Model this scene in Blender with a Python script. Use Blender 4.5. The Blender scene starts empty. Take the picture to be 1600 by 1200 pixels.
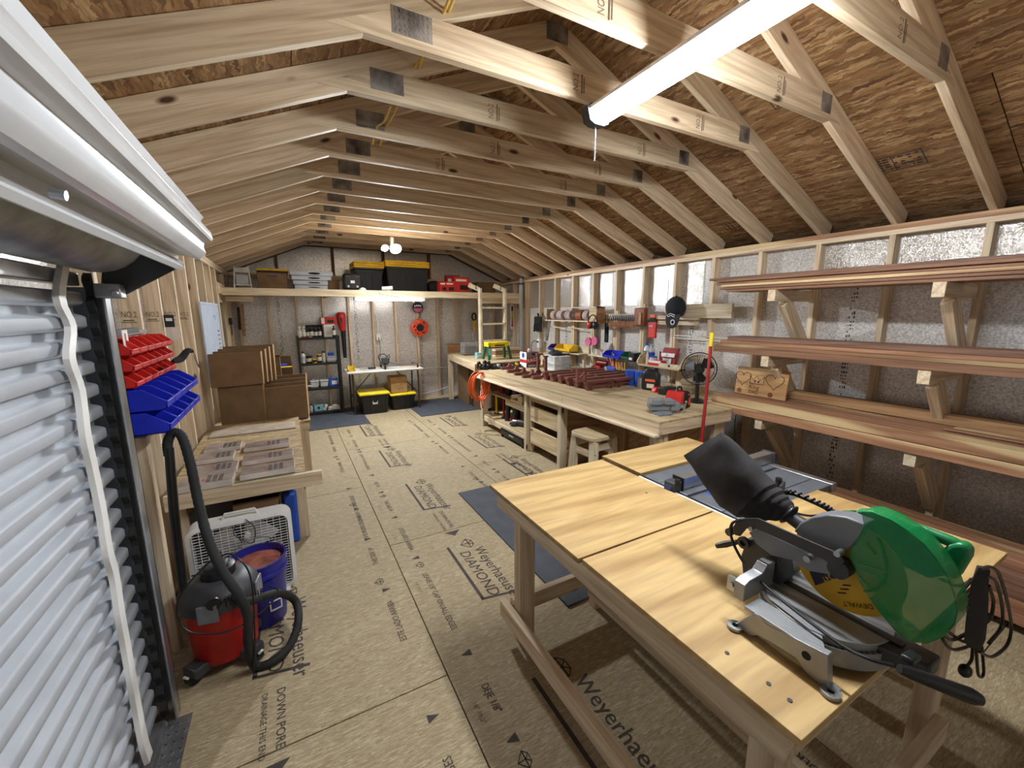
import bpy, bmesh, math, random
from mathutils import Vector, Matrix
random.seed(7)
SC = bpy.context.scene
COL = SC.collection
PI = math.pi
# ------------------------------------------------------------------ camera
F_PX, YAW, PITCH, ROLL, CAM_H = 640.03, math.radians(28.605), math.radians(9.974), math.radians(-.226), 1.708
_fw = Vector((math.sin(YAW) * math.cos(PITCH), math.cos(YAW) * math.cos(PITCH), -math.sin(PITCH)))
_r0 = Vector((math.cos(YAW), -math.sin(YAW), 0)); _u0 = _r0.cross(_fw)
_rt = _r0 * math.cos(ROLL) + _u0 * math.sin(ROLL)
_up = -_r0 * math.sin(ROLL) + _u0 * math.cos(ROLL)
EYE = Vector((0, 0, CAM_H))
cam_data = bpy.data.cameras.new('camera')
cam_data.sensor_width = 36.0
cam_data.lens = 36.0 * F_PX / 1600.0
cam_data.clip_start = .02
camera = bpy.data.objects.new('camera', cam_data)
M = Matrix((_rt, _up, -_fw)).transposed().to_4x4(); M.translation = EYE
camera.matrix_world = M
COL.objects.link(camera)
SC.camera = camera


def ray(px, py):
    return _fw * F_PX + _rt * (px - 800) - _up * (py - 600)


def X(px, py, v):
    d = ray(px, py); return EYE + d * ((v - EYE.x) / d.x)


def Y(px, py, v):
    d = ray(px, py); return EYE + d * ((v - EYE.y) / d.y)


def Z(px, py, v=0.0):
    d = ray(px, py); return EYE + d * ((v - EYE.z) / d.z)


# ------------------------------------------------------------------ world, exposure
world = bpy.data.worlds.new('world'); SC.world = world
world.use_nodes = True
world.node_tree.nodes['Background'].inputs[0].default_value = (.02, .022, .026, 1)
world.node_tree.nodes['Background'].inputs[1].default_value = .3
SC.view_settings.view_transform = 'Standard'
SC.view_settings.look = 'None'
SC.view_settings.gamma = 1.0
SC.view_settings.use_curve_mapping = False
SC.view_settings.exposure = 1.66
SC.cycles.use_denoising = True
SC.cycles.max_bounces = 9
SC.cycles.diffuse_bounces = 6
SC.cycles.glossy_bounces = 4
SC.cycles.transmission_bounces = 6
SC.cycles.transparent_max_bounces = 8
SC.cycles.sample_clamp_indirect = 15.0
LAMP_NEAR, LAMP_LOFT, LAMP_TWIN = 42.0, 13.0, 520.0      # emission strengths of the three lamps in the room

# ------------------------------------------------------------------ materials


def lin(c):
    return tuple((x / 12.92 if x <= .04045 else ((x + .055) / 1.055) ** 2.4) for x in c) + (1.0,)


def rgb(r, g, b):
    return (r / 255., g / 255., b / 255.)


MATS = {}


def newmat(name):
    m = bpy.data.materials.new(name); m.use_nodes = True
    nt = m.node_tree; b = nt.nodes['Principled BSDF']
    MATS[name] = m
    return m, nt, b


def N(nt, t, **kw):
    n = nt.nodes.new(t)
    for k, v in kw.items():
        setattr(n, k, v)
    return n


def ramp(nt, fac, stops):
    r = N(nt, 'ShaderNodeValToRGB')
    e = r.color_ramp.elements
    while len(e) < len(stops):
        e.new(.5)
    for i, (p, c) in enumerate(stops):
        e[i].position = p; e[i].color = lin(c) if len(c) == 3 else c
    nt.links.new(fac, r.inputs[0])
    return r.outputs[0]


def mixc(nt, fac, a, b, mode='MIX'):
    n = N(nt, 'ShaderNodeMix', data_type='RGBA', blend_type=mode)
    for s, v in ((n.inputs[0], fac), (n.inputs[6], a), (n.inputs[7], b)):
        if isinstance(v, (int, float)):
            s.default_value = v
        elif isinstance(v, tuple):
            s.default_value = v if len(v) == 4 else lin(v)
        else:
            nt.links.new(v, s)
    return n.outputs[2]


def coords(nt, scale=(1, 1, 1), rot=(0, 0, 0), jitter=True):
    t = N(nt, 'ShaderNodeTexCoord'); src = t.outputs['Object']
    if jitter:
        oi = N(nt, 'ShaderNodeObjectInfo')
        vm = N(nt, 'ShaderNodeVectorMath', operation='MULTIPLY_ADD')
        cb = N(nt, 'ShaderNodeCombineXYZ')
        for i in range(3):
            nt.links.new(oi.outputs['Random'], cb.inputs[i])
        nt.links.new(cb.outputs[0], vm.inputs[0])
        vm.inputs[1].default_value = (37.1, 53.7, 71.3)
        nt.links.new(src, vm.inputs[2]); src = vm.outputs[0]
    mp = N(nt, 'ShaderNodeMapping')
    mp.inputs['Scale'].default_value = scale; mp.inputs['Rotation'].default_value = rot
    nt.links.new(src, mp.inputs[0])
    return mp.outputs[0]


def bump(nt, b, h, strength=.2, dist=.01):
    n = N(nt, 'ShaderNodeBump'); n.inputs['Strength'].default_value = strength; n.inputs['Distance'].default_value = dist
    nt.links.new(h, n.inputs['Height']); nt.links.new(n.outputs[0], b.inputs['Normal'])


def noise(nt, vec, scale=5, detail=3, dist=0., rough=.5):
    n = N(nt, 'ShaderNodeTexNoise'); n.inputs['Scale'].default_value = scale; n.inputs['Detail'].default_value = detail
    n.inputs['Distortion'].default_value = dist; n.inputs['Roughness'].default_value = rough
    nt.links.new(vec, n.inputs['Vector']); return n.outputs[0]


def plain(name, c, rough=.5, metal=0., var=.06, bmp=0., bscale=60., emit=0., alpha=1., trans=0., coat=0.):
    """one colour with a little procedural unevenness"""
    m, nt, b = newmat(name)
    v = coords(nt)
    nz = noise(nt, v, 9, 3)
    c2 = tuple(max(0, x * (1 - var * 2)) for x in c); c3 = tuple(min(1, x * (1 + var)) for x in c)
    col = ramp(nt, nz, [(.3, c2), (.7, c3)])
    nt.links.new(col, b.inputs['Base Color'])
    b.inputs['Roughness'].default_value = rough; b.inputs['Metallic'].default_value = metal
    if bmp:
        bump(nt, b, noise(nt, v, bscale, 2), bmp, .004)
    if trans:
        b.inputs['Transmission Weight'].default_value = trans
    if alpha < 1:
        b.inputs['Alpha'].default_value = alpha
    if coat:
        b.inputs['Coat Weight'].default_value = coat
    if emit:
        b.inputs['Emission Color'].default_value = lin(c); b.inputs['Emission Strength'].default_value = emit
    return m


def wood(name, light, dark, axis=0, rough=.6, rings=.45, knots=True, knotc=(.33, .2, .11), vary=.14, fine=1., sap=None):
    """boards: grain runs along the given object axis"""
    m, nt, b = newmat(name)
    L, T = .8, 13. * fine

    def sc(l, t):
        s = [t, t, t]; s[axis] = l; return tuple(s)
    g = noise(nt, coords(nt, sc(L, T)), 1., 4, 1.1, .55)
    g2 = noise(nt, coords(nt, sc(3.5, 90. * fine)), 1., 2)
    w = N(nt, 'ShaderNodeTexWave', wave_type='BANDS', bands_direction='DIAGONAL')
    w.inputs['Scale'].default_value = 1.; w.inputs['Distortion'].default_value = 7.; w.inputs['Detail'].default_value = 2.
    w.inputs['Detail Scale'].default_value = .6
    nt.links.new(coords(nt, sc(.55, 7.5 * fine)), w.inputs['Vector'])
    mid = tuple((p + q) / 2 for p, q in zip(light, dark))
    c = ramp(nt, g, [(.3, mid), (.5, light), (.7, tuple(.4 * p + .6 * q for p, q in zip(light, dark)))])
    wc = ramp(nt, w.outputs[0], [(0, (1, 1, 1)), (.6, (1, 1, 1)), (1, tuple(.05 + .9 * q / max(p, .01) for p, q in zip(light, dark)))])
    c = mixc(nt, rings, c, wc, 'MULTIPLY')
    gc = ramp(nt, g2, [(.35, (.82, .8, .78)), (.6, (1, 1, 1))])
    c = mixc(nt, .5, c, gc, 'MULTIPLY')
    if sap:
        sp = noise(nt, coords(nt, sc(.5, 5.)), 1., 2, .6)
        sf = ramp(nt, sp, [(.5, (0, 0, 0)), (.58, (1, 1, 1))])
        c = mixc(nt, sf, c, sap)
    if knots:
        vo = N(nt, 'ShaderNodeTexVoronoi'); vo.inputs['Scale'].default_value = 1.
        nt.links.new(coords(nt, sc(1.9, 5.2)), vo.inputs['Vector'])
        kf = ramp(nt, vo.outputs['Distance'], [(.05, (1, 1, 1)), (.1, (0, 0, 0))])
        c = mixc(nt, kf, c, knotc)
    oi = N(nt, 'ShaderNodeObjectInfo')
    tone = ramp(nt, oi.outputs['Random'], [(0, (1 - vary, 1 - vary, 1 - vary * 1.1)), (1, (1, 1, 1))])
    c = mixc(nt, 1., c, tone, 'MULTIPLY')
    nt.links.new(c, b.inputs['Base Color'])
    b.inputs['Roughness'].default_value = rough
    bump(nt, b, g2, .12, .002)
    return m


def osb(name, cols, size=1., rough=.75, contrast=1., spread=1.):
    """strand board: three layers of long ragged flakes, lying in the object's xy plane"""
    m, nt, b = newmat(name)
    outs = []
    base = coords(nt, (1, 1, 1))
    wob = N(nt, 'ShaderNodeTexNoise'); wob.inputs['Scale'].default_value = 26. / size; wob.inputs['Detail'].default_value = 3
    nt.links.new(base, wob.inputs['Vector'])
    off = N(nt, 'ShaderNodeVectorMath', operation='MULTIPLY_ADD')
    nt.links.new(wob.outputs['Color'], off.inputs[0]); off.inputs[1].default_value = (.05 * size,) * 3; nt.links.new(base, off.inputs[2])
    for k, (rz, sx, sy) in enumerate(((.25, 7, 52), (-.3, 6, 46), (1.1, 9, 60))):
        mp = N(nt, 'ShaderNodeMapping'); mp.inputs['Scale'].default_value = (sx / size, sy / size, 1); mp.inputs['Rotation'].default_value = (0, 0, rz)
        nt.links.new(off.outputs[0], mp.inputs[0])
        v = N(nt, 'ShaderNodeTexVoronoi'); v.inputs['Scale'].default_value = 1.
        nt.links.new(mp.outputs[0], v.inputs['Vector'])
        sp = N(nt, 'ShaderNodeSeparateColor'); nt.links.new(v.outputs['Color'], sp.inputs[0])
        outs.append((sp.outputs[0], sp.outputs[1]))
    n = len(cols)
    stops = [((i + .5) / n, c) for i, c in enumerate(cols)]
    c = ramp(nt, outs[0][0], stops)
    for i, o in enumerate(outs[1:]):
        sel = ramp(nt, o[1], [(.5 + .15 * i, (0, 0, 0)), (.53 + .15 * i, (1, 1, 1))])
        c = mixc(nt, sel, c, ramp(nt, o[0], stops))
    big = noise(nt, coords(nt, (1.3, 1.3, 1)), 1., 3)
    c = mixc(nt, .35 * contrast, c, ramp(nt, big, [(.35, (.78, .76, .74)), (.65, (1, 1, 1))]), 'MULTIPLY')
    fine = noise(nt, coords(nt, (14 / size, 90 / size, 30)), 1., 3)
    c = mixc(nt, .5 * contrast, c, ramp(nt, fine, [(.3, (.62, .58, .54)), (.6, (1, 1, 1))]), 'MULTIPLY')
    nt.links.new(c, b.inputs['Base Color'])
    b.inputs['Roughness'].default_value = rough
    bump(nt, b, outs[1][0], .15 * spread, .004)
    return m


def foil(name, lift=0., metal=.22, bmp=.22, rough=(.5, .34)):
    """silver radiant-barrier face of the wall sheathing"""
    m, nt, b = newmat(name)
    v = coords(nt, (1, 1, 1), jitter=False)
    f = noise(nt, v, 75, 3, 0., .6)
    g = noise(nt, v, 1.6, 3)
    c = ramp(nt, f, [(.32, (.72 + lift * .2, .71 + lift * .2, .70 + lift * .24)), (.5, (.86 + lift * .4, .85 + lift * .4, .84 + lift * .5)), (.66, (.97, .965, .96 + lift * .1))])
    c = mixc(nt, .35, c, ramp(nt, g, [(.3, (.72, .69, .66)), (.7, (1, 1, 1))]), 'MULTIPLY')
    nt.links.new(c, b.inputs['Base Color'])
    b.inputs['Metallic'].default_value = metal
    r = ramp(nt, f, [(.3, (rough[0],) * 3), (.7, (rough[1],) * 3)])
    nt.links.new(r, b.inputs['Roughness'])
    bump(nt, b, noise(nt, v, 120, 2), bmp, .006)
    return m


pine = wood('pine', rgb(240, 220, 190), rgb(206, 174, 138))
pine_y = wood('pine_y', rgb(240, 220, 190), rgb(206, 174, 138), axis=1)
pine_z = wood('pine_z', rgb(240, 220, 190), rgb(206, 174, 138), axis=2)
pine_pale = wood('pine_pale', rgb(238, 224, 196), rgb(216, 192, 154))
pine_pale_z = wood('pine_pale_z', rgb(238, 224, 196), rgb(216, 192, 154), axis=2)
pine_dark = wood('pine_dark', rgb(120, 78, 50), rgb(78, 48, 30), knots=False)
ply_x = wood('ply_x', rgb(208, 176, 120), rgb(184, 146, 90), axis=0, knots=False, rings=.6, vary=.06, fine=.5)
ply_y = wood('ply_y', rgb(230, 200, 146), rgb(190, 150, 92), axis=1, knots=False, rings=.7, vary=.06)
bench_ply = wood('bench_ply', rgb(206, 186, 150), rgb(180, 155, 114), axis=1, knots=False, rings=.5, vary=.05, fine=.6)
cedar = wood('cedar', rgb(178, 130, 100), rgb(134, 90, 66), sap=None, vary=.2)
cedar_sap = wood('cedar_sap', rgb(184, 136, 102), rgb(142, 98, 70), sap=rgb(222, 194, 146), vary=.2)
cedar_grey = wood('cedar_grey', rgb(150, 112, 92), rgb(108, 76, 62), vary=.2)
redwood = wood('redwood', rgb(142, 84, 72), rgb(108, 58, 48), knots=False, vary=.2)
old_wood = wood('old_wood', rgb(190, 148, 104), rgb(146, 104, 68))
osb_floor = osb('osb_floor', [rgb(148, 130, 98), rgb(162, 145, 114), rgb(170, 155, 126), rgb(154, 136, 104), rgb(182, 168, 138)], .24, .8, .45, .6)
osb_roof = osb('osb_roof', [rgb(136, 98, 62), rgb(172, 134, 92), rgb(108, 76, 48), rgb(200, 166, 122), rgb(156, 118, 78)], 1.0, .6, 1.2)
osb_table = osb('osb_table', [rgb(160, 132, 90), rgb(190, 164, 118), rgb(140, 112, 76), rgb(206, 184, 140)], .8)
osb_core = osb('osb_core', [rgb(176, 140, 92), rgb(196, 160, 108), rgb(160, 126, 82)], .5)
foil_m = foil('foil_sheathing')
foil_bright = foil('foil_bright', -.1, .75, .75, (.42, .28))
card = plain('cardboard', rgb(118, 92, 63), .8, var=.05, bmp=.05)
card_dark = plain('cardboard_dark', rgb(102, 74, 48), .8, var=.06)
white_metal = plain('white_metal', rgb(206, 209, 214), .33, .0, .015, coat=.3)
door_metal = plain('door_metal', rgb(186, 191, 200), .36, .08, .02)
steel = plain('steel', rgb(190, 192, 196), .3, .9, .05)
galv = plain('galvanised', rgb(160, 162, 166), .4, .85, .12, .1, 30)
cast = plain('cast_aluminium', rgb(158, 160, 163), .42, .75, .05, .15, 220)
dark_steel = plain('dark_steel', rgb(74, 74, 76), .42, .6, .06)
grey_paint = plain('grey_paint', rgb(126, 130, 136), .42, .1, .05, .06, 160)
saw_top = plain('saw_top_grey', rgb(122, 128, 138), .38, .5, .04)
black = plain('black_plastic', rgb(26, 26, 28), .4, 0, .1)
black_soft = plain('black_rubber', rgb(34, 34, 36), .75, 0, .1, .1, 80)
black_matte = plain('black_matte', rgb(22, 22, 24), .85, 0, .1)
charcoal = plain('charcoal_plastic', rgb(62, 62, 66), .5, 0, .06, .1, 240)
fabric = plain('black_fabric', rgb(44, 42, 44), .95, 0, .22, .35, 420)
tote_black = plain('tote_black', rgb(24, 26, 32), .42, 0, .06)
mat_grey = plain('mat_grey', rgb(66, 70, 80), .8, 0, .05, .35, 260)
yellow = plain('yellow_plastic', rgb(240, 214, 30), .4, 0, .05)
amber = plain('amber_yellow', rgb(232, 190, 40), .45, 0, .05)
red = plain('red_plastic', rgb(196, 34, 30), .4, 0, .05)
deep_red = plain('deep_red', rgb(150, 24, 30), .4, 0, .05)
bin_red = plain('bin_red', rgb(206, 40, 34), .38, 0, .04)
bin_blue = plain('bin_blue', rgb(28, 44, 190), .35, 0, .04)
blue = plain('blue_plastic', rgb(36, 84, 190), .4, 0, .05)
navy = plain('navy', rgb(30, 34, 70), .6, 0, .1)
bucket_blue = plain('bucket_blue', rgb(38, 40, 140), .35, 0, .05)
orange = plain('orange_plastic', rgb(246, 104, 34), .45, 0, .05)
orange_red = plain('orange_red', rgb(232, 82, 48), .4, 0, .05)
green = plain('green_paint', rgb(24, 132, 78), .35, 0, .05, coat=.3)
dark_green = plain('dark_green', rgb(16, 92, 62), .4, 0, .05)
white = plain('white_plastic', rgb(232, 232, 232), .4, 0, .02)
off_white = plain('off_white', rgb(214, 212, 206), .5, 0, .04)
paper = plain('paper', rgb(236, 234, 228), .8, 0, .03)
silver_plastic = plain('silver_plastic', rgb(190, 200, 214), .35, .1, .03)
cream = plain('cream_paint', rgb(226, 214, 186), .6, 0, .05)
tan_box = plain('tan_card', rgb(176, 138, 92), .8, 0, .06)
pink = plain('pink_filter', rgb(206, 96, 136), .7, 0, .06)
purple = plain('purple_plastic', rgb(60, 44, 130), .4, 0, .05)
teal = plain('teal_plastic', rgb(140, 190, 196), .4, 0, .05)
leather = plain('brown_leather', rgb(134, 74, 40), .55, 0, .12)
pack_paper = plain('pack_wrap', rgb(150, 134, 126), .35, 0, .1, .12, 25, coat=.5)
pack_edge = plain('pack_edge', rgb(206, 196, 190), .45, 0, .06)
pellets = plain('pellets', rgb(160, 92, 76), .8, 0, .3, .9, 160)
grit = plain('sanding_grit', rgb(176, 158, 156), .85, 0, .08, .3, 400)
ink = plain('print_ink', rgb(66, 56, 52), .85, 0, .1)
ink_dark = plain('black_ink', rgb(24, 22, 22), .8, 0, .1)
ink_faint = plain('faint_ink', rgb(122, 106, 86), .9, 0, .1)
burnt = plain('burnt_line', rgb(64, 38, 22), .9, 0, .1)
white_ink = plain('white_ink', rgb(236, 236, 236), .7, 0, .02)
yellow_ink = plain('yellow_ink', rgb(240, 196, 60), .7, 0, .02)
red_ink = plain('red_ink', rgb(190, 36, 40), .7, 0, .02)
blue_ink = plain('blue_ink', rgb(40, 70, 170), .7, 0, .02)
label_dark = plain('label_dark', rgb(32, 34, 52), .5, 0, .04)
label_yellow = plain('label_yellow', rgb(226, 172, 34), .45, .1, .05)
cable_yellow = plain('cable_yellow', rgb(226, 190, 90), .5, 0, .04)
cable_white = plain('cable_white', rgb(222, 218, 206), .5, 0, .04)
board_white = plain('whiteboard_face', rgb(196, 208, 226), .2, 0, .02)
plate_m = plain('connector_plate', rgb(138, 132, 126), .5, .3, .25, .5, 130)
seam_dark = plain('seam_dark', rgb(70, 54, 38), .9, 0, .05)


def clear(name, c, rough=.05, alpha=.25):
    m, nt, b = newmat(name)
    b.inputs['Base Color'].default_value = lin(c); b.inputs['Roughness'].default_value = rough
    b.inputs['Alpha'].default_value = alpha
    v = noise(nt, coords(nt), 6, 2)
    bump(nt, b, v, .05, .004)
    return m


clear_plastic = clear('clear_plastic', rgb(226, 232, 236), .12, .45)
clear_bag = clear('clear_bag', rgb(220, 220, 222), .25, .3)
glass = clear('window_glass', rgb(150, 170, 190), .05, .5)
guard_green = clear('guard_green', rgb(24, 150, 82), .1, .5)
fan_haze = clear('smoke_plastic', rgb(70, 72, 76), .2, .55)


def lamp(name, c, s):
    m, nt, b = newmat(name)
    b.inputs['Base Color'].default_value = (1, 1, 1, 1)
    b.inputs['Emission Color'].default_value = c + (1,); b.inputs['Emission Strength'].default_value = s
    return m


tube_near = lamp('tube_near', (.95, .985, 1.), LAMP_NEAR)
tube_loft = lamp('tube_loft', (1., .985, .96), LAMP_LOFT)
twin_lamp = lamp('twin_lamp', (.92, .975, 1.), LAMP_TWIN)

# ------------------------------------------------------------------ mesh helpers


def V(*a):
    return Vector(a)


class G:
    """collects faces; o() turns them into ONE mesh object"""

    def __init__(s):
        s.v = []; s.f = []

    def add(s, vs, fs):
        n = len(s.v); s.v += [Vector(v) for v in vs]; s.f += [tuple(i + n for i in f) for f in fs]; return s

    def box(s, x0, x1, y0, y1, z0, z1):
        x0, x1 = sorted((x0, x1)); y0, y1 = sorted((y0, y1)); z0, z1 = sorted((z0, z1))
        return s.add([(x0, y0, z0), (x1, y0, z0), (x1, y1, z0), (x0, y1, z0), (x0, y0, z1), (x1, y0, z1), (x1, y1, z1), (x0, y1, z1)],
                     [(0, 3, 2, 1), (4, 5, 6, 7), (0, 1, 5, 4), (1, 2, 6, 5), (2, 3, 7, 6), (3, 0, 4, 7)])

    def cb(s, c, d):
        return s.box(c[0] - d[0] / 2, c[0] + d[0] / 2, c[1] - d[1] / 2, c[1] + d[1] / 2, c[2] - d[2] / 2, c[2] + d[2] / 2)

    def bar(s, p, q, w, h, up=(0, 0, 1)):
        """square bar from p to q, w across, h along 'up'"""
        p, q = Vector(p), Vector(q); d = (q - p).normalized(); u = Vector(up)
        if abs(d.dot(u)) > .98:
            u = Vector((0, 1, 0))
        a = d.cross(u).normalized() * w / 2; b = a.cross(d).normalized() * h / 2
        return s.add([p - a - b, p + a - b, p + a + b, p - a + b, q - a - b, q + a - b, q + a + b, q - a + b],
                     [(0, 3, 2, 1), (4, 5, 6, 7), (0, 1, 5, 4), (1, 2, 6, 5), (2, 3, 7, 6), (3, 0, 4, 7)])

    def loft(s, rings, cap=True, closed=False):
        n = len(rings[0]); vs = [v for r in rings for v in r]; fs = []
        m = len(rings)
        for i in range(m if closed else m - 1):
            j = (i + 1) % m
            for k in range(n):
                l = (k + 1) % n
                fs.append((i * n + k, i * n + l, j * n + l, j * n + k))
        if cap and not closed:
            fs.append(tuple(range(n - 1, -1, -1))); fs.append(tuple((m - 1) * n + k for k in range(n)))
        return s.add(vs, fs)

    def cyl(s, p, q, r, r2=None, n=16):
        p, q = Vector(p), Vector(q); d = (q - p).normalized()
        a = d.orthogonal().normalized(); b = d.cross(a)
        r2 = r if r2 is None else r2
        f = lambda c, rr: [c + (a * math.cos(2 * PI * k / n) + b * math.sin(2 * PI * k / n)) * rr for k in range(n)]
        return s.loft([f(p, r), f(q, r2)])

    def tube(s, pts, r, n=8, closed=False):
        pts = [Vector(p) for p in pts]; m = len(pts); rings = []
        prev = None
        for i, p in enumerate(pts):
            a = pts[i - 1] if (i > 0 or closed) else p
            b = pts[(i + 1) % m] if (i < m - 1 or closed) else p
            d = (b - a)
            d = d.normalized() if d.length > 1e-9 else Vector((0, 0, 1))
            if prev is None:
                u = d.orthogonal().normalized()
            else:
                u = (prev - d * prev.dot(d))
                u = u.normalized() if u.length > 1e-6 else d.orthogonal().normalized()
            prev = u; w = d.cross(u)
            rr = r[i] if isinstance(r, (list, tuple)) else r
            rings.append([p + (u * math.cos(2 * PI * k / n) + w * math.sin(2 * PI * k / n)) * rr for k in range(n)])
        return s.loft(rings, True, closed)

    def lathe(s, prof, n=20, c=(0, 0, 0), axis=(0, 0, 1)):
        c = Vector(c); d = Vector(axis).normalized(); a = d.orthogonal().normalized(); b = d.cross(a)
        rings = [[c + d * z + (a * math.cos(2 * PI * k / n) + b * math.sin(2 * PI * k / n)) * max(r, 1e-5) for k in range(n)] for r, z in prof]
        return s.loft(rings)

    def prism(s, poly, vec):
        vec = Vector(vec); poly = [Vector(p) for p in poly]
        return s.loft([poly, [p + vec for p in poly]])

    def sph(s, c, rx, ry=None, rz=None, n=14, m=8):
        ry = rx if ry is None else ry; rz = rx if rz is None else rz
        rings = []
        for i in range(m + 1):
            t = PI * i / m
            rr = max(math.sin(t), 1e-4)
            rings.append([Vector((c[0] + rx * rr * math.cos(2 * PI * k / n), c[1] + ry * rr * math.sin(2 * PI * k / n), c[2] - rz * math.cos(t))) for k in range(n)])
        return s.loft(rings)

    def taper(s, x0, x1, y0, y1, z0, z1, ix, iy=None):
        """box whose foot is smaller by ix, iy on each side"""
        iy = ix if iy is None else iy
        a = [V(x0 + ix, y0 + iy, z0), V(x1 - ix, y0 + iy, z0), V(x1 - ix, y1 - iy, z0), V(x0 + ix, y1 - iy, z0)]
        b = [V(x0, y0, z1), V(x1, y0, z1), V(x1, y1, z1), V(x0, y1, z1)]
        return s.loft([a, b])

    def turn(s, mat):
        s.v = [mat @ v for v in s.v]; return s

    def mesh(s, name):
        me = bpy.data.meshes.new(name)
        me.from_pydata([tuple(v) for v in s.v], [], s.f); me.update()
        bm = bmesh.new(); bm.from_mesh(me); bmesh.ops.recalc_face_normals(bm, faces=bm.faces); bm.to_mesh(me); bm.free()
        me.polygons.foreach_set('use_smooth', [True] * len(me.polygons))
        me.set_sharp_from_angle(angle=math.radians(38))
        return me

    def o(s, name, m, parent=None, loc=None, rz=0., bev=0., seg=2, label=None):
        me = s.mesh(name); me.materials.append(m)
        ob = bpy.data.objects.new(name, me); COL.objects.link(ob)
        if parent:
            ob.parent = parent
        if loc is not None:
            ob.location = loc
        if rz:
            ob.rotation_euler = (0, 0, rz)
        if bev:
            b = ob.modifiers.new('bevel', 'BEVEL'); b.width = bev; b.segments = seg; b.limit_method = 'ANGLE'
            b.angle_limit = math.radians(40); b.harden_normals = False
        if label:
            ob['label'] = label
        return ob


def tag(o, label, cat, group=None):
    o['label'] = label; o['category'] = cat
    if group:
        o['group'] = group
    return o


def thing(name, label, cat, loc=(0, 0, 0), rz=0., group=None):
    o = bpy.data.objects.new(name, None); COL.objects.link(o)
    o.location = loc; o.rotation_euler = (0, 0, rz); o.empty_display_size = .05
    return tag(o, label, cat, group)


def struct(o):
    o['kind'] = 'structure'; return o


def board(name, p, q, w, t, m, parent=None, up=(0, 0, 1), bev=.002, cut0=0., cut1=0.):
    """a length of lumber from p to q (centre line), w along 'up', t across; its own x axis follows the grain"""
    p, q = Vector(p), Vector(q); d = q - p; L = d.length; d.normalize()
    u = Vector(up); u = (u - d * u.dot(d)).normalized(); a = u.cross(d)
    vs = []
    for xx, c in ((0, cut0), (L, cut1)):
        for yy, zz in ((-t / 2, -w / 2), (t / 2, -w / 2), (t / 2, w / 2), (-t / 2, w / 2)):
            vs.append((xx + (c if zz > 0 else -c) * .5, yy, zz))
    g = G().add(vs, [(0, 3, 2, 1), (4, 5, 6, 7), (0, 1, 5, 4), (1, 2, 6, 5), (2, 3, 7, 6), (3, 0, 4, 7)])
    ob = g.o(name, m, None, bev=bev, seg=1)
    mw = Matrix((d, a, u)).transposed().to_4x4(); mw.translation = p
    if parent:
        ob.parent = parent
        mw = Matrix.Translation(-Vector(parent.location)) @ mw if parent.rotation_euler.z == 0 else parent.matrix_basis.inverted() @ mw
    ob.matrix_basis = mw
    return ob


_TXT = {}


def text(body, size, origin, xdir, ydir, m, parent=None, name='printed_text', align='LEFT', lift=.0012, shear=0., sx=1.):
    """flat lettering; origin in the parent's frame (world when there is none)"""
    key = (body, align, shear, m.name)
    if key not in _TXT:
        cu = bpy.data.curves.new('lettering', 'FONT'); cu.body = body; cu.align_x = align; cu.resolution_u = 2; cu.shear = shear
        tmp = bpy.data.objects.new('lettering', cu); COL.objects.link(tmp)
        dg = bpy.context.evaluated_depsgraph_get()
        me = bpy.data.meshes.new_from_object(tmp.evaluated_get(dg)); me.materials.clear(); me.materials.append(m)
        bpy.data.objects.remove(tmp)
        _TXT[key] = me
    ob = bpy.data.objects.new(name, _TXT[key]); COL.objects.link(ob)
    xd, yd = Vector(xdir).normalized(), Vector(ydir).normalized(); zd = xd.cross(yd).normalized(); yd = zd.cross(xd)
    mw = Matrix((xd * size * sx, yd * size, zd)).transposed().to_4x4(); mw.translation = Vector(origin) + zd * lift
    if parent:
        ob.parent = parent
    ob.matrix_basis = mw
    return ob


def copy_tree(o, parent=None):
    c = o.copy(); COL.objects.link(c); c.parent = parent
    for ch in [x for x in bpy.data.objects if x.parent == o]:
        copy_tree(ch, c)
    return c


def arc(c, r, a0, a1, n, u=(1, 0, 0), v=(0, 0, 1)):
    c, u, v = Vector(c), Vector(u), Vector(v)
    return [c + u * (r * math.cos(a0 + (a1 - a0) * k / (n - 1))) + v * (r * math.sin(a0 + (a1 - a0) * k / (n - 1))) for k in range(n)]


def spline(pts, k=6):
    """Catmull-Rom through the points"""
    P = [Vector(p) for p in pts]; P = [P[0] * 2 - P[1]] + P + [P[-1] * 2 - P[-2]]; out = []
    for i in range(1, len(P) - 2):
        for j in range(k):
            t = j / k; a, b, c, d = P[i - 1:i + 3]
            out.append(.5 * ((2 * b) + (c - a) * t + (2 * a - 5 * b + 4 * c - d) * t * t + (3 * b - a - 3 * c + d) * t ** 3))
    out.append(P[-2]); return out


ORD = 'first second third fourth fifth sixth seventh eighth ninth tenth eleventh twelfth thirteenth fourteenth fifteenth sixteenth seventeenth eighteenth'.split()
# ================================================================== the setting
XR, XL, YB, YF = 4.0, -.73, 7.85, -1.6          # stud faces of the right, left and back walls; front end behind the viewer
RX, SLOPE, ZP = 1.635, .426, 2.335              # ridge line, roof slope, top of the wall plates
ZR = ZP + (XR - RX) * SLOPE                     # lower edge of the rafters at the ridge
CA = math.cos(math.atan(SLOPE)); SA = math.sin(math.atan(SLOPE))
T0, DT = .949, .487                             # first truss and spacing

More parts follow.
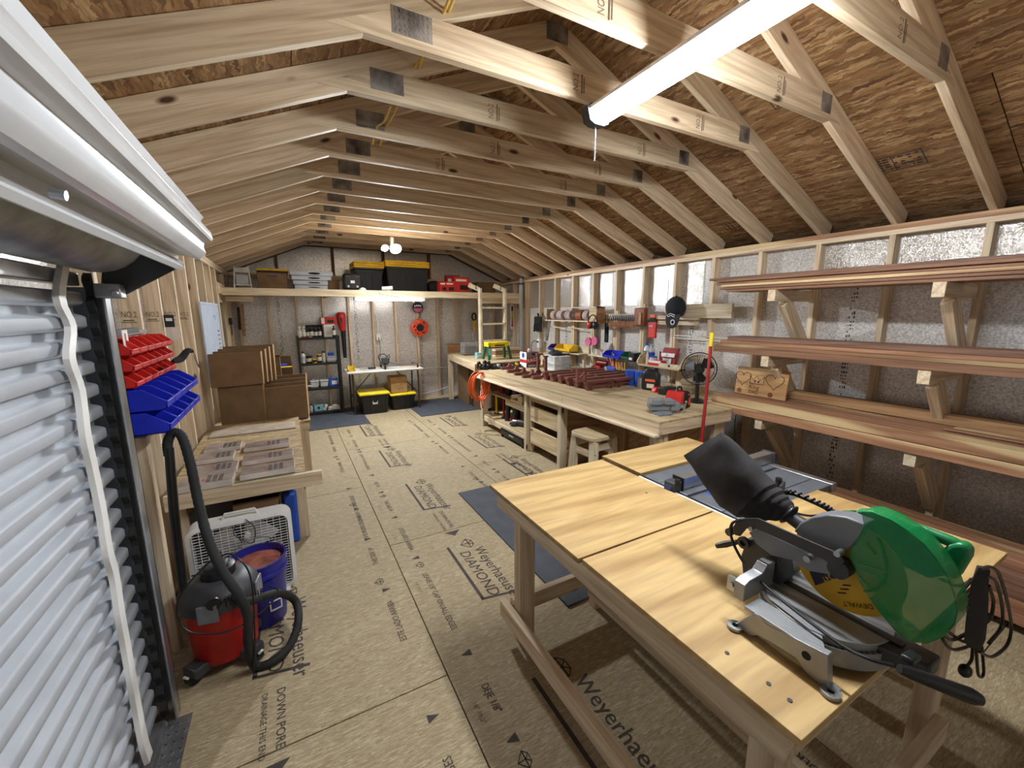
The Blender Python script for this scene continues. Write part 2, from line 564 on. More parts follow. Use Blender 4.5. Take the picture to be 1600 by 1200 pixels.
# ---- floor: sub-floor panels with printed marks
floor = struct(G().box(XL - .1, XR + .1, YF - .1, YB + .1, -.12, -.02).o('floor', seam_dark))
PW, PL, PX0 = 1.206, 2.441, .534
panels = []
for ci in range(-2, 4):
    x0 = PX0 + (ci - 1) * PW if False else PX0 + ci * PW
    ya = 1.634 if ci % 2 else 2.887
    for k in range(-2, 4):
        y0 = ya + k * PL
        a, b = max(x0, XL - .09), min(x0 + PW, XR + .09); c, d = max(y0, YF - .09), min(y0 + PL, YB + .09)
        if b - a < .05 or d - c < .05:
            continue
        g = G().box(0, b - a - .005, 0, d - c - .005, -.018, 0)
        o = g.o('floor_panel', osb_floor, floor, (a + .0025, c + .0025, 0), bev=.002, seg=1)
        panels.append((a, b, c, d, o))


def panel_at(p):
    for a, b, c, d, o in panels:
        if a <= p.x < b and c <= p.y < d:
            return o
    return panels[0][4]


def fprint(g, m, p):
    o = panel_at(p); q = Vector(p) - Vector(o.location)
    return g.turn(Matrix.Translation((q.x, q.y, .0008))).o('printed_mark', m, o)


def ftext(body, size, p, xd, yd, m=ink, align='LEFT', shear=0., sx=1.):
    o = panel_at(p); q = Vector(p) - Vector(o.location); q.z = 0
    text(body, size, q, xd, yd, m, o, align=align, shear=shear, sx=sx)


def diamond(r, n=9):
    """faceted gem outline, r wide, drawn with thin strips; x along -y of the room, y along +x"""
    g = G(); t = r * .055
    P = [(-r, .0), (-.45 * r, .55 * r), (.45 * r, .55 * r), (r, 0), (0, -.95 * r)]
    S = [(0, 1), (1, 2), (2, 3), (3, 4), (4, 0), (0, 3), (1, 5), (5, 2), (5, 4), (5, 0), (5, 3)]
    P.append((0, .02 * r))
    for i, j in S:
        g.bar((P[i][1], -P[i][0], 0), (P[j][1], -P[j][0], 0), t * 1.6, .0008)
    return g


dn, ux = (0, -1, 0), (1, 0, 0)
logo_px = [(750, 882), (667, 770), (617, 713), (581, 671), (708, 657), (758, 687), (820, 727), (445, 975), (930, 1125)]
for px, py in logo_px:
    p = Z(px, py)
    q = p + V(.04, .20, 0)
    ftext('Weyerhaeuser', .112, p + V(.035, .20, 0), dn, ux, ink, sx=.92)
    ftext('DIAMOND', .105, p + V(-.075, .20, 0), dn, ux, ink, shear=.12, sx=1.05)
    fprint(diamond(.062), ink, p + V(.03, .285, 0))
    fr = G().bar((-.125, .30, 0), (-.125, -.32, 0), .02, .0008).bar((-.135, -.32, 0), (.11, -.36, 0), .018, .0008)
    fprint(fr, ink, p)
for px, py in [(693, 813), (600, 691), (788, 715), (428, 1125), (812, 729)]:
    p = Z(px, py)
    ftext('DOWN PORE', .05, p + V(.01, .16, 0), dn, ux, ink)
    ftext('DRAINAGE THIS END', .034, p + V(-.05, .16, 0), dn, ux, ink)
    fprint(G().prism([(-.06, -.2, 0), (.06, -.2, 0), (0, -.27, 0)], (0, 0, .0008)), ink, p)
for k, x in enumerate((PX0, PX0 + PW)):
    y = 6.3
    words_r = ['THIS SIDE UP', 'ESTE LADO ARRIBA', 'LEAVE 1/8" GAP ON ALL EDGES', 'DEJE 1/8"']
    words_l = ['EN BORDERS DEL PANEL', 'THIS SIDE UP', 'ESTE LADO ARRIBA', 'LEAVE 1/8" GAP ON ALL EDGES']
    i = 0
    while y > .5:
        p = V(x + .115, y, 0)
        s = words_r[i % 4]
        ftext(s, .05, p, dn, ux, ink, sx=.8)
        ln = len(s) * .025
        fprint(G().prism([(-.015, 0, 0), (.035, .02, 0), (.035, -.02, 0)], (0, 0, .0008)), ink, p + V(0, -ln - .06, 0))
        if i % 2 == 1:
            fprint(diamond(.035), ink, p + V(.02, -ln - .15, 0))
        ftext('16" 19.2"', .03, p + V(-.07, -.06, 0), dn, ux, ink_faint)
        q = V(x - .115, y - .1, 0); s2 = words_l[i % 4]
        ftext(s2, .05, q + V(0, -len(s2) * .025, 0), (0, 1, 0), (-1, 0, 0), ink, sx=.8)
        fprint(G().prism([(.015, 0, 0), (-.035, .02, 0), (-.035, -.02, 0)], (0, 0, .0008)), ink, q + V(0, .06, 0))
        if i % 2 == 0:
            fprint(diamond(.035), ink, q + V(-.03, .16, 0))
        y -= ln + .26; i += 1

# ---- walls
MARK_R = random.Random(3)


def mark_strip(length, w):
    """a narrow column of small printed characters, too far away to read"""
    g = G(); z = 0
    while z < length:
        h = MARK_R.uniform(.012, .03)
        for k in range(3):
            if MARK_R.random() < .7:
                a = -w / 2 + k * w / 3
                g.box(a, a + w / 3 * MARK_R.uniform(.4, .8), 0, .0006, z, z + h * MARK_R.uniform(.5, 1))
        z += h + .012
    return g


wall_right = struct(G().box(XR + .089, XR + .102, YF, YB + .1, 0, 2.3).o('wall_right', foil_m))
board('bottom_plate', (XR + .0445, YF, .019), (XR + .0445, YB, .019), .038, .089, pine, wall_right)
board('top_plate', (XR + .0445, YF, 2.278), (XR + .0445, YB, 2.278), .038, .089, pine, wall_right)
board('top_plate', (XR + .0445, YF, 2.316), (XR + .0445, YB, 2.316), .038, .089, cedar_sap, wall_right)
k = -3
while T0 + DT * k < YB - .05:
    y = T0 + DT * k
    board('stud', (XR + .0445, y, .038), (XR + .0445, y, 2.259), .089, .038, pine, wall_right, up=(1, 0, 0))
    if k in (5, 6, 7, 8, 9):          # short cleats nailed beside the studs
        board('cleat', (XR + .03, y - .04, .9), (XR + .03, y - .04, [1.78, 1.8, 1.72, 1.76, 1.7][k - 5]), .06, .03, pine, wall_right, up=(1, 0, 0))
    k += 1
for k in range(-1, 13):          # brighter foil strips between the studs
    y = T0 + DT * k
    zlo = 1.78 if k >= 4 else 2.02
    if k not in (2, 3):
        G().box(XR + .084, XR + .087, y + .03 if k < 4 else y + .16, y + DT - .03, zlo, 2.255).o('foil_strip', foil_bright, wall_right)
for y in (1.66, 3.18, 5.6, 7.2):
    g = mark_strip(2.1, .05).turn(Matrix.Translation((XR + .0885, y, .1)) @ Matrix.Rotation(PI / 2, 4, 'Z'))
    g.o('printed_mark_strip', ink, wall_right)

gable = [(XL - .09, 0), (XR + .09, 0), (XR + .09, ZP), (RX, ZR + .16), (XL - .09, ZP)]
wall_back = struct(G().prism([(x, YB + .089, z) for x, z in gable], (0, .013, 0)).o('wall_back', foil_m))
board('bottom_plate', (XL, YB + .0445, .019), (XR, YB + .0445, .019), .038, .089, pine, wall_back)
for i in range(-1, 11):
    x = -.23 + .4085 * i
    if x < XL:
        continue
    board('stud', (x, YB + .0445, .038), (x, YB + .0445, 2.259), .038, .089, pine, wall_back, up=(1, 0, 0))
board('top_plate', (XL, YB + .0445, 2.278), (XR, YB + .0445, 2.278), .038, .089, pine, wall_back)
board('top_plate', (XL, YB + .0445, 2.316), (XR, YB + .0445, 2.316), .038, .089, pine, wall_back)
for i in range(-1, 4):
    x = -.05 + .85 * i
    zt = ZR - abs(x - RX) * SLOPE
    if zt > 2.4:
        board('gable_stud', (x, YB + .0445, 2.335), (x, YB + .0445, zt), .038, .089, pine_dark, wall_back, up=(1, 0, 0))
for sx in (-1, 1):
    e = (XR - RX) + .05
    board('gable_rafter', (RX + sx * e, YB + .02, ZR - e * SLOPE + .07), (RX, YB + .02, ZR + .07), .14, .038, pine_dark, wall_back)  # gable rafters and tie in dark pine: their shade is put into the colour
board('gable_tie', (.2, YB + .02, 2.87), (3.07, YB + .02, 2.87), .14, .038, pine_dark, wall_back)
for x, z0 in ((-.09, 1.0), (1.12, .35), (2.31, .1), (2.75, 1.6)):
    mark_strip(1.95 - z0, .045).turn(Matrix.Translation((x, YB + .0882, z0))).o('printed_mark_strip', ink, wall_back)

wall_left = struct(G().box(XL - .102, XL - .089, 2.02, YB + .1, 0, 2.5).box(XL - .102, XL - .089, YF, 2.02, 2.05, 2.5).o('wall_left', foil_m))
board('top_plate', (XL - .0445, YF, 2.278), (XL - .0445, YB, 2.278), .038, .089, pine, wall_left)
board('top_plate', (XL - .0445, YF, 2.316), (XL - .0445, YB, 2.316), .038, .089, pine, wall_left)
board('bottom_plate', (XL - .0445, 2.1, .019), (XL - .0445, YB, .019), .038, .089, pine, wall_left)
LS = [2.55, 2.66, 3.14, 3.62, 4.11, 4.60, 5.09, 5.57, 6.06, 6.47, 6.51, 7.32, 7.72]
for y in LS:
    board('stud', (XL - .0445, y, .038), (XL - .0445, y, 2.259), .089, .038, pine, wall_left, up=(1, 0, 0))
for y in (2.66, 3.14, 3.62, 4.11, 4.6):
    text('NO.2', .05, V(XL - .085, y - .0195, 1.685), (1, 0, 0), (0, 0, 1), ink_faint, wall_left, sx=.6)
    G().box(XL - .085, XL - .02, y - .0202, y - .0195, 1.655, 1.66).box(XL - .08, XL - .03, y - .0202, y - .0195, 1.665, 1.672).o('printed_mark', ink_faint, wall_left)
board('door_post', (XL + .045, 2.46, 0), (XL + .045, 2.46, 1.14), .13, .06, pine, wall_left, up=(1, 0, 0))
board('header', (XL - .03, 6.53, 2.03), (XL - .03, 7.3, 2.03), .14, .075, pine, wall_left)
board('header', (XL - .04, YF, 2.17), (XL - .04, 2.5, 2.17), .18, .075, pine, wall_left)
wall_front = struct(G().prism([(x, YF, z) for x, z in gable], (0, -.012, 0)).o('wall_front', foil_m))

# ---- ceiling: roof boards over the trusses
ceiling = struct(G().prism([(RX, YF, ZR + .22), (XR + .3, YF, ZR + .22 - (XR + .3 - RX) * SLOPE), (XR + .3, YF, ZR + .2 - (XR + .3 - RX) * SLOPE), (RX, YF, ZR + .2),
                            (2 * RX - XR - .3, YF, ZR + .2 - (XR + .3 - RX) * SLOPE), (2 * RX - XR - .3, YF, ZR + .22 - (XR + .3 - RX) * SLOPE)], (0, YB - YF + .2, 0)).o('ceiling', black_matte))
R_OFF = .1415
for sx in (-1, 1):
    for row in range(3):
        for k in range(-1, 5):
            y0 = YF + k * 2.44 + (1.22 if row % 2 else 0)
            y1 = y0 + 2.435
            y0, y1 = max(y0, YF), min(y1, YB + .1)
            if y1 - y0 < .1:
                continue
            s0 = row * 1.222; s1 = min(s0 + 1.217, 2.86)
            g = G().box(0, y1 - y0, 0, s1 - s0, 0, .011)
            ob = g.o('roof_panel', osb_roof, ceiling)
            sl = 2.86
            base = V(RX + sx * sl * CA, y0, ZR + R_OFF / CA - sl * SA)
            upv = V(-sx * CA, 0, SA); yv = V(0, 1, 0); nz = yv.cross(upv)
            m4 = Matrix((yv, upv, nz)).transposed().to_4x4(); m4.translation = base + upv * s0 + (V(0, 0, 0) if nz.z > 0 else -nz * .011)
            ob.matrix_basis = m4
            # grade stamps: a frame with a few bars of print
            for q in range(2):
                st = G(); lx = .35 + q * 1.25 + .2 * row; ly = .3 + .35 * ((k + q + row) % 2)
                if lx + .3 > y1 - y0 or ly + .2 > s1 - s0:
                    continue
                zz = -.0008 if nz.z > 0 else .0112
                for a, b, c, d in ((0, .3, 0, .006), (0, .3, .15, .156), (0, .006, 0, .156), (.294, .3, 0, .156), (.15, .155, 0, .156)):
                    st.box(lx + a, lx + b, ly + c, ly + d, zz, zz + .0006)
                for r in range(5):
                    for cc in range(7):
                        if MARK_R.random() < .75:
                            st.box(lx + .02 + cc * .038, lx + .02 + cc * .038 + MARK_R.uniform(.01, .032), ly + .02 + r * .026, ly + .02 + r * .026 + .014, zz, zz + .0006)
                st.o('printed_stamp', ink, ob)

# ---- roof trusses
TY = []
for n, k in enumerate(range(-2, 15)):
    y = T0 + DT * k; TY.append(y)
    lab = 'pine roof truss with collar tie and nail plates, %s from the back gable' % (ORD[14 - k] if 14 - k < 18 else 'last')
    t = thing('roof_truss', lab, 'truss', (RX, y, 2.804), group='roof trusses in a row')
    for sx in (-1, 1):
        e = (XR - RX) + .12
        board('rafter', (RX + sx * e, y, ZR - e * SLOPE + .07 / CA), (RX + sx * .0, y, ZR + .07 / CA), .14, .038, pine, t, cut0=0, cut1=-.14 * SLOPE)
    zt = 2.804
    hx = (ZR - zt) / SLOPE
    board('collar_tie', (RX - hx + .005, y - .0005, zt + .07), (RX + hx - .005, y - .0005, zt + .07), .14, .0385, pine, t, cut0=.14 / SLOPE * .94, cut1=-.14 / SLOPE * .94)
    for sx in (-1, 1):
        cx = sx * (hx - .20) if sx < 0 else sx * (hx - .06)
        pl = G().cb((cx if sx < 0 else sx * (hx - .055), -.0205, .085), (.17 if sx < 0 else .11, .0015, .1))
        if k < 6 and sx < 0:
            for a in range(8):
                for b in range(4):
                    pl.cb((cx - .07 + a * .02, -.0215, .05 + b * .024), (.006, .002, .014))
        pl.o('connector_plate', plate_m, t)
    G().cb((0, -.0205, ZR - 2.804 + .07), (.16, .0015, .1)).o('connector_plate', plate_m, t)
    if -1 <= k <= 5:
        for xx in ((-.45 if k % 2 else -.2), .75):
            text('NO.2', .05, V(xx, -.0205, .03), (0, 0, 1), (-1, 0, 0), ink_faint, t, sx=.7)
            G().box(xx + .02, xx + .028, -.0212, -.0205, .025, .115).box(xx + .035, xx + .041, -.0212, -.0205, .03, .1).o('printed_mark', ink_faint, t)

# ---- roll-up door on the left
door_1 = struct(bpy.data.objects.new('door_1', None)); COL.objects.link(door_1); door_1['label'] = 'white corrugated roll-up door with coil hood and guide track'
door_1.location = (-.6, 2.0, 0)


def D(g, name, m, **kw):
    return g.turn(Matrix.Translation((.6, -2.0, 0))).o(name, m, door_1, **kw)


prof = []
P_H = .079
z = .05
while z < 1.74:
    for f, x in ((0, -.632), (.28, -.632), (.38, -.61), (.46, -.604), (.82, -.604), (.9, -.61)):
        prof.append((x, z + f * P_H))
    z += P_H
rows = [[V(x, y, zz) for x, zz in prof] for y in (YF, 1.96)]
g = G(); n = len(prof)
g.add(rows[0] + rows[1], [(i, i + 1, n + i + 1, n + i) for i in range(n - 1)])
cu = D(g, 'curtain', door_metal)
sm = cu.modifiers.new('thick', 'SOLIDIFY'); sm.thickness = .0015
# guide track with weather strip
D(G().box(-.556, -.55, 1.975, 2.03, .0, 1.80).box(-.66, -.55, 2.024, 2.03, 0, 1.8), 'guide_track', steel)
ws = []
zz = .03
while zz < 1.8:
    ws += [(1.982, zz), (1.982, zz + .02), (1.97, zz + .035), (1.964, zz + .05), (1.97, zz + .065)]; zz += P_H
D(G().prism([V(-.60, 1.99, .03)] + [V(-.60, a, b) for a, b in ws] + [V(-.60, 1.99, zz)], (.022, 0, 0)), 'weather_strip', black_soft)
# hood over the coil
hp = [(-.242, 2.07), (-.252, 2.056), (-.25, 2.046), (-.224, 2.015), (-.221, 1.99), (-.226, 1.982), (-.25, 1.975), (-.254, 1.957), (-.248, 1.938), (-.252, 1.93),
      (-.268, 1.914), (-.285, 1.912), (-.29, 1.92), (-.335, 1.925), (-.338, 1.905), (-.325, 1.902), (-.321, 1.892), (-.327, 1.888), (-.322, 1.88), (-.332, 1.868), (-.345, 1.872),
      (-.345, 1.95), (-.30, 1.98), (-.27, 2.05), (-.33, 2.12), (-.7, 2.16), (-.7, 2.165), (-.31, 2.135), (-.25, 2.08)]
D(G().prism([V(x, YF, zz) for x, zz in hp], (0, 2.02 - YF, 0)), 'hood', white_metal)
D(G().cyl((-.545, YF, 1.985), (-.545, 1.93, 1.985), .14, n=28), 'coil', galv)
D(G().box(-.64, -.60, YF, 1.95, 1.80, 1.845), 'top_bar', steel, bev=.004)
pl = [(160, 405), (196, 380), (244, 398), (274, 421), (186, 466), (158, 444)]
D(G().prism([Y(a, b, 2.02) for a, b in pl], (0, .006, 0)), 'end_bracket', dark_steel)
q = Y(172, 455, 1.99)
D(G().cb((q.x, 1.99, q.z), (.07, .06, .05)).cyl((q.x + .02, 1.95, q.z - .01), (q.x + .02, 1.99, q.z - .01), .012), 'axle_clamp', galv, bev=.004)
for px, py in ((157, 256), (287, 360), (97, 303)):
    q = X(px, py, -.262)
    D(G().cyl((q.x - .012, q.y, q.z), (q.x + .004, q.y, q.z - .002), .007, n=8), 'bolt', steel)
# pull strap that hugs the ribs
sp = [V(-.60, 1.83, 1.93)]
for (px, py) in [(100, 400), (92, 465), (110, 510), (108, 560), (124, 610), (133, 680), (146, 740), (158, 800), (168, 862), (178, 900), (187, 960), (196, 1010), (205, 1060), (214, 1110), (224, 1160), (232, 1185)]:
    q = X(px, py, -.592 + .008 * ((py // 50) % 2)); sp.append(q)
sp = spline(sp, 4)
D(G().loft([[p + V(-.006, -.026, 0), p + V(.008, -.022, 0), p + V(.008, .022, 0), p + V(-.006, .026, 0)] for p in sp]), 'pull_strap', white)
D(G().box(-.64, -.58, YF, 1.95, 0, .05), 'bottom_bar', galv, bev=.004)
# threshold strip of chequer plate
th = struct(G().box(-.58, -.5, YF, 1.985, 0, .006).o('trim_1', galv)); th['label'] = 'grey chequer plate threshold strip at roll-up door'
g = G()
for i in range(46):
    y = 1.96 - i * .022
    for j in range(3):
        g.bar((-.575 + j * .027 + (.006 if i % 2 else 0), y, .007), (-.562 + j * .027, y + (.012 if i % 2 else -.012), .007), .004, .003)
g.o('raised_tread', galv, th)['kind'] = 'stuff'

# ---- side door in the left wall near the far end
door_2 = struct(bpy.data.objects.new('door_2', None)); COL.objects.link(door_2); door_2['label'] = 'pine side door with narrow glazed light in left wall'
door_2.location = (-.78, 6.9, 0)
D2 = lambda g, n_, m, **kw: g.turn(Matrix.Translation((.78, -6.9, 0))).o(n_, m, door_2, **kw)
D2(G().box(-.80, -.76, 6.55, 7.29, 0, 1.18).box(-.80, -.76, 6.55, 6.68, 1.18, 1.86).box(-.80, -.76, 7.12, 7.29, 1.18, 1.86).box(-.80, -.76, 6.55, 7.29, 1.86, 1.96), 'door_leaf', pine_z)
D2(G().box(-.785, -.78, 6.68, 7.12, 1.18, 1.86), 'pane', glass)
D2(G().box(-.76, -.745, 6.66, 6.69, 1.16, 1.88).box(-.76, -.745, 7.11, 7.14, 1.16, 1.88).box(-.76, -.745, 6.66, 7.14, 1.85, 1.88).box(-.76, -.745, 6.66, 7.14, 1.16, 1.19), 'glazing_bead', pine_z)
D2(G().box(-.82, -.73, 6.53, 6.555, 0, 1.97).box(-.82, -.73, 7.29, 7.315, 0, 1.97).box(-.82, -.73, 6.53, 7.315, 1.96, 1.985), 'door_frame', pine_pale_z)
D2(G().cyl((-.76, 7.22, 1.0), (-.71, 7.22, 1.0), .012).sph((-.70, 7.22, 1.0), .028), 'door_knob', dark_steel)

# ================================================================== lamps
lf = thing('shop_light', 'long glowing shop light tube hanging under the near trusses', 'light', (1.515, 1.24, 2.69))
G().box(-.066, .066, -.63, .6, .034, .05).box(-.03, .03, -.63, .6, .05, .066).o('housing', white, lf)
G().prism([V(-.058, -.62, .034), V(.058, -.62, .034), V(.06, -.62, .008), V(.045, -.62, -.014), V(.02, -.62, -.024), V(-.02, -.62, -.024), V(-.045, -.62, -.014), V(-.06, -.62, .008)], (0, 1.2, 0)).o('diffuser', tube_near, lf)
for y0 in (-.65, .58):
    G().prism([V(-.08, y0, .05), V(-.055, y0, .066), V(.055, y0, .066), V(.08, y0, .05), V(.06, y0, -.015), V(.03, y0, -.028), V(-.03, y0, -.028), V(-.06, y0, -.015)], (0, .055, 0)).o('end_cap', charcoal, lf)
ch = G()
for i in range(20):
    ch.sph((0, .61, -.03 - i * .0085), .0045, n=6, m=4)
ch.o('pull_chain', steel, lf)
for yy in (-.35, .4):
    lp = G().tube([V(0, yy, .06), V(.012, yy, .1), V(0, yy, .14)], .002, 6)
    lp.o('hanger', steel, lf)
h = X(1395, 10, 2.35)
hk = G().tube([h + V(0, 0, .05)] + arc(h, .02, PI / 2, 2.3 * PI, 12, (1, 0, 0), (0, 0, 1)), .004, 6)
tag(hk.o('hook', steel), 'small bright wire hook hanging from the right rafters', 'hook')

lb = thing('strip_light', 'glowing strip light fixed under the loft beam', 'light', (1.52, 6.88, 1.915))
G().box(-.56, .56, -.03, .03, .0, .03).o('housing', white, lb)
G().box(-.52, .52, -.035, .035, -.022, .0).o('diffuser', tube_loft, lb, bev=.008)
for s in (-1, 1):
    G().box(s * .52, s * .56, -.036, .036, -.022, .03).o('end_cap', off_white, lb)

q = Z(613, 391, 2.615)
lt = thing('garage_light', 'folding garage light with two glaring heads near the back', 'light', (q.x, q.y, 2.615))
G().cyl((0, 0, .03), (0, 0, .185), .03).o('stem', white, lt)
for dx, rr in ((-.11, .05), (.045, .08)):
    R_ = Matrix.Translation((dx, -.02, .02)) @ Matrix.Rotation(math.radians(-48), 4, 'X')
    hd = G().lathe([(rr * .4, .035), (rr * .9, .03), (rr * 1.08, .006), (rr, -.004)], 18).turn(R_).o('lamp_head', white, lt)
    G().sph((0, 0, -.003), rr, rr, .014, 18, 6).turn(R_).o('lens', twin_lamp, hd)
    G().tube([V(0, 0, .05), V(dx * .6, -.01, .05), V(dx, -.005, .04)], .01, 8).o('arm', white, lt)
# ================================================================== left side


def yb(px0, py0, px1, py1, y):
    """x and z extents, on the upright plane at depth y, of a rectangle seen in the photograph"""
    a = Y(px0, (py0 + py1) / 2, y); b = Y(px1, (py0 + py1) / 2, y); m_ = (px0 + px1) / 2
    return a.x, b.x, Y(m_, py1, y).z, Y(m_, py0, y).z


def xb(px0, py0, px1, py1, x):
    """y (far, near) and z (low, high) extents on the plane at x of the right wall"""
    a = X(px0, (py0 + py1) / 2, x); b = X(px1, (py0 + py1) / 2, x); m_ = (px0 + px1) / 2
    return a.y, b.y, X(m_, py1, x).z, X(m_, py0, x).z


def hang_bin(name, d, w, h, m, lip=.42, wall=.006):
    """stack bin seen from its open front: local x out of the wall, y along the row"""
    side = [(0, 0), (d * .9, 0), (d, h * .12), (d, h * lip), (d * .62, h), (0, h)]
    g = G()
    for y in (0, w - wall):
        g.prism([V(a, y, b) for a, b in side], (0, wall, 0))
    g.box(0, d * .92, 0, w, 0, wall)
    g.box(0, wall, 0, w, 0, h)
    g.prism([V(d * .9, 0, 0), V(d, 0, h * .12), V(d, 0, h * lip), V(d - wall, 0, h * lip), V(d - wall, 0, h * .14), V(d * .88, 0, wall)], (0, w, 0))
    g.box(d - .003, d + .004, 0, w, h * lip - .006, h * lip)
    return g


rows = [('red', bin_red, 1.525, 6, .125, .122, .067), ('red', bin_red, 1.455, 6, .125, .122, .067), ('red', bin_red, 1.383, 6, .125, .122, .067),
        ('blue', bin_blue, 1.275, 5, .15, .215, .1), ('blue', bin_blue, 1.17, 5, .15, .215, .1)]
rn = ['top red', 'middle red', 'bottom red', 'upper blue', 'lower blue']
bx0 = {}
for r, (cn, m, z0, nb, w, d, h) in enumerate(rows):
    src = None
    for i in range(nb):
        if src is None:
            src = hang_bin('b', d, w - .006, h, m).o('storage_bin', m, bev=.0015); o = src
        else:
            o = src.copy(); COL.objects.link(o)
        o.location = (XL + .012, 2.34 + i * w, z0)
        tag(o, '%s plastic stack bin, %s from the roll-up door in the %s row' % (cn, ORD[i], rn[r]), 'bin', '%s storage bins on the left wall' % cn)
rl = thing('bin_rail', 'grey steel hanging rail behind the red and blue bins', 'rail', (XL + .006, 2.3, 1.15))
for z0 in (.12, .225, .305, .376, .447):
    G().box(-.006, .0055, 0, .85, z0, z0 + .02).o('rail_strip', steel, rl)
# loose things lying on the top red bins
p = Y(262, 555, 2.6)
o = G().box(0, .03, 0, .5, 0, .025).o('flat_bar', dark_steel, None, (XL + .03, 2.3, 1.611)); tag(o, 'dark metal bar lying across the top red bins', 'bar')
cdo = thing('hang_card', 'white retail card with hook standing in the top red bin', 'card', (XL + .09, 2.42, 1.535))
G().box(0, .002, 0, .07, 0, .10).o('card', paper, cdo)
G().box(.002, .0028, .025, .04, .03, .085).o('hook_print', red_ink, cdo)
cd2 = thing('hang_card', 'white and blue retail card leaning in the nearest top red bin', 'card', (XL + .07, 2.355, 1.535))
G().box(0, .002, 0, .06, 0, .09).o('card', paper, cd2)
G().box(.002, .0028, 0, .06, 0, .045).o('blue_print', blue_ink, cd2)
G().box(.002, .004, .038, .045, .02, .07).o('hex_key', dark_steel, cd2)
pts = [Y(270, 565, 2.72), Y(283, 560, 2.78), Y(293, 548, 2.8), Y(301, 549, 2.83)]
u = thing('umbrella_pouch', 'black folded umbrella pouch with wrist cord on red bins', 'umbrella', tuple(pts[0]))
L0 = pts[0]
G().tube([q - L0 for q in spline(pts, 4)], [.010, .014, .017, .018, .019, .019, .018, .017, .015, .013, .012, .012, .008][:13], 10).o('pouch', fabric, u)
c_ = [pts[3], Y(305, 556, 2.83), Y(309, 568, 2.83), Y(312, 575, 2.83), Y(308, 569, 2.83), Y(303, 556, 2.83)]
G().tube([q - L0 for q in spline(c_, 4)], .0015, 5).o('wrist_cord', black_matte, u)

# bag hanging on the stud, and whiteboard
a0, a1, b0, b1 = yb(256, 492, 272, 511, 3.58)
hb = thing('parts_bag', 'small clear hanging bag with black card header on left studs', 'bag', (a0, 3.585, b0 - .09))
w = a1 - a0
G().box(0, w, 0, .004, .09, .09 + b1 - b0).o('header_card', black, hb)
G().box(.01, w - .01, -.001, 0, .13, .15).o('header_print', white_ink, hb)
G().box(0, w + .02, 0, .012, 0, .09).o('pouch', clear_bag, hb, bev=.004)
wb = thing('whiteboard', 'whiteboard with grey frame and faint handwriting on left wall', 'whiteboard', (XL + .004, 5.0, .98))
y1_, z1_ = 1.22, .84
G().box(.004, .010, .02, y1_ - .02, .02, z1_ - .02).o('writing_face', board_white, wb)
G().box(0, .014, 0, .022, 0, z1_).box(0, .014, y1_ - .022, y1_, 0, z1_).box(0, .014, .022, y1_ - .022, z1_ - .022, z1_).box(0, .014, .022, y1_ - .022, 0, .022).o('frame', silver_plastic, wb)
g = G()
for i in range(9):
    zz = .12 + i * .05
    for j in range(4):
        g.tube([V(.0105, .95 + j * .045 + .012 * math.sin(k * 1.7 + i), zz + .012 * math.cos(k * 2.1 + j)) for k in range(5)], .0015, 4)
g.tube([V(.0105, .75 + .03 * k, .68 + .03 * math.sin(k * 1.3)) for k in range(8)], .0012, 4)
g.o('handwriting', ink_faint, wb)

# ---- low side table with wrapped board packs
TZ = .65
st = thing('side_table', 'low side table with strand board top and pine rails along left wall', 'table', (-.72, 2.96, 0))
S = lambda g_, n_, m_, **kw: g_.turn(Matrix.Translation((.72, -2.96, 0))).o(n_, m_, st, **kw)
S(G().box(-.715, .03, 2.985, 4.66, TZ - .02, TZ), 'table_top', osb_table)
S(G().box(-.715, .032, 2.98, 2.986, TZ - .02, TZ + .001), 'painted_edge', dark_green)
board('front_rail', (-.72, 2.96, TZ - .048), (.128, 2.96, TZ - .048), .095, .038, old_wood if False else pine, st)
board('side_rail', (.0, 2.985, TZ - .065), (.0, 4.66, TZ - .065), .089, .038, pine, st)
board('back_rail', (-.7, 4.64, TZ - .065), (.0, 4.64, TZ - .065), .089, .038, pine, st)
for x, y in ((-.0, 4.58), (-.68, 3.04), (-.68, 4.58)):
    board('leg', (x, y, 0), (x, y, TZ - .021), .089, .038, pine, st, up=(1, 0, 0))
board('leg', (-.02, 3.35, 0), (-.02, 3.35, TZ - .11), .089, .038, pine, st, up=(1, 0, 0))
packs = [('R', (375, 750), (461, 735), .036), ('R', (378, 727), (458, 713), .03), ('R', (381, 706), (452, 694), .03),
         ('L', (275, 771), (364, 754), .04), ('L', (300, 748), (370, 735), .036), ('L', (306, 726), (365, 716), .032), ('L', (318, 708), (376, 699), .026)]
names = {0: 'nearest', 1: 'second', 2: 'third', 3: 'farthest'}
cnt = {'R': 0, 'L': 0}
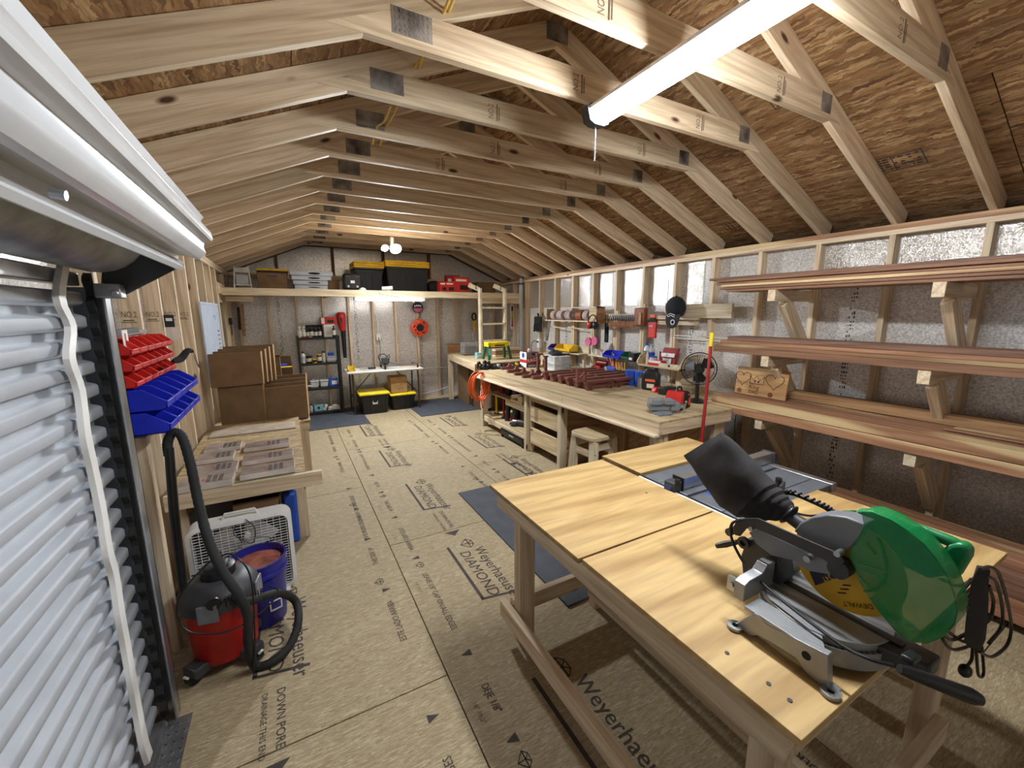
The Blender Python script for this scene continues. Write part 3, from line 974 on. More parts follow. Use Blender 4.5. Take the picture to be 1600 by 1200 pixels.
for side, pa, pb, th in packs:
    A, B = Z(pa[0], pa[1], TZ + .01), Z(pb[0], pb[1], TZ + .01)
    i = cnt[side]; cnt[side] += 1
    rz = math.atan2(B.y - A.y, B.x - A.x) * .6
    A.x = max(A.x, -.705)
    L_ = min(B.x, -.005 if side == 'R' else -.30) - A.x
    dep = .175
    pk = thing('board_pack', 'film-wrapped pack of flooring boards, %s in the %s stack column on the side table' % (names[i], 'right-hand' if side == 'R' else 'wall-side'), 'board pack', (A.x, A.y, TZ), 0, 'wrapped board packs on the side table')
    G().box(0, L_, 0, dep, .001, th).o('boards', pack_paper, pk, bev=.003)
    G().box(0, L_, -.001, .001, .004, th + .0008).o('front_edge', pack_edge, pk)
    G().box(L_ - .001, L_ + .001, 0, dep, .004, th + .0008).o('end_edge', pack_edge, pk)
    pr = G()
    for r in range(3):
        for q_ in range(5):
            pr.box(L_ * .5 + r * .032, L_ * .5 + r * .032 + .022, .03 + q_ * .024, .03 + q_ * .024 + MARK_R.uniform(.008, .018), th + .0004, th + .001)
    pr.o('printed_label', ink, pk)
    G().prism([V(L_ * .42, .06, th + .0004), V(L_ * .47, .06, th + .0004), V(L_ * .445, .1, th + .0004)], (0, 0, .0006)).o('red_mark', red_ink, pk)
g = G().add([Z(325, 686, TZ + .012), Z(463, 664, TZ + .012), Z(463, 652, TZ + .012), Z(348, 664, TZ + .012)], [(0, 1, 2, 3)])
A, B = Z(326, 686, TZ), Z(463, 665, TZ)
o = thing('grey_board', 'flat grey board lying at far end of the side table', 'board', (max(A.x, -.7), A.y, TZ))
G().box(0, .66, 0, .24, .001, .012).o('panel', plain('grey_board_face', rgb(168, 152, 134), .8, 0, .06), o)
for x_ in (.22, .48):
    G().cyl((x_, .05, .012), (x_, .05, .0135), .008, n=8).o('screw_head', dark_steel, o)

# ---- cardboard cartons at the end of the table
pf = thing('carton_platform', 'low pine platform carrying the cardboard cartons', 'platform', (-.72, 4.72, 0))
G().box(0, .86, 0, .62, .57, .59).o('deck', osb_table, pf)
board('front_rail', (-.72, 4.74, .53), (.13, 4.74, .53), .07, .038, pine, pf)
for x, y in ((-.68, 4.76), (.08, 4.76), (-.68, 5.3), (.08, 5.3)):
    board('leg', (x, y, 0), (x, y, .57), .07, .038, pine, pf, up=(1, 0, 0))


def carton(name, label, x0, x1, y0, y1, z0, z1, m=card, flaps=0, rz=0., tilt=0., slot=False):
    t = thing(name, label, 'box', ((x0 + x1) / 2, (y0 + y1) / 2, z0), rz)
    w_, d_, h_ = (x1 - x0) / 2, (y1 - y0) / 2, z1 - z0
    b_ = G()
    tk = .004
    b_.box(-w_, w_, -d_, -d_ + tk, 0, h_).box(-w_, w_, d_ - tk, d_, 0, h_).box(-w_, -w_ + tk, -d_, d_, 0, h_).box(w_ - tk, w_, -d_, d_, 0, h_).box(-w_, w_, -d_, d_, 0, tk)
    if not flaps:
        b_.box(-w_, w_, -d_, d_, h_ - tk, h_)
    b_.o('carton_body', m, t)
    if not flaps:
        G().box(-w_ - .0006, w_ + .0006, -.024, .024, h_ - .02, h_ + .0008).o('packing_tape', tan_box, t)
    if flaps & 1:
        G().prism([V(-w_, -d_, h_), V(w_, -d_, h_), V(w_ - .01, -d_ - .07, h_ - .05), V(-w_ + .01, -d_ - .07, h_ - .05)], (0, .003, .003)).o('flap', m, t)
    if flaps & 2:
        G().prism([V(-w_, d_, h_), V(w_, d_, h_), V(w_ - .01, d_ + .02, h_ + .12), V(-w_ + .01, d_ + .02, h_ + .12)], (0, .003, 0)).o('flap', m, t)
    if flaps & 4:
        G().prism([V(w_, -d_, h_), V(w_, d_, h_), V(w_ + .05, d_ - .01, h_ + .1), V(w_ + .05, -d_ + .01, h_ + .1)], (.003, 0, 0)).o('flap', m, t)
    return t


def flat_cartons(label, group, x0, x1, z0, z1, y, n, dx, dz, rot=.0):
    """flattened cartons leaning one behind the other, each a little higher"""
    for i in range(n):
        t = thing('flat_carton', label % (('front one', 'second from the front', 'third from the front', 'rearmost one')[i] if n > 1 else 'leaning alone'), 'carton', (x0 + dx * i, y + .062 * i, z0), rot, group)
        w_ = x1 - x0; h_ = z1 - z0 + dz * i
        lean = .03
        G().prism([V(0, 0, 0), V(w_, 0, .012), V(w_, lean, h_), V(0, lean, h_ - .008)], (0, .012, 0)).o('front_panel', card, t)
        G().prism([V(0, .034, 0), V(w_, .034, .012), V(w_ + .006, .034 + lean, h_ - .01), V(0, .034 + lean, h_ - .02)], (0, .012, 0)).o('rear_panel', card, t)
        G().prism([V(w_, .0, .012), V(w_ + .006, .044, .012), V(w_ + .012, .044 + lean, h_), V(w_, lean, h_)], (.003, 0, 0)).o('folded_end', tan_box, t)


x0, x1, z0, z1 = yb(342, 602, 413, 658, 4.78)
flat_cartons('brown flattened carton standing on the platform below the stacked ones, %s', 'flattened cartons lower left', x0, x1, .59, z1, 4.78, 2, .0, 0.)
x0, x1, z0b, z1b = yb(326, 551, 409, 603, 4.76)
flat_cartons('brown flattened carton in the raised left stack, %s', 'flattened cartons upper left', x0, x1, z1 - .005, z1b, 4.76, 4, .035, .018)
x0, x1, z0, z1 = yb(413, 604, 480, 652, 4.8)
flat_cartons('brown flattened carton in the right-hand stack, %s', 'flattened cartons right', x0 + .01, x1, .59, z1, 4.8, 4, .004, .032)
x0, x1, z0, z1 = yb(416, 560, 440, 625, 5.3)
carton('carton', 'narrow brown carton behind the right-hand flattened cartons', x0, x1, 5.42, 5.7, 0, z1, card, 4)
x0, x1, z0, z1 = yb(424, 575, 460, 640, 5.8)
t = carton('open_carton', 'open carton with raised rear flap and printed goods inside', x0, x1, 5.8, 6.1, 0, z1, card_dark, 2)
G().cb((-.02, -.02, z1 - .05), (.22, .16, .05)).o('boxed_goods', paper, t)
G().cb((.0, .02, z1 + .005), (.14, .08, .05)).o('boxed_goods', blue_ink, t)
G().cb((.02, -.1, z1 - .01), (.2, .05, .04)).o('boxed_goods', yellow_ink, t)

# ---- shop vacuum
vc = thing('shop_vacuum', 'red and black shop vacuum with long looped hose beside roll-up door', 'vacuum', (-.40, 2.29, 0))
VV = lambda q_: Vector(q_) - Vector((-.40, 2.29, 0))
G().lathe([(.128, .05), (.135, .06), (.15, .33), (.153, .335)], 28).o('drum', red, vc)
hd = G().lathe([(.153, .325), (.165, .33), (.167, .375), (.158, .395), (.135, .42), (.10, .437), (.085, .44)], 28).o('motor_head', charcoal, vc)
G().lathe([(.075, .44), (.072, .48), (.05, .492), (.0, .494)], 20, (0.0, .02, 0)).o('motor_cap', black, hd)
G().box(-.05, .05, -.03, .03, .48, .512).o('carry_handle', charcoal, hd, bev=.012)
for k in range(5):
    G().cb((.045 + k * .014, -.155 + k * .006, .385), (.006, .02, .045)).o('vent_slot', black_matte, hd)
for a in (-1.75, -.2, 2.6):
    G().cb((0, -.166, .35), (.085, .014, .09)).turn(Matrix.Rotation(a + PI / 2, 4, 'Z')).o('latch', grey_paint, vc, bev=.006)
for a in (-2.35, -.75, .8, 2.4):
    R_ = Matrix.Rotation(a, 4, 'Z')
    G().prism([V(.10, -.045, .03), V(.19, -.04, .03), V(.2, -.02, .06), V(.2, .02, .06), V(.19, .04, .03), V(.10, .045, .03)], (0, 0, .05)).turn(R_).o('caster_pod', charcoal, vc, bev=.008)
    cw = G().cyl((.175, -.018, .03), (.175, .018, .03), .03, n=16).turn(R_).o('caster_wheel', black, vc)
    G().cyl((.2, 0, .058), (.208, 0, .052), .014, n=6).turn(R_).o('hub_badge', off_white, vc)
text('RIDGID', .045, V(.065, -.168, .35), (.92, .39, 0), (0, 0, 1), black, vc, 'printed_name')
G().cyl((.0, -.166, .40), (.0, -.175, .40), .03, n=16).o('inlet', black, vc)
h0 = Y(265, 684, 2.42)
wand = [VV(Y(264, 700, 2.40)), VV(Y(272, 800, 2.36)), VV(Y(288, 935, 2.30))]
G().tube(wand, [.019, .02, .018], 12).o('wand', black, vc)
hose = [Y(264, 712, 2.40), Y(262, 692, 2.41), Y(270, 676, 2.41), Y(284, 682, 2.40), Y(297, 722, 2.36), Y(309, 780, 2.30), Y(324, 838, 2.20), Y(345, 888, 2.12), Y(372, 928, 2.07), Y(387, 962, 2.06), Y(388, 1005, 2.06)]
hose += [Z(398, 1040, .03), Z(425, 1034, .025), Z(452, 1010, .045), Z(466, 972, .10), Y(462, 940, 2.33), Y(440, 927, 2.30), Y(412, 932, 2.22), Y(385, 940, 2.14), V(-.33, 2.15, .40)]
hp_ = spline([VV(p_) for p_ in hose], 10)
rr = [.0195 + (.0016 if i % 2 else 0) for i in range(len(hp_))]
G().tube(hp_, rr, 12).o('hose', black_soft, vc)
cord = [Y(345, 862, 2.2), Y(300, 905, 2.12), Y(278, 940, 2.1), Y(282, 975, 2.08), Y(310, 990, 2.06), Y(360, 985, 2.04), Y(410, 955, 2.08), Y(435, 925, 2.12), Y(420, 915, 2.2)]
G().tube(spline([VV(p_) for p_ in cord], 6), .004, 6).o('power_cord', black, vc)
cord = [Y(300, 900, 2.2), Y(330, 890, 2.12), Y(352, 866, 2.16), Y(375, 875, 2.12), Y(392, 905, 2.1), Y(398, 985, 2.05), Z(396, 1050, .02)]
G().tube(spline([VV(p_) for p_ in cord], 6), .004, 6).o('power_cord', black, vc)

# ---- box fan
FX0, FX1, FY, FZ = -.60, -.075, 2.72, .515
bf = thing('box_fan', 'white box fan with wire grille under the side table', 'fan', ((FX0 + FX1) / 2, FY, 0), .02)
W2 = (FX1 - FX0) / 2


def ring_rect(w2, h, r, zc, y, n=6):
    P = []
    for sx, sz, a0 in ((1, 1, 0), (-1, 1, PI / 2), (-1, -1, PI), (1, -1, 1.5 * PI)):
        for k in range(n):
            a = a0 + (PI / 2) * k / (n - 1)
            P.append(V(sx * (w2 - r) + r * math.cos(a), y, zc + sz * (h / 2 - r) + r * math.sin(a)))
    return P


zc = FZ / 2
o1, o2 = ring_rect(W2, FZ, .06, zc, 0), ring_rect(W2, FZ, .06, zc, .11)
i1, i2 = ring_rect(W2 - .022, FZ - .044, .045, zc, -.006), ring_rect(W2 - .022, FZ - .044, .045, zc, .11)
G().loft([o1, i1, i2, o2], closed=True).o('housing', white, bf)
g = G()
for i in range(27):
    zz = .035 + i * .0172
    hw = W2 - .024
    g.box(-hw, hw, .0, .003, zz, zz + .0028)
for i in range(15):
    xx = -W2 + .03 + i * (2 * W2 - .06) / 14
    g.box(xx - .0012, xx + .0012, -.002, .004, .026, FZ - .026)
g.o('grille', white, bf)
for k in range(5):
    a = 2 * PI * k / 5 + .3
    pts_ = [V(.04, .05, -.03), V(.21, .035, -.09), V(.225, .05, .02), V(.17, .075, .1), V(.04, .07, .04)]
    Mb = Matrix.Translation((0, 0, zc)) @ Matrix.Rotation(a, 4, 'Y')
    G().prism([Mb @ p_ for p_ in pts_], (0, .003, 0)).o('blade', off_white, bf)
G().cyl((0, .04, zc), (0, .09, zc), .05).o('hub', off_white, bf)
G().box(-W2 + .02, W2 - .02, .106, .109, .02, FZ - .02).o('rear_grille', charcoal, bf)
G().tube([V(-.09, .05, FZ - .005), V(-.075, .05, FZ + .03), V(.075, .05, FZ + .03), V(.09, .05, FZ - .005)], .009, 8).o('handle', off_white, bf)
G().cyl((.03, -.004, FZ - .1), (.03, -.02, FZ - .1), .016, n=12).o('speed_knob', off_white, bf)
for sx in (-1, 1):
    G().box(sx * .19 - .03, sx * .19 + .03, -.04, .15, .0, .006).o('foot', white, bf)
G().tube(spline([V(-.02, -.01, FZ - .02), V(-.03, -.02, FZ - .08), V(.05, -.025, FZ - .15), V(.07, -.02, FZ - .06), V(.03, -.01, FZ + .0)], 6), .003, 6).o('power_cord', charcoal, bf)

# ---- bucket of pellets
bk = thing('bucket', 'dark blue bucket filled with reddish pellets behind the shop vacuum', 'bucket', (-.255, 2.50, 0))
G().lathe([(.115, .0), (.118, .004), (.136, .30), (.147, .30), (.147, .318), (.139, .32), (.142, .37), (.147, .372), (.146, .378), (.136, .378), (.134, .34), (.0, .338)], 28).o('pail', bucket_blue, bk)
G().lathe([(.134, .338), (.1, .352), (.05, .362), (0, .364)], 24).o('pellet_fill', pellets, bk)['kind'] = 'stuff'
G().tube([V(.142 * math.cos(a), .142 * math.sin(a) + .0, .33 + .09 * max(0, math.sin(a))) for a in [PI * k / 14 for k in range(15)]], .003, 6).o('bail_handle', steel, bk)
g = G()
g.box(.0, .06, -.1345, -.131, .10, .108).box(.0, .006, -.1345, -.131, .10, .16).box(.055, .061, -.1345, -.131, .1, .16).box(.0, .061, -.137, -.134, .155, .161)
g.turn(Matrix.Rotation(.35, 4, 'Z')).o('white_mark', white_ink, bk)

# ---- things stored under and behind the table
q = Z(455, 838)
jg = thing('jug', 'blue plastic jug standing under the side table edge', 'jug', (-.09, 3.36, 0))
G().taper(-.05, .05, -.09, .09, 0, .40, .004).o('body', blue, jg, bev=.02)
G().lathe([(.03, .40), (.022, .44), (.022, .455)], 14).o('neck', blue, jg)
G().cyl((0, 0, .455), (0, 0, .485), .024).o('cap', black, jg)
G().box(.05, .0512, -.05, .05, .12, .3).o('label', white, jg)
t = carton('carton', 'open brown carton half hidden behind the box fan', -.40, -.14, 3.0, 3.30, 0, .50, card_dark, 5)
tb = thing('tool_case', 'black plastic case on floor under far end of side table', 'case', (-.1, 3.95, 0))
G().box(-.4, .12, -.15, .2, .0, .42).o('shell', black, tb, bev=.02)
G().box(-.41, .135, -.16, .21, .42, .45).o('lid', black_matte, tb, bev=.01)
G().box(-.2, -.05, -.165, -.15, .36, .43).o('latch', charcoal, tb, bev=.004)
t = thing('crate', 'dark storage crate on floor behind the box fan near the wall', 'crate', (-.52, 3.25, 0))
G().taper(-.16, .1, -.2, .25, 0, .34, .015).o('body', black, t, bev=.01)
G().box(-.17, .11, -.21, .26, .34, .36).o('rim', charcoal, t, bev=.004)

# ---- rubber mats
for (n_, lab, x0, x1, y0, y1) in (('left', 'slate grey rubber mat in front of the black shelving', -.5, 1.03, 6.5, 7.75), ('right', 'slate grey rubber mat in back right corner by the ladder', 1.84, 3.35, 6.52, 7.75)):
    o = G().box(0, x1 - x0, 0, y1 - y0, 0, .01).o('floor_mat', mat_grey, None, (x0, y0, 0), bev=.003); tag(o, lab, 'mat')
o = G().box(0, 1.1, 0, 1.75, 0, .012).o('floor_mat', mat_grey, None, (1.305, 1.72, 0), bev=.004); tag(o, 'slate grey rubber mat on floor behind the plywood table', 'mat')
# ================================================================== back wall
# ---- black shelving unit with goods
RKY, RKB = 7.46, 7.80
rk = thing('shelving_unit', 'black metal shelving unit with four shelves against back wall', 'shelf', (.13, RKY, 0))
RK = lambda g_, n_, m_, **kw: g_.turn(Matrix.Translation((-.13, -RKY, 0))).o(n_, m_, rk, **kw)
SZ = [1.305, .885, .465, .05]
for x in (.13, .735):
    for y in (RKY, RKB - .03):
        RK(G().box(x, x + .03, y, y + .03, .0, 1.33), 'post', black)
for zz in SZ:
    RK(G().box(.135, .76, RKY + .005, RKB - .005, zz - .03, zz), 'shelf_board', black)
    RK(G().box(.13, .765, RKY - .004, RKY, zz - .034, zz + .006), 'shelf_lip', black)


def at_y(px0, px1, py0, y):
    a = Y(px0, py0, y); b = Y(px1, py0, y); return a.x, b.x


def bottle(label, x, y, z, r, h, m, cap=black, neck=.4, band=None, cat='bottle', group=None, name='bottle'):
    t = thing(name, label, cat, (x, y, z), 0, group)
    G().lathe([(r * .96, 0), (r, .004), (r, h * .68), (r * .85, h * .76), (r * neck, h * .84), (r * neck, h * .88)], 14).o('body', m, t)
    G().cyl((0, 0, h * .88), (0, 0, h), r * neck * 1.15, n=12).o('cap', cap, t)
    if band:
        G().lathe([(r * 1.01, h * .18), (r * 1.012, h * .2), (r * 1.012, h * .58), (r * 1.01, h * .6)], 14).o('label', band, t)
    return t


def jar(label, x, y, z, r, h, m, lid, band=None, group=None, name='jar'):
    t = thing(name, label, name, (x, y, z), 0, group)
    G().lathe([(r * .97, 0), (r, .005), (r, h * .82), (r * .93, h * .85)], 16).o('body', m, t)
    G().cyl((0, 0, h * .85), (0, 0, h), r * .98, n=16).o('lid', lid, t)
    if band:
        G().lathe([(r * 1.01, h * .2), (r * 1.013, h * .22), (r * 1.013, h * .65), (r * 1.01, h * .67)], 16).o('label', band, t)
    return t


def box_of(name, label, cat, x0, x1, y0, y1, z0, z1, m, face=None, bev=.003, group=None, facem=paper):
    t = thing(name, label, cat, ((x0 + x1) / 2, (y0 + y1) / 2, z0), 0, group)
    w_, d_ = (x1 - x0) / 2, (y1 - y0) / 2
    G().box(-w_, w_, -d_, d_, 0, z1 - z0).o('body', m, t, bev=bev)
    if face:
        a, b, c, d = face; h_ = z1 - z0
        G().box(-w_ + a * 2 * w_, -w_ + b * 2 * w_, -d_ - .0012, -d_, c * h_, d * h_).o('printed_face', facem, t)
    return t


yS = 7.58
# top shelf
for i, (px, lab) in enumerate(((467.5, 'white spray bottle at left end of the top black shelf'), (474, 'second white spray bottle on the top black shelf'))):
    x = Y(px, 515, yS).x
    t = bottle(lab, x, yS, SZ[0], .032, .17, off_white, white, .35, paper, group='white bottles on top shelf')
    G().box(-.006, .03, -.008, .008, .165, .185).o('trigger', white, t)
for i in range(4):
    x = Y(480 + i * 6.3, 515, yS).x
    bottle('black labelled bottle on top black shelf, %s from left' % ORD[i], x, yS, SZ[0], .03, .15 + .012 * (i % 2), black, charcoal, .5, off_white, group='black bottles on top shelf')
box_of('tray', 'flat black tray standing behind bottles on top black shelf', 'tray', Y(477, 510, 7.7).x, Y(503, 510, 7.7).x, 7.68, 7.71, SZ[0], SZ[0] + .2, black_matte, (.1, .9, .15, .85), facem=black)
a, b = at_y(506, 523, 515, yS)
box_of('carton', 'white carton with grey print on top black shelf', 'box', a, b, yS, yS + .12, SZ[0], SZ[0] + .21, paper, (.15, .75, .2, .8), facem=off_white)
bottle('tall black bottle with white side label in front of carton', Y(521.5, 515, 7.5).x, 7.51, SZ[0], .026, .19, black, black, .45, off_white)
a, b = at_y(500, 525, 498, 7.66)
zt = SZ[0] + .21
t = box_of('tool_box_carton', 'red retail carton with tool picture on top of white carton', 'box', a, b, 7.6, 7.72, zt, zt + .12, red, (.05, .25, .1, .9))
G().cb((.03, -.062, .05), (.1, .004, .05)).o('tool_picture', black, t, bev=.01)
t = thing('pliers', 'red handled pliers lying on the top black shelf edge', 'pliers', (Y(470, 523, 7.49).x, 7.49, SZ[0]))
G().tube([V(0, 0, .012), V(.06, -.01, .014), V(.12, .008, .012)], .009, 8).o('handle', red, t)
G().tube([V(0, .02, .012), V(.06, .014, .012), V(.12, .008, .012)], .009, 8).o('handle', red, t)
G().tube([V(.12, .008, .012), V(.165, .008, .013)], [.012, .005], 8).o('jaw', steel, t)
# second shelf
bottle('white bottle with black cap on second black shelf', Y(473.5, 556, yS).x, yS, SZ[1], .034, .19, white, black, .4, silver_plastic)
jar('wide black jar with paper label on second black shelf', Y(483, 558, yS).x, yS, SZ[1], .05, .12, black, black, cream)
jar('small yellow tub on second black shelf', Y(491.5, 560, 7.53).x, 7.53, SZ[1], .034, .075, yellow, amber, ink_dark)
jar('dark jar with gold lid on second black shelf', Y(498.5, 558, yS).x, yS, SZ[1], .038, .14, label_dark, amber, paper)
bottle('white tube bottle with tall black cap on second black shelf', Y(505.5, 555, yS).x, yS, SZ[1], .027, .18, off_white, black, .8)
a, b = at_y(511, 524, 556, yS)
t = box_of('blister_pack', 'blue and white blister packs at right end of second black shelf', 'pack', a, b, yS, yS + .06, SZ[1], SZ[1] + .1, silver_plastic, (.05, .95, .3, .6))
G().cb((0, .02, .125), (.1, .03, .06)).o('upper_pack', blue, t, bev=.01)
# third shelf
for i, (p0, p1, lab, m) in enumerate(((485, 498, 'left clear lidded tub on third black shelf', clear_plastic), (500, 513, 'right clear lidded tub on third black shelf', clear_plastic))):
    a, b = at_y(p0, p1, 596, yS)
    t = thing('tub', lab, 'tub', ((a + b) / 2, yS + .06, SZ[2]), 0, 'clear tubs on third shelf')
    w_ = (b - a) / 2
    G().taper(-w_, w_, -.07, .07, 0, .1, .008).o('body', m, t, bev=.006)
    G().box(-w_ - .004, w_ + .004, -.075, .075, .1, .112).o('lid', white, t, bev=.003)
    G().box(-w_ + .012, w_ - .012, -.058, .058, .004, .07).o('contents', off_white, t, bev=.006)
a, b = at_y(514, 528, 594, yS)
t = box_of('carton', 'blue carton with white print on third black shelf', 'box', a, b, yS, yS + .13, SZ[2], SZ[2] + .13, blue, (.3, .9, .2, .7), facem=paper)
G().box(-.02, .04, -.06, .0, .13, .15).o('paper_bag', clear_bag, t, bev=.005)
o = G().prism([V(0, 0, 0), V(.03, 0, .0), V(.02, 0, .13), V(.005, 0, .13)], (0, .02, 0)).o('chisel', orange, None, (Y(523, 580, 7.62).x, 7.71, SZ[2])); tag(o, 'orange handle standing behind blue carton on third shelf', 'handle')
g = G()
for k in range(7):
    g.sph((.03 * k, .02 * (k % 2), .012 + .006 * (k % 3)), .032, .035, .014, 8, 5)
o = g.o('plastic_bag', clear_bag, None, (Y(489, 588, yS).x, yS + .05, SZ[2] + .115)); tag(o, 'crumpled clear plastic bag lying on the clear tubs', 'bag')
g = G()
for k in range(4):
    g.sph((.02 * k, .015 * (k % 2), .02 + .004 * (k % 3)), .03, .03, .018, 8, 5)
o = g.o('plastic_bag', off_white, None, (Y(479, 600, yS).x, yS, SZ[2])); tag(o, 'small white bag at left end of third black shelf', 'bag')
# bottom shelf
bottle('clear water bottle on bottom black shelf', Y(486, 634, yS).x, yS, SZ[3], .025, .13, clear_plastic, black, .5)
a, b = at_y(491, 505, 632, yS)
box_of('carton', 'pale teal carton on bottom black shelf', 'box', a, b, yS, yS + .12, SZ[3], SZ[3] + .11, teal, (.35, .6, .3, .7), facem=label_dark)
g = G()
for k in range(6):
    g.sph((.012 * (k % 3), .02 * (k // 3), .02 + .03 * (k % 3)), .03, .03, .026, 8, 5)
o = g.o('rag', off_white, None, (Y(507, 634, yS).x, yS, SZ[3])); tag(o, 'bunched white rag on bottom black shelf', 'rag')
t = thing('folded_cloth', 'folded grey cloth with white rag on top on bottom shelf', 'cloth', (Y(522, 636, yS).x, yS + .03, SZ[3]))
for k in range(3):
    G().box(-.1 + .006 * k, .1 - .004 * k, -.07, .07, .001 + .018 * k, .018 + .018 * k).o('fold', off_white if k else pack_edge, t, bev=.007)
G().sph((.02, 0, .068), .05, .04, .018, 10, 6).o('top_rag', white, t)

# ---- wall hangings on the back wall
q = Y(533, 500, 7.72)
bl = thing('leaf_blower', 'red leaf blower with long black nozzle hung on back wall', 'blower', (q.x, 7.785, Y(533, 560, 7.72).z))
h = Y(533, 488, 7.72).z - Y(533, 560, 7.72).z
G().loft([[V(.028 + r * math.cos(a), r * .8 * math.sin(a), zz) for a in [2 * PI * k / 14 for k in range(14)]] for r, zz in ((.028, 0), (.034, h * .2), (.042, h * .55), (.046, h * .62))]).o('nozzle', black, bl)
G().loft([[V(.01 + cx + r * math.cos(a), r * .8 * math.sin(a), zz) for a in [2 * PI * k / 14 for k in range(14)]] for r, zz, cx in ((.05, h * .6, .01), (.062, h * .72, .004), (.075, h * .88, 0), (.078, h * .95, 0), (.05, h, 0))]).o('motor_body', red, bl)
G().cyl((0, 0, h * .97), (0, .15, h * .97), .008, n=8).o('hanging_peg', steel, bl)
G().tube([V(-.03, -.06, h * .95), V(-.035, -.09, h * .85), V(.0, -.08, h * .7)], .012, 8).o('handle', deep_red, bl)
G().cb((.0, -.05, h * .82), (.04, .03, .1)).o('grip_slot', black, bl, bev=.01)

q = Y(656, 512, 7.78)
rl2 = thing('cord_reel', 'round orange cord reel with dark hub on back wall', 'cord reel', (q.x, 7.846, q.z))
G().lathe([(.155, -.04), (.165, -.036), (.168, 0), (.165, .036), (.155, .04), (.062, .04), (.058, .02), (.058, -.02), (.062, -.04)], 30, (0, -.045, 0), (0, 1, 0)).o('disc', orange_red, rl2)
G().lathe([(.07, -.05), (.072, -.03), (.0, -.028)], 20, (0, -.05, 0), (0, 1, 0)).o('hub', black, rl2)
for a, r_, l_ in ((.9, .12, .04), (2.9, .115, .05), (4.3, .12, .05), (5.3, .11, .06), (3.6, .1, .03)):
    G().cb((0, 0, 0), (l_, .006, .022)).turn(Matrix.Translation((r_ * math.cos(a), -.092, r_ * math.sin(a))) @ Matrix.Rotation(-a - 1.2, 4, 'Y')).o('outlet_mark', black, rl2)
G().cyl((-.02, -.1, .11), (-.02, -.088, .11), .012, n=10).o('screw_knob', amber, rl2)
q = Y(653.5, 480.5, 7.8)
cs = thing('round_sign', 'round black and pink badge sign on back wall stud', 'sign', (q.x, 7.835, q.z))
G().cyl((0, 0, 0), (0, -.012, 0), .105, n=26).o('disc', label_dark, cs)
P = [V(.09 * math.cos(a), -.013, .09 * math.sin(a)) for a in [PI + .15 + (PI - .3) * k / 12 for k in range(13)]]
G().prism(P, (0, -.002, 0)).o('pink_field', pink, cs)
text('HOF', .05, V(-.055, -.0125, .012), (1, 0, 0), (0, 0, 1), white_ink, cs, 'lettering') if False else None
g = G()
for k in range(4):
    g.cb((-.055 + .036 * k, -.0135, .028 + .008 * math.sin(k)), (.022, .002, .03))
g.o('pale_emblem', white_ink, cs)

q = Y(591, 527, 7.83)
ob = thing('outlet_box', 'white outlet box with plug on back wall stud', 'outlet', (q.x, 7.835, q.z - .05))
G().box(-.035, .035, -.03, 0, 0, .11).o('box', white, ob, bev=.004)
G().cb((.002, -.032, .03), (.02, .012, .022)).o('socket', black, ob)
G().cb((.002, -.032, .08), (.02, .006, .022)).o('socket', off_white, ob)
pts = [V(.0, -.02, .11), Y(590, 505, 7.83) - Vector(ob.location), Y(586, 485, 7.83) - Vector(ob.location), Y(585, 474, 7.83) - Vector(ob.location)]
G().tube(spline(pts, 5), .006, 6).o('supply_cable', cable_white, ob)
pts = [V(.0, -.04, .03), V(.015, -.06, -.12), V(.0, -.05, -.35), V(-.02, -.05, -.55), V(-.01, -.05, -.62)]
G().tube(spline(pts, 5), .004, 6).o('plug_cord', dark_steel, ob)
for lab, pp in (('upper white cable running along the back wall to the right', [(660, 577), (668, 575), (690, 574), (700, 574)]), ('lower white cable sagging along the back wall near the floor', [(640, 616), (660, 615), (680, 611), (700, 604)])):
    pts = [Y(a_, b_, 7.83) for a_, b_ in pp]
    o = G().tube(spline(pts, 6), .009, 6).o('cable', cable_white); tag(o, lab, 'cable')

# ---- white folding table with engraver
FTZ = .735
ft = thing('folding_table', 'white folding table with dark legs against back wall', 'table', (1.45, 7.4, 0))
G().box(-.64, .64, -.26, .3, FTZ - .035, FTZ).o('table_top', off_white, ft, bev=.014)
for sx in (-1, 1):
    g = G()
    g.tube([V(sx * .55, -.2, FTZ - .04), V(sx * .55, -.23, .02)], .013, 8).tube([V(sx * .55, .2, FTZ - .04), V(sx * .55, .23, .02)], .013, 8)
    g.tube([V(sx * .55, -.215, .3), V(sx * .55, .215, .3)], .009, 8).tube([V(sx * .55, -.23, .015), V(sx * .55, .23, .015)], .012, 8)
    g.o('leg_frame', dark_steel, ft)
    G().tube([V(sx * .55, 0, .3), V(sx * .2, 0, FTZ - .04)], .008, 8).o('brace', dark_steel, ft)
yT = 7.3
a, b = at_y(543, 554, 572, yT)
t = thing('storage_bin', 'small yellow stack bin at left end of the folding table', 'bin', ((a + b) / 2, yT, FTZ))
hang_bin('b', .12, b - a, .085, yellow).turn(Matrix.Rotation(-PI / 2, 4, 'Z')).turn(Matrix.Translation((-(b - a) / 2, .06, 0))).o('bin_body', amber, t)
G().cb((0, 0, .012), (.08, .06, .016)).o('parts', navy, t)
x0 = Y(598, 570, 7.35).x; x1 = Y(650, 572, 7.35).x
eg = thing('engraver', 'aluminium frame laser engraver standing on the folding table', 'engraver', (x0, 7.2, FTZ))
w = x1 - x0
for y in (.0, .36):
    G().box(0, w, y, y + .02, .05, .075).o('rail', steel, eg)
for x in (0., w - .02):
    G().box(x, x + .02, 0, .38, .05, .075).o('rail', steel, eg)
for x in (.0, w - .02):
    for y in (0, .36):
        G().box(x, x + .025, y, y + .025, 0, .05).o('foot', black, eg)
G().box(.03, .05, .0, .38, .075, .10).o('gantry', dark_steel, eg)
G().box(-.02, .1, .1, .17, .08, .19).o('laser_head', charcoal, eg, bev=.008)
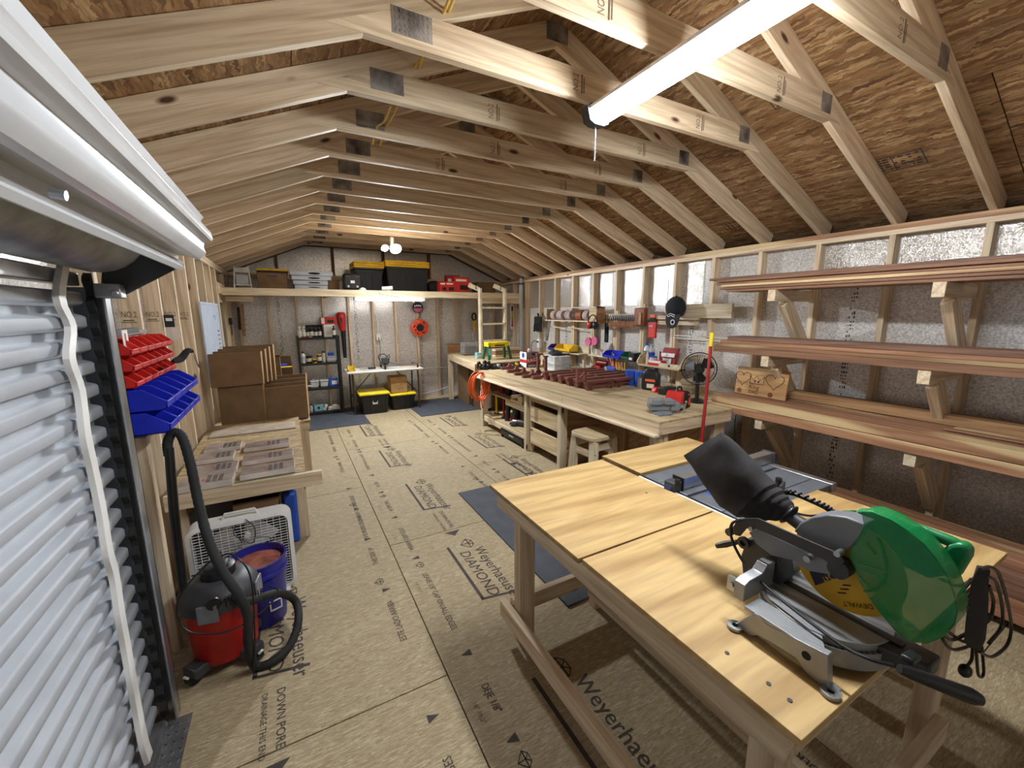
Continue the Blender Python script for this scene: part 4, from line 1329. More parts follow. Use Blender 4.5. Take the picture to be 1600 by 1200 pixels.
G().lathe([(.02, 0), (.03, .02), (.03, .07)], 12, (.03, .09, .03)).o('lens_cone', black, eg)
G().tube(spline([V(.05, .13, .19), V(.12, .12, .24), V(.1, .1, .12), V(.2, .2, .08)], 6), .006, 6).o('ribbon_cable', black, eg)
G().tube(spline([V(-.02, .2, .1), V(-.06, .16, .22), V(.02, .13, .26), V(.09, .12, .2)], 6), .008, 6).o('drag_chain', black, eg)
t = thing('power_supply', 'black power supply lying on the white folding table', 'power supply', (Y(581, 573, 7.4).x, 7.4, FTZ))
G().box(-.06, .06, -.03, .03, 0, .035).o('body', black, t, bev=.005)
G().tube(spline([V(-.06, 0, .02), V(-.12, -.03, .012), V(-.2, .02, .008)], 5), .004, 6).o('lead', black, t)
o = G().box(-.2, .2, -.1, .1, 0, .008).o('plywood_sheet', ply_x, None, (Y(640, 571, 7.6).x, 7.58, FTZ)); tag(o, 'pale plywood sheet lying at right end of folding table', 'sheet')
t = thing('metal_ruler', 'steel ruler lying flat on the folding table', 'ruler', (Y(575, 577, 7.22).x, 7.24, FTZ))
G().box(-.15, .15, -.015, .015, 0, .002).o('blade', steel, t)


def tote(label, x0, x1, y0, y1, z0, h, group=None, lids=1, rims=1, lidm=yellow, sticker=False, name='storage_tote'):
    t = thing(name, label, 'tote', ((x0 + x1) / 2, (y0 + y1) / 2, z0), 0, group)
    w_, d_ = (x1 - x0) / 2, (y1 - y0) / 2
    G().taper(-w_ + .02, w_ - .02, -d_ + .02, d_ - .02, 0, h - .05, .035, .03).o('body', tote_black, t, bev=.012)
    for k in range(4):
        xx = -w_ + .07 + k * (2 * w_ - .14) / 3
        G().prism([V(xx - .016, -d_ + .046, .03), V(xx + .016, -d_ + .046, .03), V(xx + .02, -d_ + .018, h - .08), V(xx - .02, -d_ + .018, h - .08)], (0, -.008, 0)).o('rib', tote_black, t, bev=.003)
    for k in range(rims):
        G().box(-w_ + .012, w_ - .012, -d_ + .012, d_ - .012, h - .055 + k * .035, h - .03 + k * .035).o('rim', tote_black, t, bev=.006)
    zl = h - .03 + (rims - 1) * .035
    for k in range(lids):
        lo = G().box(-w_, w_, -d_, d_, zl + k * .034, zl + .032 + k * .034).o('lid', lidm, t, bev=.01)
    zt_ = zl + (lids - 1) * .034 + .032
    G().box(-w_ + .05, w_ - .05, -d_ + .05, -d_ + .062, zt_ - .001, zt_ + .008).box(-w_ + .05, w_ - .05, d_ - .062, d_ - .05, zt_ - .001, zt_ + .008).box(-w_ + .05, -w_ + .062, -d_ + .05, d_ - .05, zt_ - .001, zt_ + .008).box(w_ - .062, w_ - .05, -d_ + .05, d_ - .05, zt_ - .001, zt_ + .008).o('lid_ridge', lidm, t, bev=.003)
    if sticker:
        s_ = G().cb((.0, -d_ + .03, h * .6), (.12, .003, .09)).o('sticker', paper, t)
        G().cb((.0, -d_ + .0278, h * .6), (.06, .002, .035)).o('sticker_picture', ink_dark, t)
    return t, zt_


a, b = Z(567, 646), Z(604, 643)
tote('black tote with yellow lid and white sticker under the folding table', a.x - .06, b.x + .06, 7.07, 7.6, 0, .36, 'totes under the folding table', sticker=True)
tt, zl = tote('shorter black tote with yellow lid under right end of folding table', 1.49, 1.95, 7.16, 7.62, 0, .29, 'totes under the folding table')
x0, x1, z0, z1 = yb(609, 589, 637, 616, 7.22)
x0 = max(x0, 1.52)
t = carton('carton', 'brown carton with faint print standing on the shorter tote', x0, x1, 7.24, 7.52, zl + .009, min(z1, FTZ - .045), tan_box, 0)
text('FRAGILE', .045, V(-.09, -.1405, .12), (1, 0, 0), (0, 0, 1), ink_faint, t, sx=.8) if False else None
g = G()
for k in range(5):
    g.box(-.07 + .03 * k, -.05 + .03 * k, -.1412, -.14, .12 + .004 * k, .14 + .004 * k)
g.box(-.06, .08, -.1412, -.14, .085, .092).box(-.03, .05, -.1412, -.14, .06, .066)
g.o('faint_print', ink_faint, t)

# ---- things at the far left corner
for lab, px0, py0, px1, py1, m in (('dark spirit level hung by the side door frame', 372, 480, 375, 515, black), ('brown stick leaning beside the side door frame', 378, 475, 382, 525, old_wood)):
    A, B = Y(px0, py0, 7.835), Y(px1, py1, 7.835)
    o = G().bar((0, 0, 0), B - A, .035, .02, (0, 1, 0)).o('spirit_level' if 'level' in lab else 'stick', m, None, A); tag(o, lab, 'level' if 'level' in lab else 'stick')
A = Y(369, 502, 7.3)
t = thing('padlock', 'black padlock and strap hung beside the side door', 'lock', (XL + .02, A.y, A.z))
G().box(-.02, .02, -.03, .03, -.05, .05).o('lock_body', black, t, bev=.012)
G().tube(arc((0, 0, .05), .02, 0, PI, 8, (0, 1, 0)), .005, 6).o('shackle', steel, t)
G().tube([V(0, 0, -.05), V(.004, .005, -.13), V(0, .0, -.2)], .007, 6).o('strap', black, t)

# ---- loft shelf across the back
LFZ, LFY = 2.055, 6.92
lo = thing('loft_shelf', 'pine loft shelf spanning the back of the shed', 'shelf', (XL, LFY, LFZ))
board('front_beam', (XL, LFY, LFZ - .052), (XR, LFY, LFZ - .052), .104, .04, pine_pale, lo)
board('lower_cleat', (XL + .02, LFY + .1, LFZ - .15), (XL + .35, LFY + .1, LFZ - .15), .07, .04, pine, lo)
board('lower_beam', (3.15, LFY - .01, LFZ - .15), (XR, LFY - .01, LFZ - .15), .085, .04, pine, lo)
for i in range(9):
    x = XL + .25 + i * .55
    board('joist', (x, LFY + .02, LFZ - .06), (x, YB, LFZ - .06), .089, .038, pine, lo)
o = G().box(0, XR - XL, .0, YB - LFY, -.014, -.0).o('deck', osb_core, lo)
yL = 7.06
lz = LFZ


def lyb(a_, b_, c_, d_, y=yL):
    x0_, x1_, z0_, z1_ = yb(a_, b_, c_, d_, y)
    return x0_, x1_, lz, z1_


x0, x1, z0, z1 = lyb(364, 415, 391, 449)
t = thing('step_stool', 'white folding step stool standing on the loft at far left', 'stool', ((x0 + x1) / 2, yL + .05, lz))
w = (x1 - x0) / 2; h = z1 - z0
for sx in (-1, 1):
    G().bar((sx * w, 0, 0), (sx * (w - .02), .02, h), .018, .03).o('side_rail', white, t)
G().box(-w + .01, w - .01, -.01, .03, h - .09, h - .02).o('top_bar', off_white, t, bev=.005)
G().box(-w + .03, w - .03, .0, .01, .06, h - .12).o('panel', silver_plastic, t)
G().box(-w, w, -.005, .015, .04, .055).o('rung', white, t)
x0, x1, z0, z1 = lyb(400, 419, 452, 449)
tote('black tote with yellow lid behind the brown box on loft', x0, x1, yL + .1, yL + .55, lz, z1 - lz - .0, 'totes on the loft', lidm=amber)
x0, x1, z0, z1 = lyb(402, 426, 449, 449)
t = carton('carton', 'brown box with purple label slot standing on loft', x0, x1, yL - .02, yL + .1, lz, z1, card, 0)
G().cb((.0, -.0615, (z1 - lz) * .78), (.13, .002, .018)).o('label_slot', purple, t)
for i in range(4):
    x0, x1, _, _ = yb(453 + i * 2, 424, 521 - i * 3, 449, yL + .02)
    hh = .069
    t = thing('drawer_unit', 'pale silver stacking drawer on loft, %s from the top of its stack' % ORD[i], 'drawer', ((x0 + x1) / 2, yL + .2, lz + (3 - i) * hh), 0, 'stacked drawers on the loft')
    w = (x1 - x0) / 2
    G().box(-w, w, -.17, .17, 0.001, hh - .003).o('body', silver_plastic, t, bev=.008)
    P = [V(.035 + .085 * math.cos(a) * (1), -.1715, .035 + (.016 - .003 * i) * math.sin(a)) for a in [2 * PI * k / 16 for k in range(16)]]
    G().prism(P, (0, -.001, 0)).o('handle_slot', black_matte, t)
x0, x1, z0, z1 = lyb(513, 438, 530, 449)
carton('carton', 'small brown carton beside the silver drawers on loft', x0, x1, yL + .02, yL + .2, lz, z1, card_dark)
x0, x1, z0, z1 = lyb(536, 428, 564, 451, 7.0)
t = thing('tool_case', 'black ribbed tool case with white label on loft', 'case', ((x0 + x1) / 2, 7.0, lz))
w = (x1 - x0) / 2; h = z1 - z0
G().taper(-w, w, -.06, .08, 0, h, -.0).o('shell', black, t, bev=.03)
G().cb((0, -.0615, h * .5), (.06, .002, .04)).o('label', paper, t)
for sx in (-1, 1):
    G().cb((sx * w * .45, -.062, h * .82), (.07, .012, .03)).o('latch', charcoal, t, bev=.005)
    G().cb((sx * w * .5, -.064, h * .22), (.03, .012, .03)).o('foot_stud', silver_plastic, t, bev=.006)
x0, x1, z0, z1 = lyb(552, 416, 601, 450, 7.1)
tote('stack of three nested black totes under three amber lids on loft', x0 + .02, x1, 7.1, 7.6, lz, z1 - lz - .03, 'totes on the loft', 3, 2, amber)
x0, x1, z0, z1 = lyb(602, 417, 672, 451, 7.1)
tote('wide black tote under three amber lids on loft', x0 + .01, x1, 7.1, 7.62, lz, z1 - lz + .025, 'totes on the loft', 3, 1, amber)
q = Y(566, 451, 6.97)
t = thing('puck_light', 'small white dome puck lamp on the loft edge', 'lamp', (q.x, 6.98, lz))
G().lathe([(.06, 0), (.062, .012), (.05, .03), (.025, .042), (0, .045)], 16).o('dome', white, t)
G().cyl((0, 0, .0), (0, 0, .006), .066, n=16).o('base_ring', off_white, t)
q = Y(606, 450, 6.95)
t = thing('camera_light', 'white cylindrical camera with bent cable clipped to loft beam', 'camera', (q.x, 6.94, lz))
G().cyl((-.09, .02, .03), (.07, -.02, .045), .032, n=16).o('barrel', white, t)
G().cyl((.07, -.02, .045), (.078, -.022, .0455), .029, n=16).o('lens', black, t)
G().cyl((0, 0, 0), (0, 0, .02), .02).o('mount', off_white, t)
G().tube(spline([V(-.09, .0, .03), V(-.14, -.03, .0), V(-.15, -.035, -.05), V(-.1, -.035, -.065), V(.05, -.035, -.085), V(.16, -.035, -.1)], 6), .007, 6).o('cable', dark_steel, t)
rb = [((687, 440, 698, 453), 'narrow red tool carton at left of the red group on loft'), ((696, 440, 711, 453), 'middle red tool carton with black tool picture on loft'), ((710, 433, 734, 454), 'tall red tool carton nearest the ladder on loft')]
for i, (bb, lab) in enumerate(rb):
    x0, x1, z0, z1 = lyb(*bb, 6.99)
    t = box_of('tool_carton', lab, 'box', x0 + .004, x1 - .004, 6.99, 7.15, lz, z1, red, (.1, .8, .72, .86), group='red tool cartons on loft')
    G().cb(((x1 - x0) * .12, -.082, (z1 - lz) * .32), ((x1 - x0) * .55, .003, (z1 - lz) * .3)).o('tool_picture', black, t, bev=.01)
x0, x1, z0, z1 = lyb(702, 432, 710, 440, 7.2)
box_of('tool_carton', 'rear red carton peeking over the others on loft', 'box', x0 - .06, x1 + .1, 7.18, 7.3, lz, z1 + .02, deep_red, (.1, .8, .6, .8), group='red tool cartons on loft')
x0, x1, z0, z1 = lyb(746, 441, 774, 455, 7.15)
carton('carton', 'brown carton behind the ladder top on loft', x0, x1, 7.15, 7.4, lz, z1, card)
o = G().sph((0, 0, .1), .16, .14, .12, 12, 7).o('duffel', black_matte, None, (Y(678, 440, 7.3).x, 7.3, lz - .01)); tag(o, 'dark soft bag behind the red cartons on loft', 'bag')

# ---- ladder
ld = thing('ladder', 'pale painted wooden ladder with angled hand rails up to the loft', 'ladder', (3.33, 6.72, .93))
LY = 6.72
xa, xb_ = Y(750.5, 500, LY).x, Y(788.5, 500, LY).x
for x in (xa, xb_):
    board('rail', (x, LY, .93), (x, LY, 2.12), .09, .04, cream, ld, up=(0, 1, 0))
    board('hand_rail', (x - .0, LY + .03, 2.10), (x - .16, LY + .12, 2.18), .075, .035, cream, ld, up=(0, 0, 1))
    G().box(x - 3.33 - .07, x - 3.33 - .02, .035, .036, 1.17, 1.24).o('nail_plate', plate_m, ld)
for py in (481, 506, 532, 558):
    zz = Y(770, py, LY).z
    board('rung', (xa, LY, zz), (xb_, LY, zz), .03, .09, cream, ld)
# ================================================================== right side: workbench and wall
BZ, BX, BN, BF = .86, 2.48, 2.16, 5.62
wbn = thing('workbench', 'long pine workbench with plywood top along the right wall', 'workbench', (BX, BN, 0))
W = lambda g_, n_, m_, **kw: g_.turn(Matrix.Translation((-BX, -BN, 0))).o(n_, m_, wbn, **kw)
W(G().add([(BX, BN, BZ - .02), (3.39, BN, BZ - .02), (3.39, 2.52, BZ - .02), (XR - .005, 2.52, BZ - .02), (XR - .005, BF, BZ - .02), (BX, BF, BZ - .02), (BX, BN, BZ), (3.39, BN, BZ), (3.39, 2.52, BZ), (XR - .005, 2.52, BZ), (XR - .005, BF, BZ), (BX, BF, BZ)], [(5, 4, 3, 2, 1, 0), (6, 7, 8, 9, 10, 11)] + [(i, (i + 1) % 6, 6 + (i + 1) % 6, 6 + i) for i in range(6)]), 'bench_top', bench_ply, bev=.002)
for y0, y1 in ((BN, 3.45), (3.45, 4.72), (4.72, BF)):
    board('fascia', (BX + .018, y0 + .001, BZ - .066), (BX + .018, y1 - .001, BZ - .066), .09, .036, pine, wbn)
board('lip_strip', (BX - .012, BN, BZ - .115), (BX - .012, BF, BZ - .115), .02, .06, pine_pale, wbn)
board('end_fascia', (BX + .04, BN + .018, BZ - .066), (3.385, BN + .018, BZ - .066), .09, .036, pine, wbn)
board('end_fascia', (BX + .04, BF - .018, BZ - .066), (XR - .01, BF - .018, BZ - .066), .09, .036, redwood, wbn)
for y in (2.23, 3.52, 4.24, 5.53):
    board('leg', (BX + .06, y, 0), (BX + .06, y, BZ - .126), .089, .06, pine_pale, wbn, up=(1, 0, 0))
board('leg', (BX + .125, 2.23, 0), (BX + .125, 2.23, BZ - .12), .038, .089, pine_pale, wbn, up=(1, 0, 0))
for y in (2.23, 4.24, 5.53):
    board('leg', (3.62 if y > 3 else 3.31, y, 0), (3.62 if y > 3 else 3.31, y, BZ - .11), .14, .04, pine, wbn, up=(1, 0, 0))
W(G().box(3.1, 3.112, 2.25, 4.2, .02, BZ - .11), 'back_panel', old_wood)
for y in (2.7, 3.15):
    board('panel_batten', (3.08, y, .02), (3.08, y, BZ - .11), .089, .036, old_wood, wbn, up=(0, 1, 0))
W(G().box(2.52, 3.3, 4.27, 5.5, .17, .188), 'lower_shelf', bench_ply)
board('shelf_edge', (2.53, 4.27, .13), (2.53, 5.5, .13), .08, .036, pine_pale, wbn)
W(G().box(2.6, 3.3, 4.27, 5.5, .50, .518), 'middle_shelf', bench_ply)
board('shelf_edge', (2.61, 4.27, .47), (2.61, 4.95, .47), .07, .036, pine_pale, wbn)
# open drawer cabinet under the bench
dc = thing('drawer_cabinet', 'pine drawer cabinet with three open-topped drawers under workbench', 'cabinet', (2.5, 3.56, 0))
ya, yb2 = 3.57, 4.185
for y in (ya - .0, yb2):
    board('side_post', (2.56, y, .0), (2.56, y, .73), .05, .03, pine_pale, dc, up=(1, 0, 0))
zs = [(X(832, a_, 2.52).z, X(832, b_, 2.52).z) for a_, b_ in ((610, 627), (635, 658), (669, 693))]
for i, (zt, zb) in enumerate(zs):
    zt, zb = min(zt, .725), max(zb, .05)
    dr = G().box(.02, .042, .022, yb2 - ya - .022, zb, zt).o('drawer', pine_pale, dc)
    board_mat = pine_pale
    dr.data.materials.clear(); dr.data.materials.append(wood('drawer_front_%d' % i, rgb(234, 215, 178), rgb(196, 164, 112), axis=1, fine=.7))
    G().box(.05, .55, .03, yb2 - ya - .03, zb, zb + .01).o('drawer_bottom', bench_ply, dr)
    G().box(.05, .55, .03, .042, zb, zt - .03).o('drawer_side', bench_ply, dr)
    G().box(.05, .55, yb2 - ya - .042, yb2 - ya - .03, zb, zt - .03).o('drawer_side', bench_ply, dr)
    if i == 1:
        pr = G()
        for r in range(9):
            pr.box(.0188, .02, .42, .5, zb + .02 + r * .017, zb + .03 + r * .017)
        pr.o('printed_stamp', ink_faint, dr)
G().box(.58, .6, 0, yb2 - ya, .02, .73).o('cabinet_back', old_wood, dc)
for y in (-.012, yb2 - ya):
    G().box(.08, .58, y, y + .012, .02, .725).o('cabinet_side', old_wood, dc)  # side panels and top added to keep light out of the drawer gaps
G().box(.02, .6, 0, yb2 - ya, .715, .729).o('cabinet_top', old_wood, dc)

# ---- stool in front of the bench
SX, SY = Z(890, 716, .2).x, 0
sp_ = Z(928, 675, .58)
so = thing('stool', 'small pine stool with rounded seat in front of workbench', 'stool', (sp_.x, sp_.y, 0), .1)
seat = ring_rect(.175, .35, .09, 0, 0)
seat = [V(p_.x, p_.z, 0) for p_ in seat]
G().loft([[p_ + V(0, 0, .545) for p_ in seat], [p_ + V(0, 0, .58) for p_ in seat]]).o('seat', bench_ply, so, bev=.006)
for sx in (-1, 1):
    for sy in (-1, 1):
        G().bar((sx * .15, sy * .15, 0), (sx * .12, sy * .12, .545), .055, .07, (0, 1, 0)).o('leg', pine_pale_z, so)
for s in (-1, 1):
    G().box(-.1, .1, s * .125 - .012, s * .125 + .012, .44, .50).o('apron', pine_pale, so)
    G().box(s * .125 - .012, s * .125 + .012, -.1, .1, .38, .44).o('stretcher', pine_y, so)

# ---- redwood pieces drying on the bench
tp = [(784, 578), (794, 583), (805, 587), (818, 591), (833, 593)]
for i, (px, py) in enumerate(tp):
    p = Z(px, py, BZ)
    t = thing('stained_block', 'dark red stained block with upright stub, %s from the far bench end' % ORD[i], 'wood block', (max(p.x, BX + .1), p.y, BZ), 0, 'stained stub blocks drying on bench')
    G().box(0, .24 if i < 4 else .13, 0, .05, 0, .04).o('base_bar', redwood, t, bev=.003)
    if i < 4:
        G().prism([V(.1, .005, .04), V(.2, .005, .04), V(.17, .005, .06), V(.165, .005, .1), V(.135, .005, .1), V(.13, .005, .06)], (0, .04, 0)).o('stub', redwood, t)
for i, (pa, h) in enumerate((((838, 588), .28), ((850, 590), .26))):
    p = Z(pa[0], pa[1], BZ)
    t = thing('stained_post', '%s slim dark red stained post on flared foot on bench' % ('taller left' if i == 0 else 'right'), 'wood post', (p.x + .05, p.y + .04, BZ), 0, 'stained posts on bench')
    G().prism([V(-.08, -.02, 0), V(.08, -.02, 0), V(.06, -.02, .04), V(.02, -.02, .09), V(-.02, -.02, .09), V(-.06, -.02, .04)], (0, .04, 0)).o('flared_foot', redwood, t)
    G().box(-.016, .016, -.016, .016, .06, h).o('upright', redwood, t)
    G().box(-.03, .07 if i == 0 else .03, -.02, .02, h, h + .02).o('cap', redwood, t)
bars = [(849, 594.5), (860, 597.5), (873, 600.5), (885, 604), (899, 607.5), (915, 612)]
for i, (px, py) in enumerate(bars):
    p = Z(px, py, BZ)
    for j in range(2):
        x0 = p.x + .02 + j * (.43 if i < 4 else .41)
        if x0 > 3.55:
            continue
        L_ = .40
        t = thing('stained_bench', 'dark red stained block with notched feet, %s row from far end, %s piece' % (ORD[i], 'front' if j == 0 else 'rear'), 'wood block', (x0, p.y, BZ), .01 * (i - 2), 'stained notched blocks drying on bench')
        G().box(0, L_, 0, .072, .075, .105).o('top_slab', redwood, t, bev=.003)
        for xx in (.03, L_ - .07):
            G().prism([V(xx, .01, 0), V(xx + .015, .01, .0), V(xx + .02, .01, .025), V(xx + .035, .01, .03), V(xx + .04, .01, 0), V(xx + .055, .01, 0), V(xx + .055, .01, .075), V(xx - .02, .01, .075)], (0, .052, 0)).o('notched_foot', redwood, t)
        G().box(.09, L_ - .1, .03, .055, .03, .075).o('stretcher', redwood, t)
p = Z(908, 596, BZ + .11)
t = thing('stained_stand', 'small dark red stained open stand resting on the stained blocks', 'stand', (p.x, p.y, BZ + .106))
for x in (-.05, .05):
    G().box(x - .014, x + .014, -.014, .014, 0, .12).o('upright', redwood, t)
G().box(-.07, .07, -.016, .016, .12, .145).o('top_bar', redwood, t)
G().box(-.05, .05, -.012, .012, .0, .025).o('bottom_bar', redwood, t)
G().bar((-.04, 0, .03), (.04, 0, .09), .014, .014).o('brace', redwood, t)

# ---- boxes and bins standing at the back of the bench
a, b, c = Z(806, 570, BZ), Z(816, 573, BZ), Z(837, 571, BZ)
t = thing('rag_box', 'blue white and red carton lettered rags on workbench', 'box', (b.x, b.y - .13, BZ), 0)
hh = .235
G().box(0, .22, 0, .2, 0, hh).o('body', deep_red, t)
G().box(-.001, 0, 0, .2, 0, hh).o('side_face', paper, t)
G().cyl((-.002, .1, hh * .78), (-.0008, .1, hh * .78), .04, n=18).o('side_emblem', blue_ink, t)
G().box(-.0022, -.001, 0, .2, hh * .3, hh * .5).o('side_band', red_ink, t)
G().box(0, .22, -.0012, 0, hh * .68, hh).o('front_band', plain('rag_box_grey', rgb(120, 112, 112), .6), t)
G().box(0, .22, -.0012, 0, 0, hh * .18).o('front_foot_band', label_dark, t)
text('RAGS', .078, V(.012, -.0015, hh * .32), (1, 0, .12), (-.12, 0, 1), white_ink, t, 'lettering')
text('PAINTERS', .03, V(.03, -.0015, hh * .57), (1, 0, .1), (-.1, 0, 1), white_ink, t, 'lettering') if False else None
G().box(.09, .16, -.003, 0, hh * .78, hh * .95).o('handle_slot', label_dark, t, bev=.004)
for k in range(3):
    G().box(.03, .19, -.0018, -.001, .012 + .01 * k, .016 + .01 * k).o('small_print', white_ink, t)
G().sph((.1, .09, hh + .015), .03, .025, .04, 8, 6).o('pulled_rag', white, t)

p = Z(866, 580, BZ)
t = thing('drawer_organizer', 'white organizer with two clear drawers on workbench', 'organizer', (p.x, p.y, BZ), -.1)
for k in range(2):
    z0 = .005 + k * .1
    G().box(.006, .26, .008, .30, z0, z0 + .09).o('drawer', clear_plastic, t, bev=.006)
    G().box(.05, .12, -.006, .012, z0 + .03, z0 + .045).o('pull', white, t, bev=.003)
    G().box(.03, .22, .05, .25, z0 + .004, z0 + .03).o('contents', off_white, t)
for z0 in (0, .1, .2):
    G().box(0, .27, 0, .31, z0 - .0 if z0 else 0, z0 + .007).o('frame_shelf', white, t, bev=.003)
for x in (0., .262):
    for y in (0., .302):
        G().box(x, x + .008, y, y + .008, 0, .2).o('frame_post', white, t)
G().box(.262, .27, .0, .31, 0, .2).o('side_panel', off_white, t)
p0 = Vector(t.location)
t2 = thing('sander_case', 'dark grey tool pouch lying on the drawer organizer', 'tool pouch', (p0.x + .1, p0.y + .12, BZ + .208), .2)
G().sph((.05, .05, .035), .12, .1, .035, 12, 7).o('pouch', charcoal, t2)
G().box(-.02, .26, -.05, -.01, 0, .022).o('handle_bar', black, t2, bev=.006)
G().box(-.03, .1, .02, .08, .05, .075).o('flap', navy, t2, bev=.01)

for (px0, py0, px1, py1, m, lab, nm) in ((866, 539, 890, 549, amber, 'mustard yellow stack bin on the wall rack behind organizer', 'yellow'), (856, 538, 866, 547, purple, 'purple stack bin beside the yellow bin on wall rack', 'purple'),
                                         (941, 549, 968, 560, bin_blue, 'bright blue stack bin on wall rack above the pliers', 'blue'), (969, 552, 986, 562, dark_green, 'dark green stack bin right of the blue bin', 'green')):
    ya_, yb_, z0, z1 = xb(px0, py0, px1, py1, 3.78)
    w = abs(ya_ - yb_)
    o = hang_bin('b', .17, w, max(z1 - z0, .09), m).turn(Matrix.Rotation(PI, 4, 'Z')).o('storage_bin', m, None, (3.95, ya_, z0)); tag(o, lab, 'bin', 'bins on the right wall')
rk2 = thing('bin_rack', 'small pine rack with cleats carrying bins above workbench', 'rack', (3.9, 4.9, 1.0))
z_ = X(880, 550, 3.8).z
for y in (5.75, 5.3, 4.95):
    board('rack_post', (3.96, y, BZ + .0), (3.96, y, z_), .04, .04, pine_pale, rk2, up=(0, 1, 0))
board('rack_shelf', (3.9, 4.9, z_ - .01), (3.9, 5.8, z_ - .01), .018, .16, pine_pale, rk2)
board('rack_back', (3.985, 4.86, z_ + .03), (3.985, 5.25, z_ + .03), .14, .02, pine_pale, rk2)
for lab, px0, px1, py in (('pale pine tool block standing behind the stained posts', 842, 862, 578),):
    p = Z(px0, py, BZ)
    o = thing('tool_block', lab, 'block', (p.x + .35, p.y + .2, BZ))
    G().box(0, .12, 0, .3, 0, .17).o('block', pine_y, o, bev=.004)
    G().box(-.02, .14, -.02, .32, .17, .19).o('top', pine_pale, o)
# white rack of small bits with pegs
t = thing('bit_rack', 'cream peg rack crowded with white bits on right wall', 'rack', (3.92, 4.48, X(925, 550, 3.9).z - .06))
G().box(0, .06, -.3, .32, 0, .02).o('shelf', cream, t)
G().box(.05, .066, -.3, .32, -.02, .1).o('backing', cream, t)
for k in range(12):
    G().cyl((.02 + .015 * (k % 2), -.2 + k * .042, .02), (.01 + .015 * (k % 2), -.2 + k * .042, .07 + .02 * (k % 3)), .011, n=8).o('bit', off_white if k % 3 else paper, t)

# hand tools in tubs
p = Z(957, 584, BZ)
t = thing('tool_caddy', 'blue handled tool caddy with screwdrivers on workbench', 'caddy', (p.x + .02, p.y, BZ))
G().taper(-.06, .06, -.09, .09, 0, .1, .01).o('tub', blue, t, bev=.008)
for k, (dx, dy, h_, m) in enumerate(((-.03, .05, .22, red), (.0, -.06, .2, steel), (.03, .03, .24, off_white), (-.02, -.02, .21, navy), (.02, .07, .19, steel))):
    G().cyl((dx * .6, dy * .6, .05), (dx * 1.5, dy * 1.5, h_), .011, n=8).o('tool_handle', m, t)
cols = [orange, yellow, steel, red, black, amber, orange, navy]
for i in range(7):
    p = Z(962 + i * 3.6, 585 + (i % 3), BZ)
    t = thing('pliers', 'upright pliers with coloured grips, %s from left in the tool row' % ORD[i], 'pliers', (min(p.x + .1, 3.88), p.y, BZ), 0, 'pliers standing at back of bench')
    for s in (-1, 1):
        G().tube([V(0, s * .008, .07), V(0, s * .022, .11), V(0, s * .026, .16), V(0, s * .02, .19)], .008, 7).o('grip', cols[i], t)
    G().tube([V(0, 0, 0), V(0, 0, .04), V(0, 0, .08)], [.006, .012, .014], 7).o('jaw', dark_steel, t)
p = Z(983, 606, BZ)
t = thing('glue_tub', 'pair of bright blue plastic tubs joined side by side on workbench', 'tub', (p.x + .16, p.y + .06, BZ))
for k, dy in enumerate((-.075, .075)):
    G().lathe([(.056, 0), (.064, .01), (.068, .15), (.071, .152), (.071, .17), (.0, .172)], 18, (0, dy, 0)).o('tub', blue, t)
    G().lathe([(.072, .16), (.073, .175), (.0, .18)], 18, (0, dy, 0)).o('lid', blue, t)
p = Z(998, 607, BZ)
t = thing('steel_canister', 'brushed steel canister between blue tubs and oil jug', 'canister', (p.x + .03, p.y, BZ))
G().lathe([(.036, 0), (.038, .004), (.038, .12)], 18).o('can', steel, t)
G().lathe([(.039, .12), (.039, .13), (.012, .145), (.01, .165)], 18).o('lid', charcoal, t)
p = Z(1012, 610, BZ)
t = thing('oil_jug', 'black motor oil jug with orange label on workbench', 'jug', (p.x + .05, p.y, BZ), .35)
G().loft([[V(x_, y_, z_) for x_, y_ in ((-.05 * s, -.085 * s), (.05 * s, -.085 * s), (.05 * s, .085 * s), (-.05 * s, .085 * s))] for s, z_ in ((.95, 0), (1., .01), (1., .17), (.8, .21), (.35, .225))]).o('body', black, t, bev=.012)
G().tube([V(0, -.02, .215), V(0, .05, .225), V(0, .075, .2), V(0, .08, .14)], .012, 8).o('handle', black, t)
G().cyl((0, -.045, .21), (0, -.045, .245), .022, n=12).o('cap', black_matte, t)
G().box(-.0515, -.05, -.06, .05, .03, .14).o('label', label_dark, t)
G().box(-.053, -.0513, -.06, .05, .10, .125).o('label_band', orange, t)
G().box(-.053, -.0513, -.05, .03, .03, .075).o('label_picture', cream, t)
p = Z(930, 581, BZ)
t = thing('cordless_drill', 'dark red cordless drill lying behind stained blocks', 'drill', (p.x + .25, p.y + .1, BZ), .2)
G().cyl((0, .12, .1), (0, -.06, .1), .035, n=14).o('motor_body', deep_red, t)
G().cyl((0, -.06, .1), (0, -.12, .1), .026, .014, n=14).o('chuck', black, t)
G().bar((0, .06, .08), (.0, .09, .0), .035, .045, (0, 1, 0)).o('grip', black, t)
G().box(-.04, .04, .05, .15, 0.0, .05).o('battery', red, t, bev=.008)
t = thing('drill_driver', 'second red and black driver beside the cordless drill', 'drill', (p.x + .25, p.y - .2, BZ), -.5)
G().cyl((0, .1, .12), (0, -.06, .12), .036, n=14).o('motor_body', red, t)
G().cyl((0, -.06, .12), (0, -.1, .12), .024, .012, n=14).o('chuck', dark_steel, t)
G().bar((0, .05, .1), (0, .07, .02), .034, .044, (0, 1, 0)).o('grip', black, t)
G().box(-.04, .04, .02, .12, 0, .05).o('battery', black, t, bev=.008)

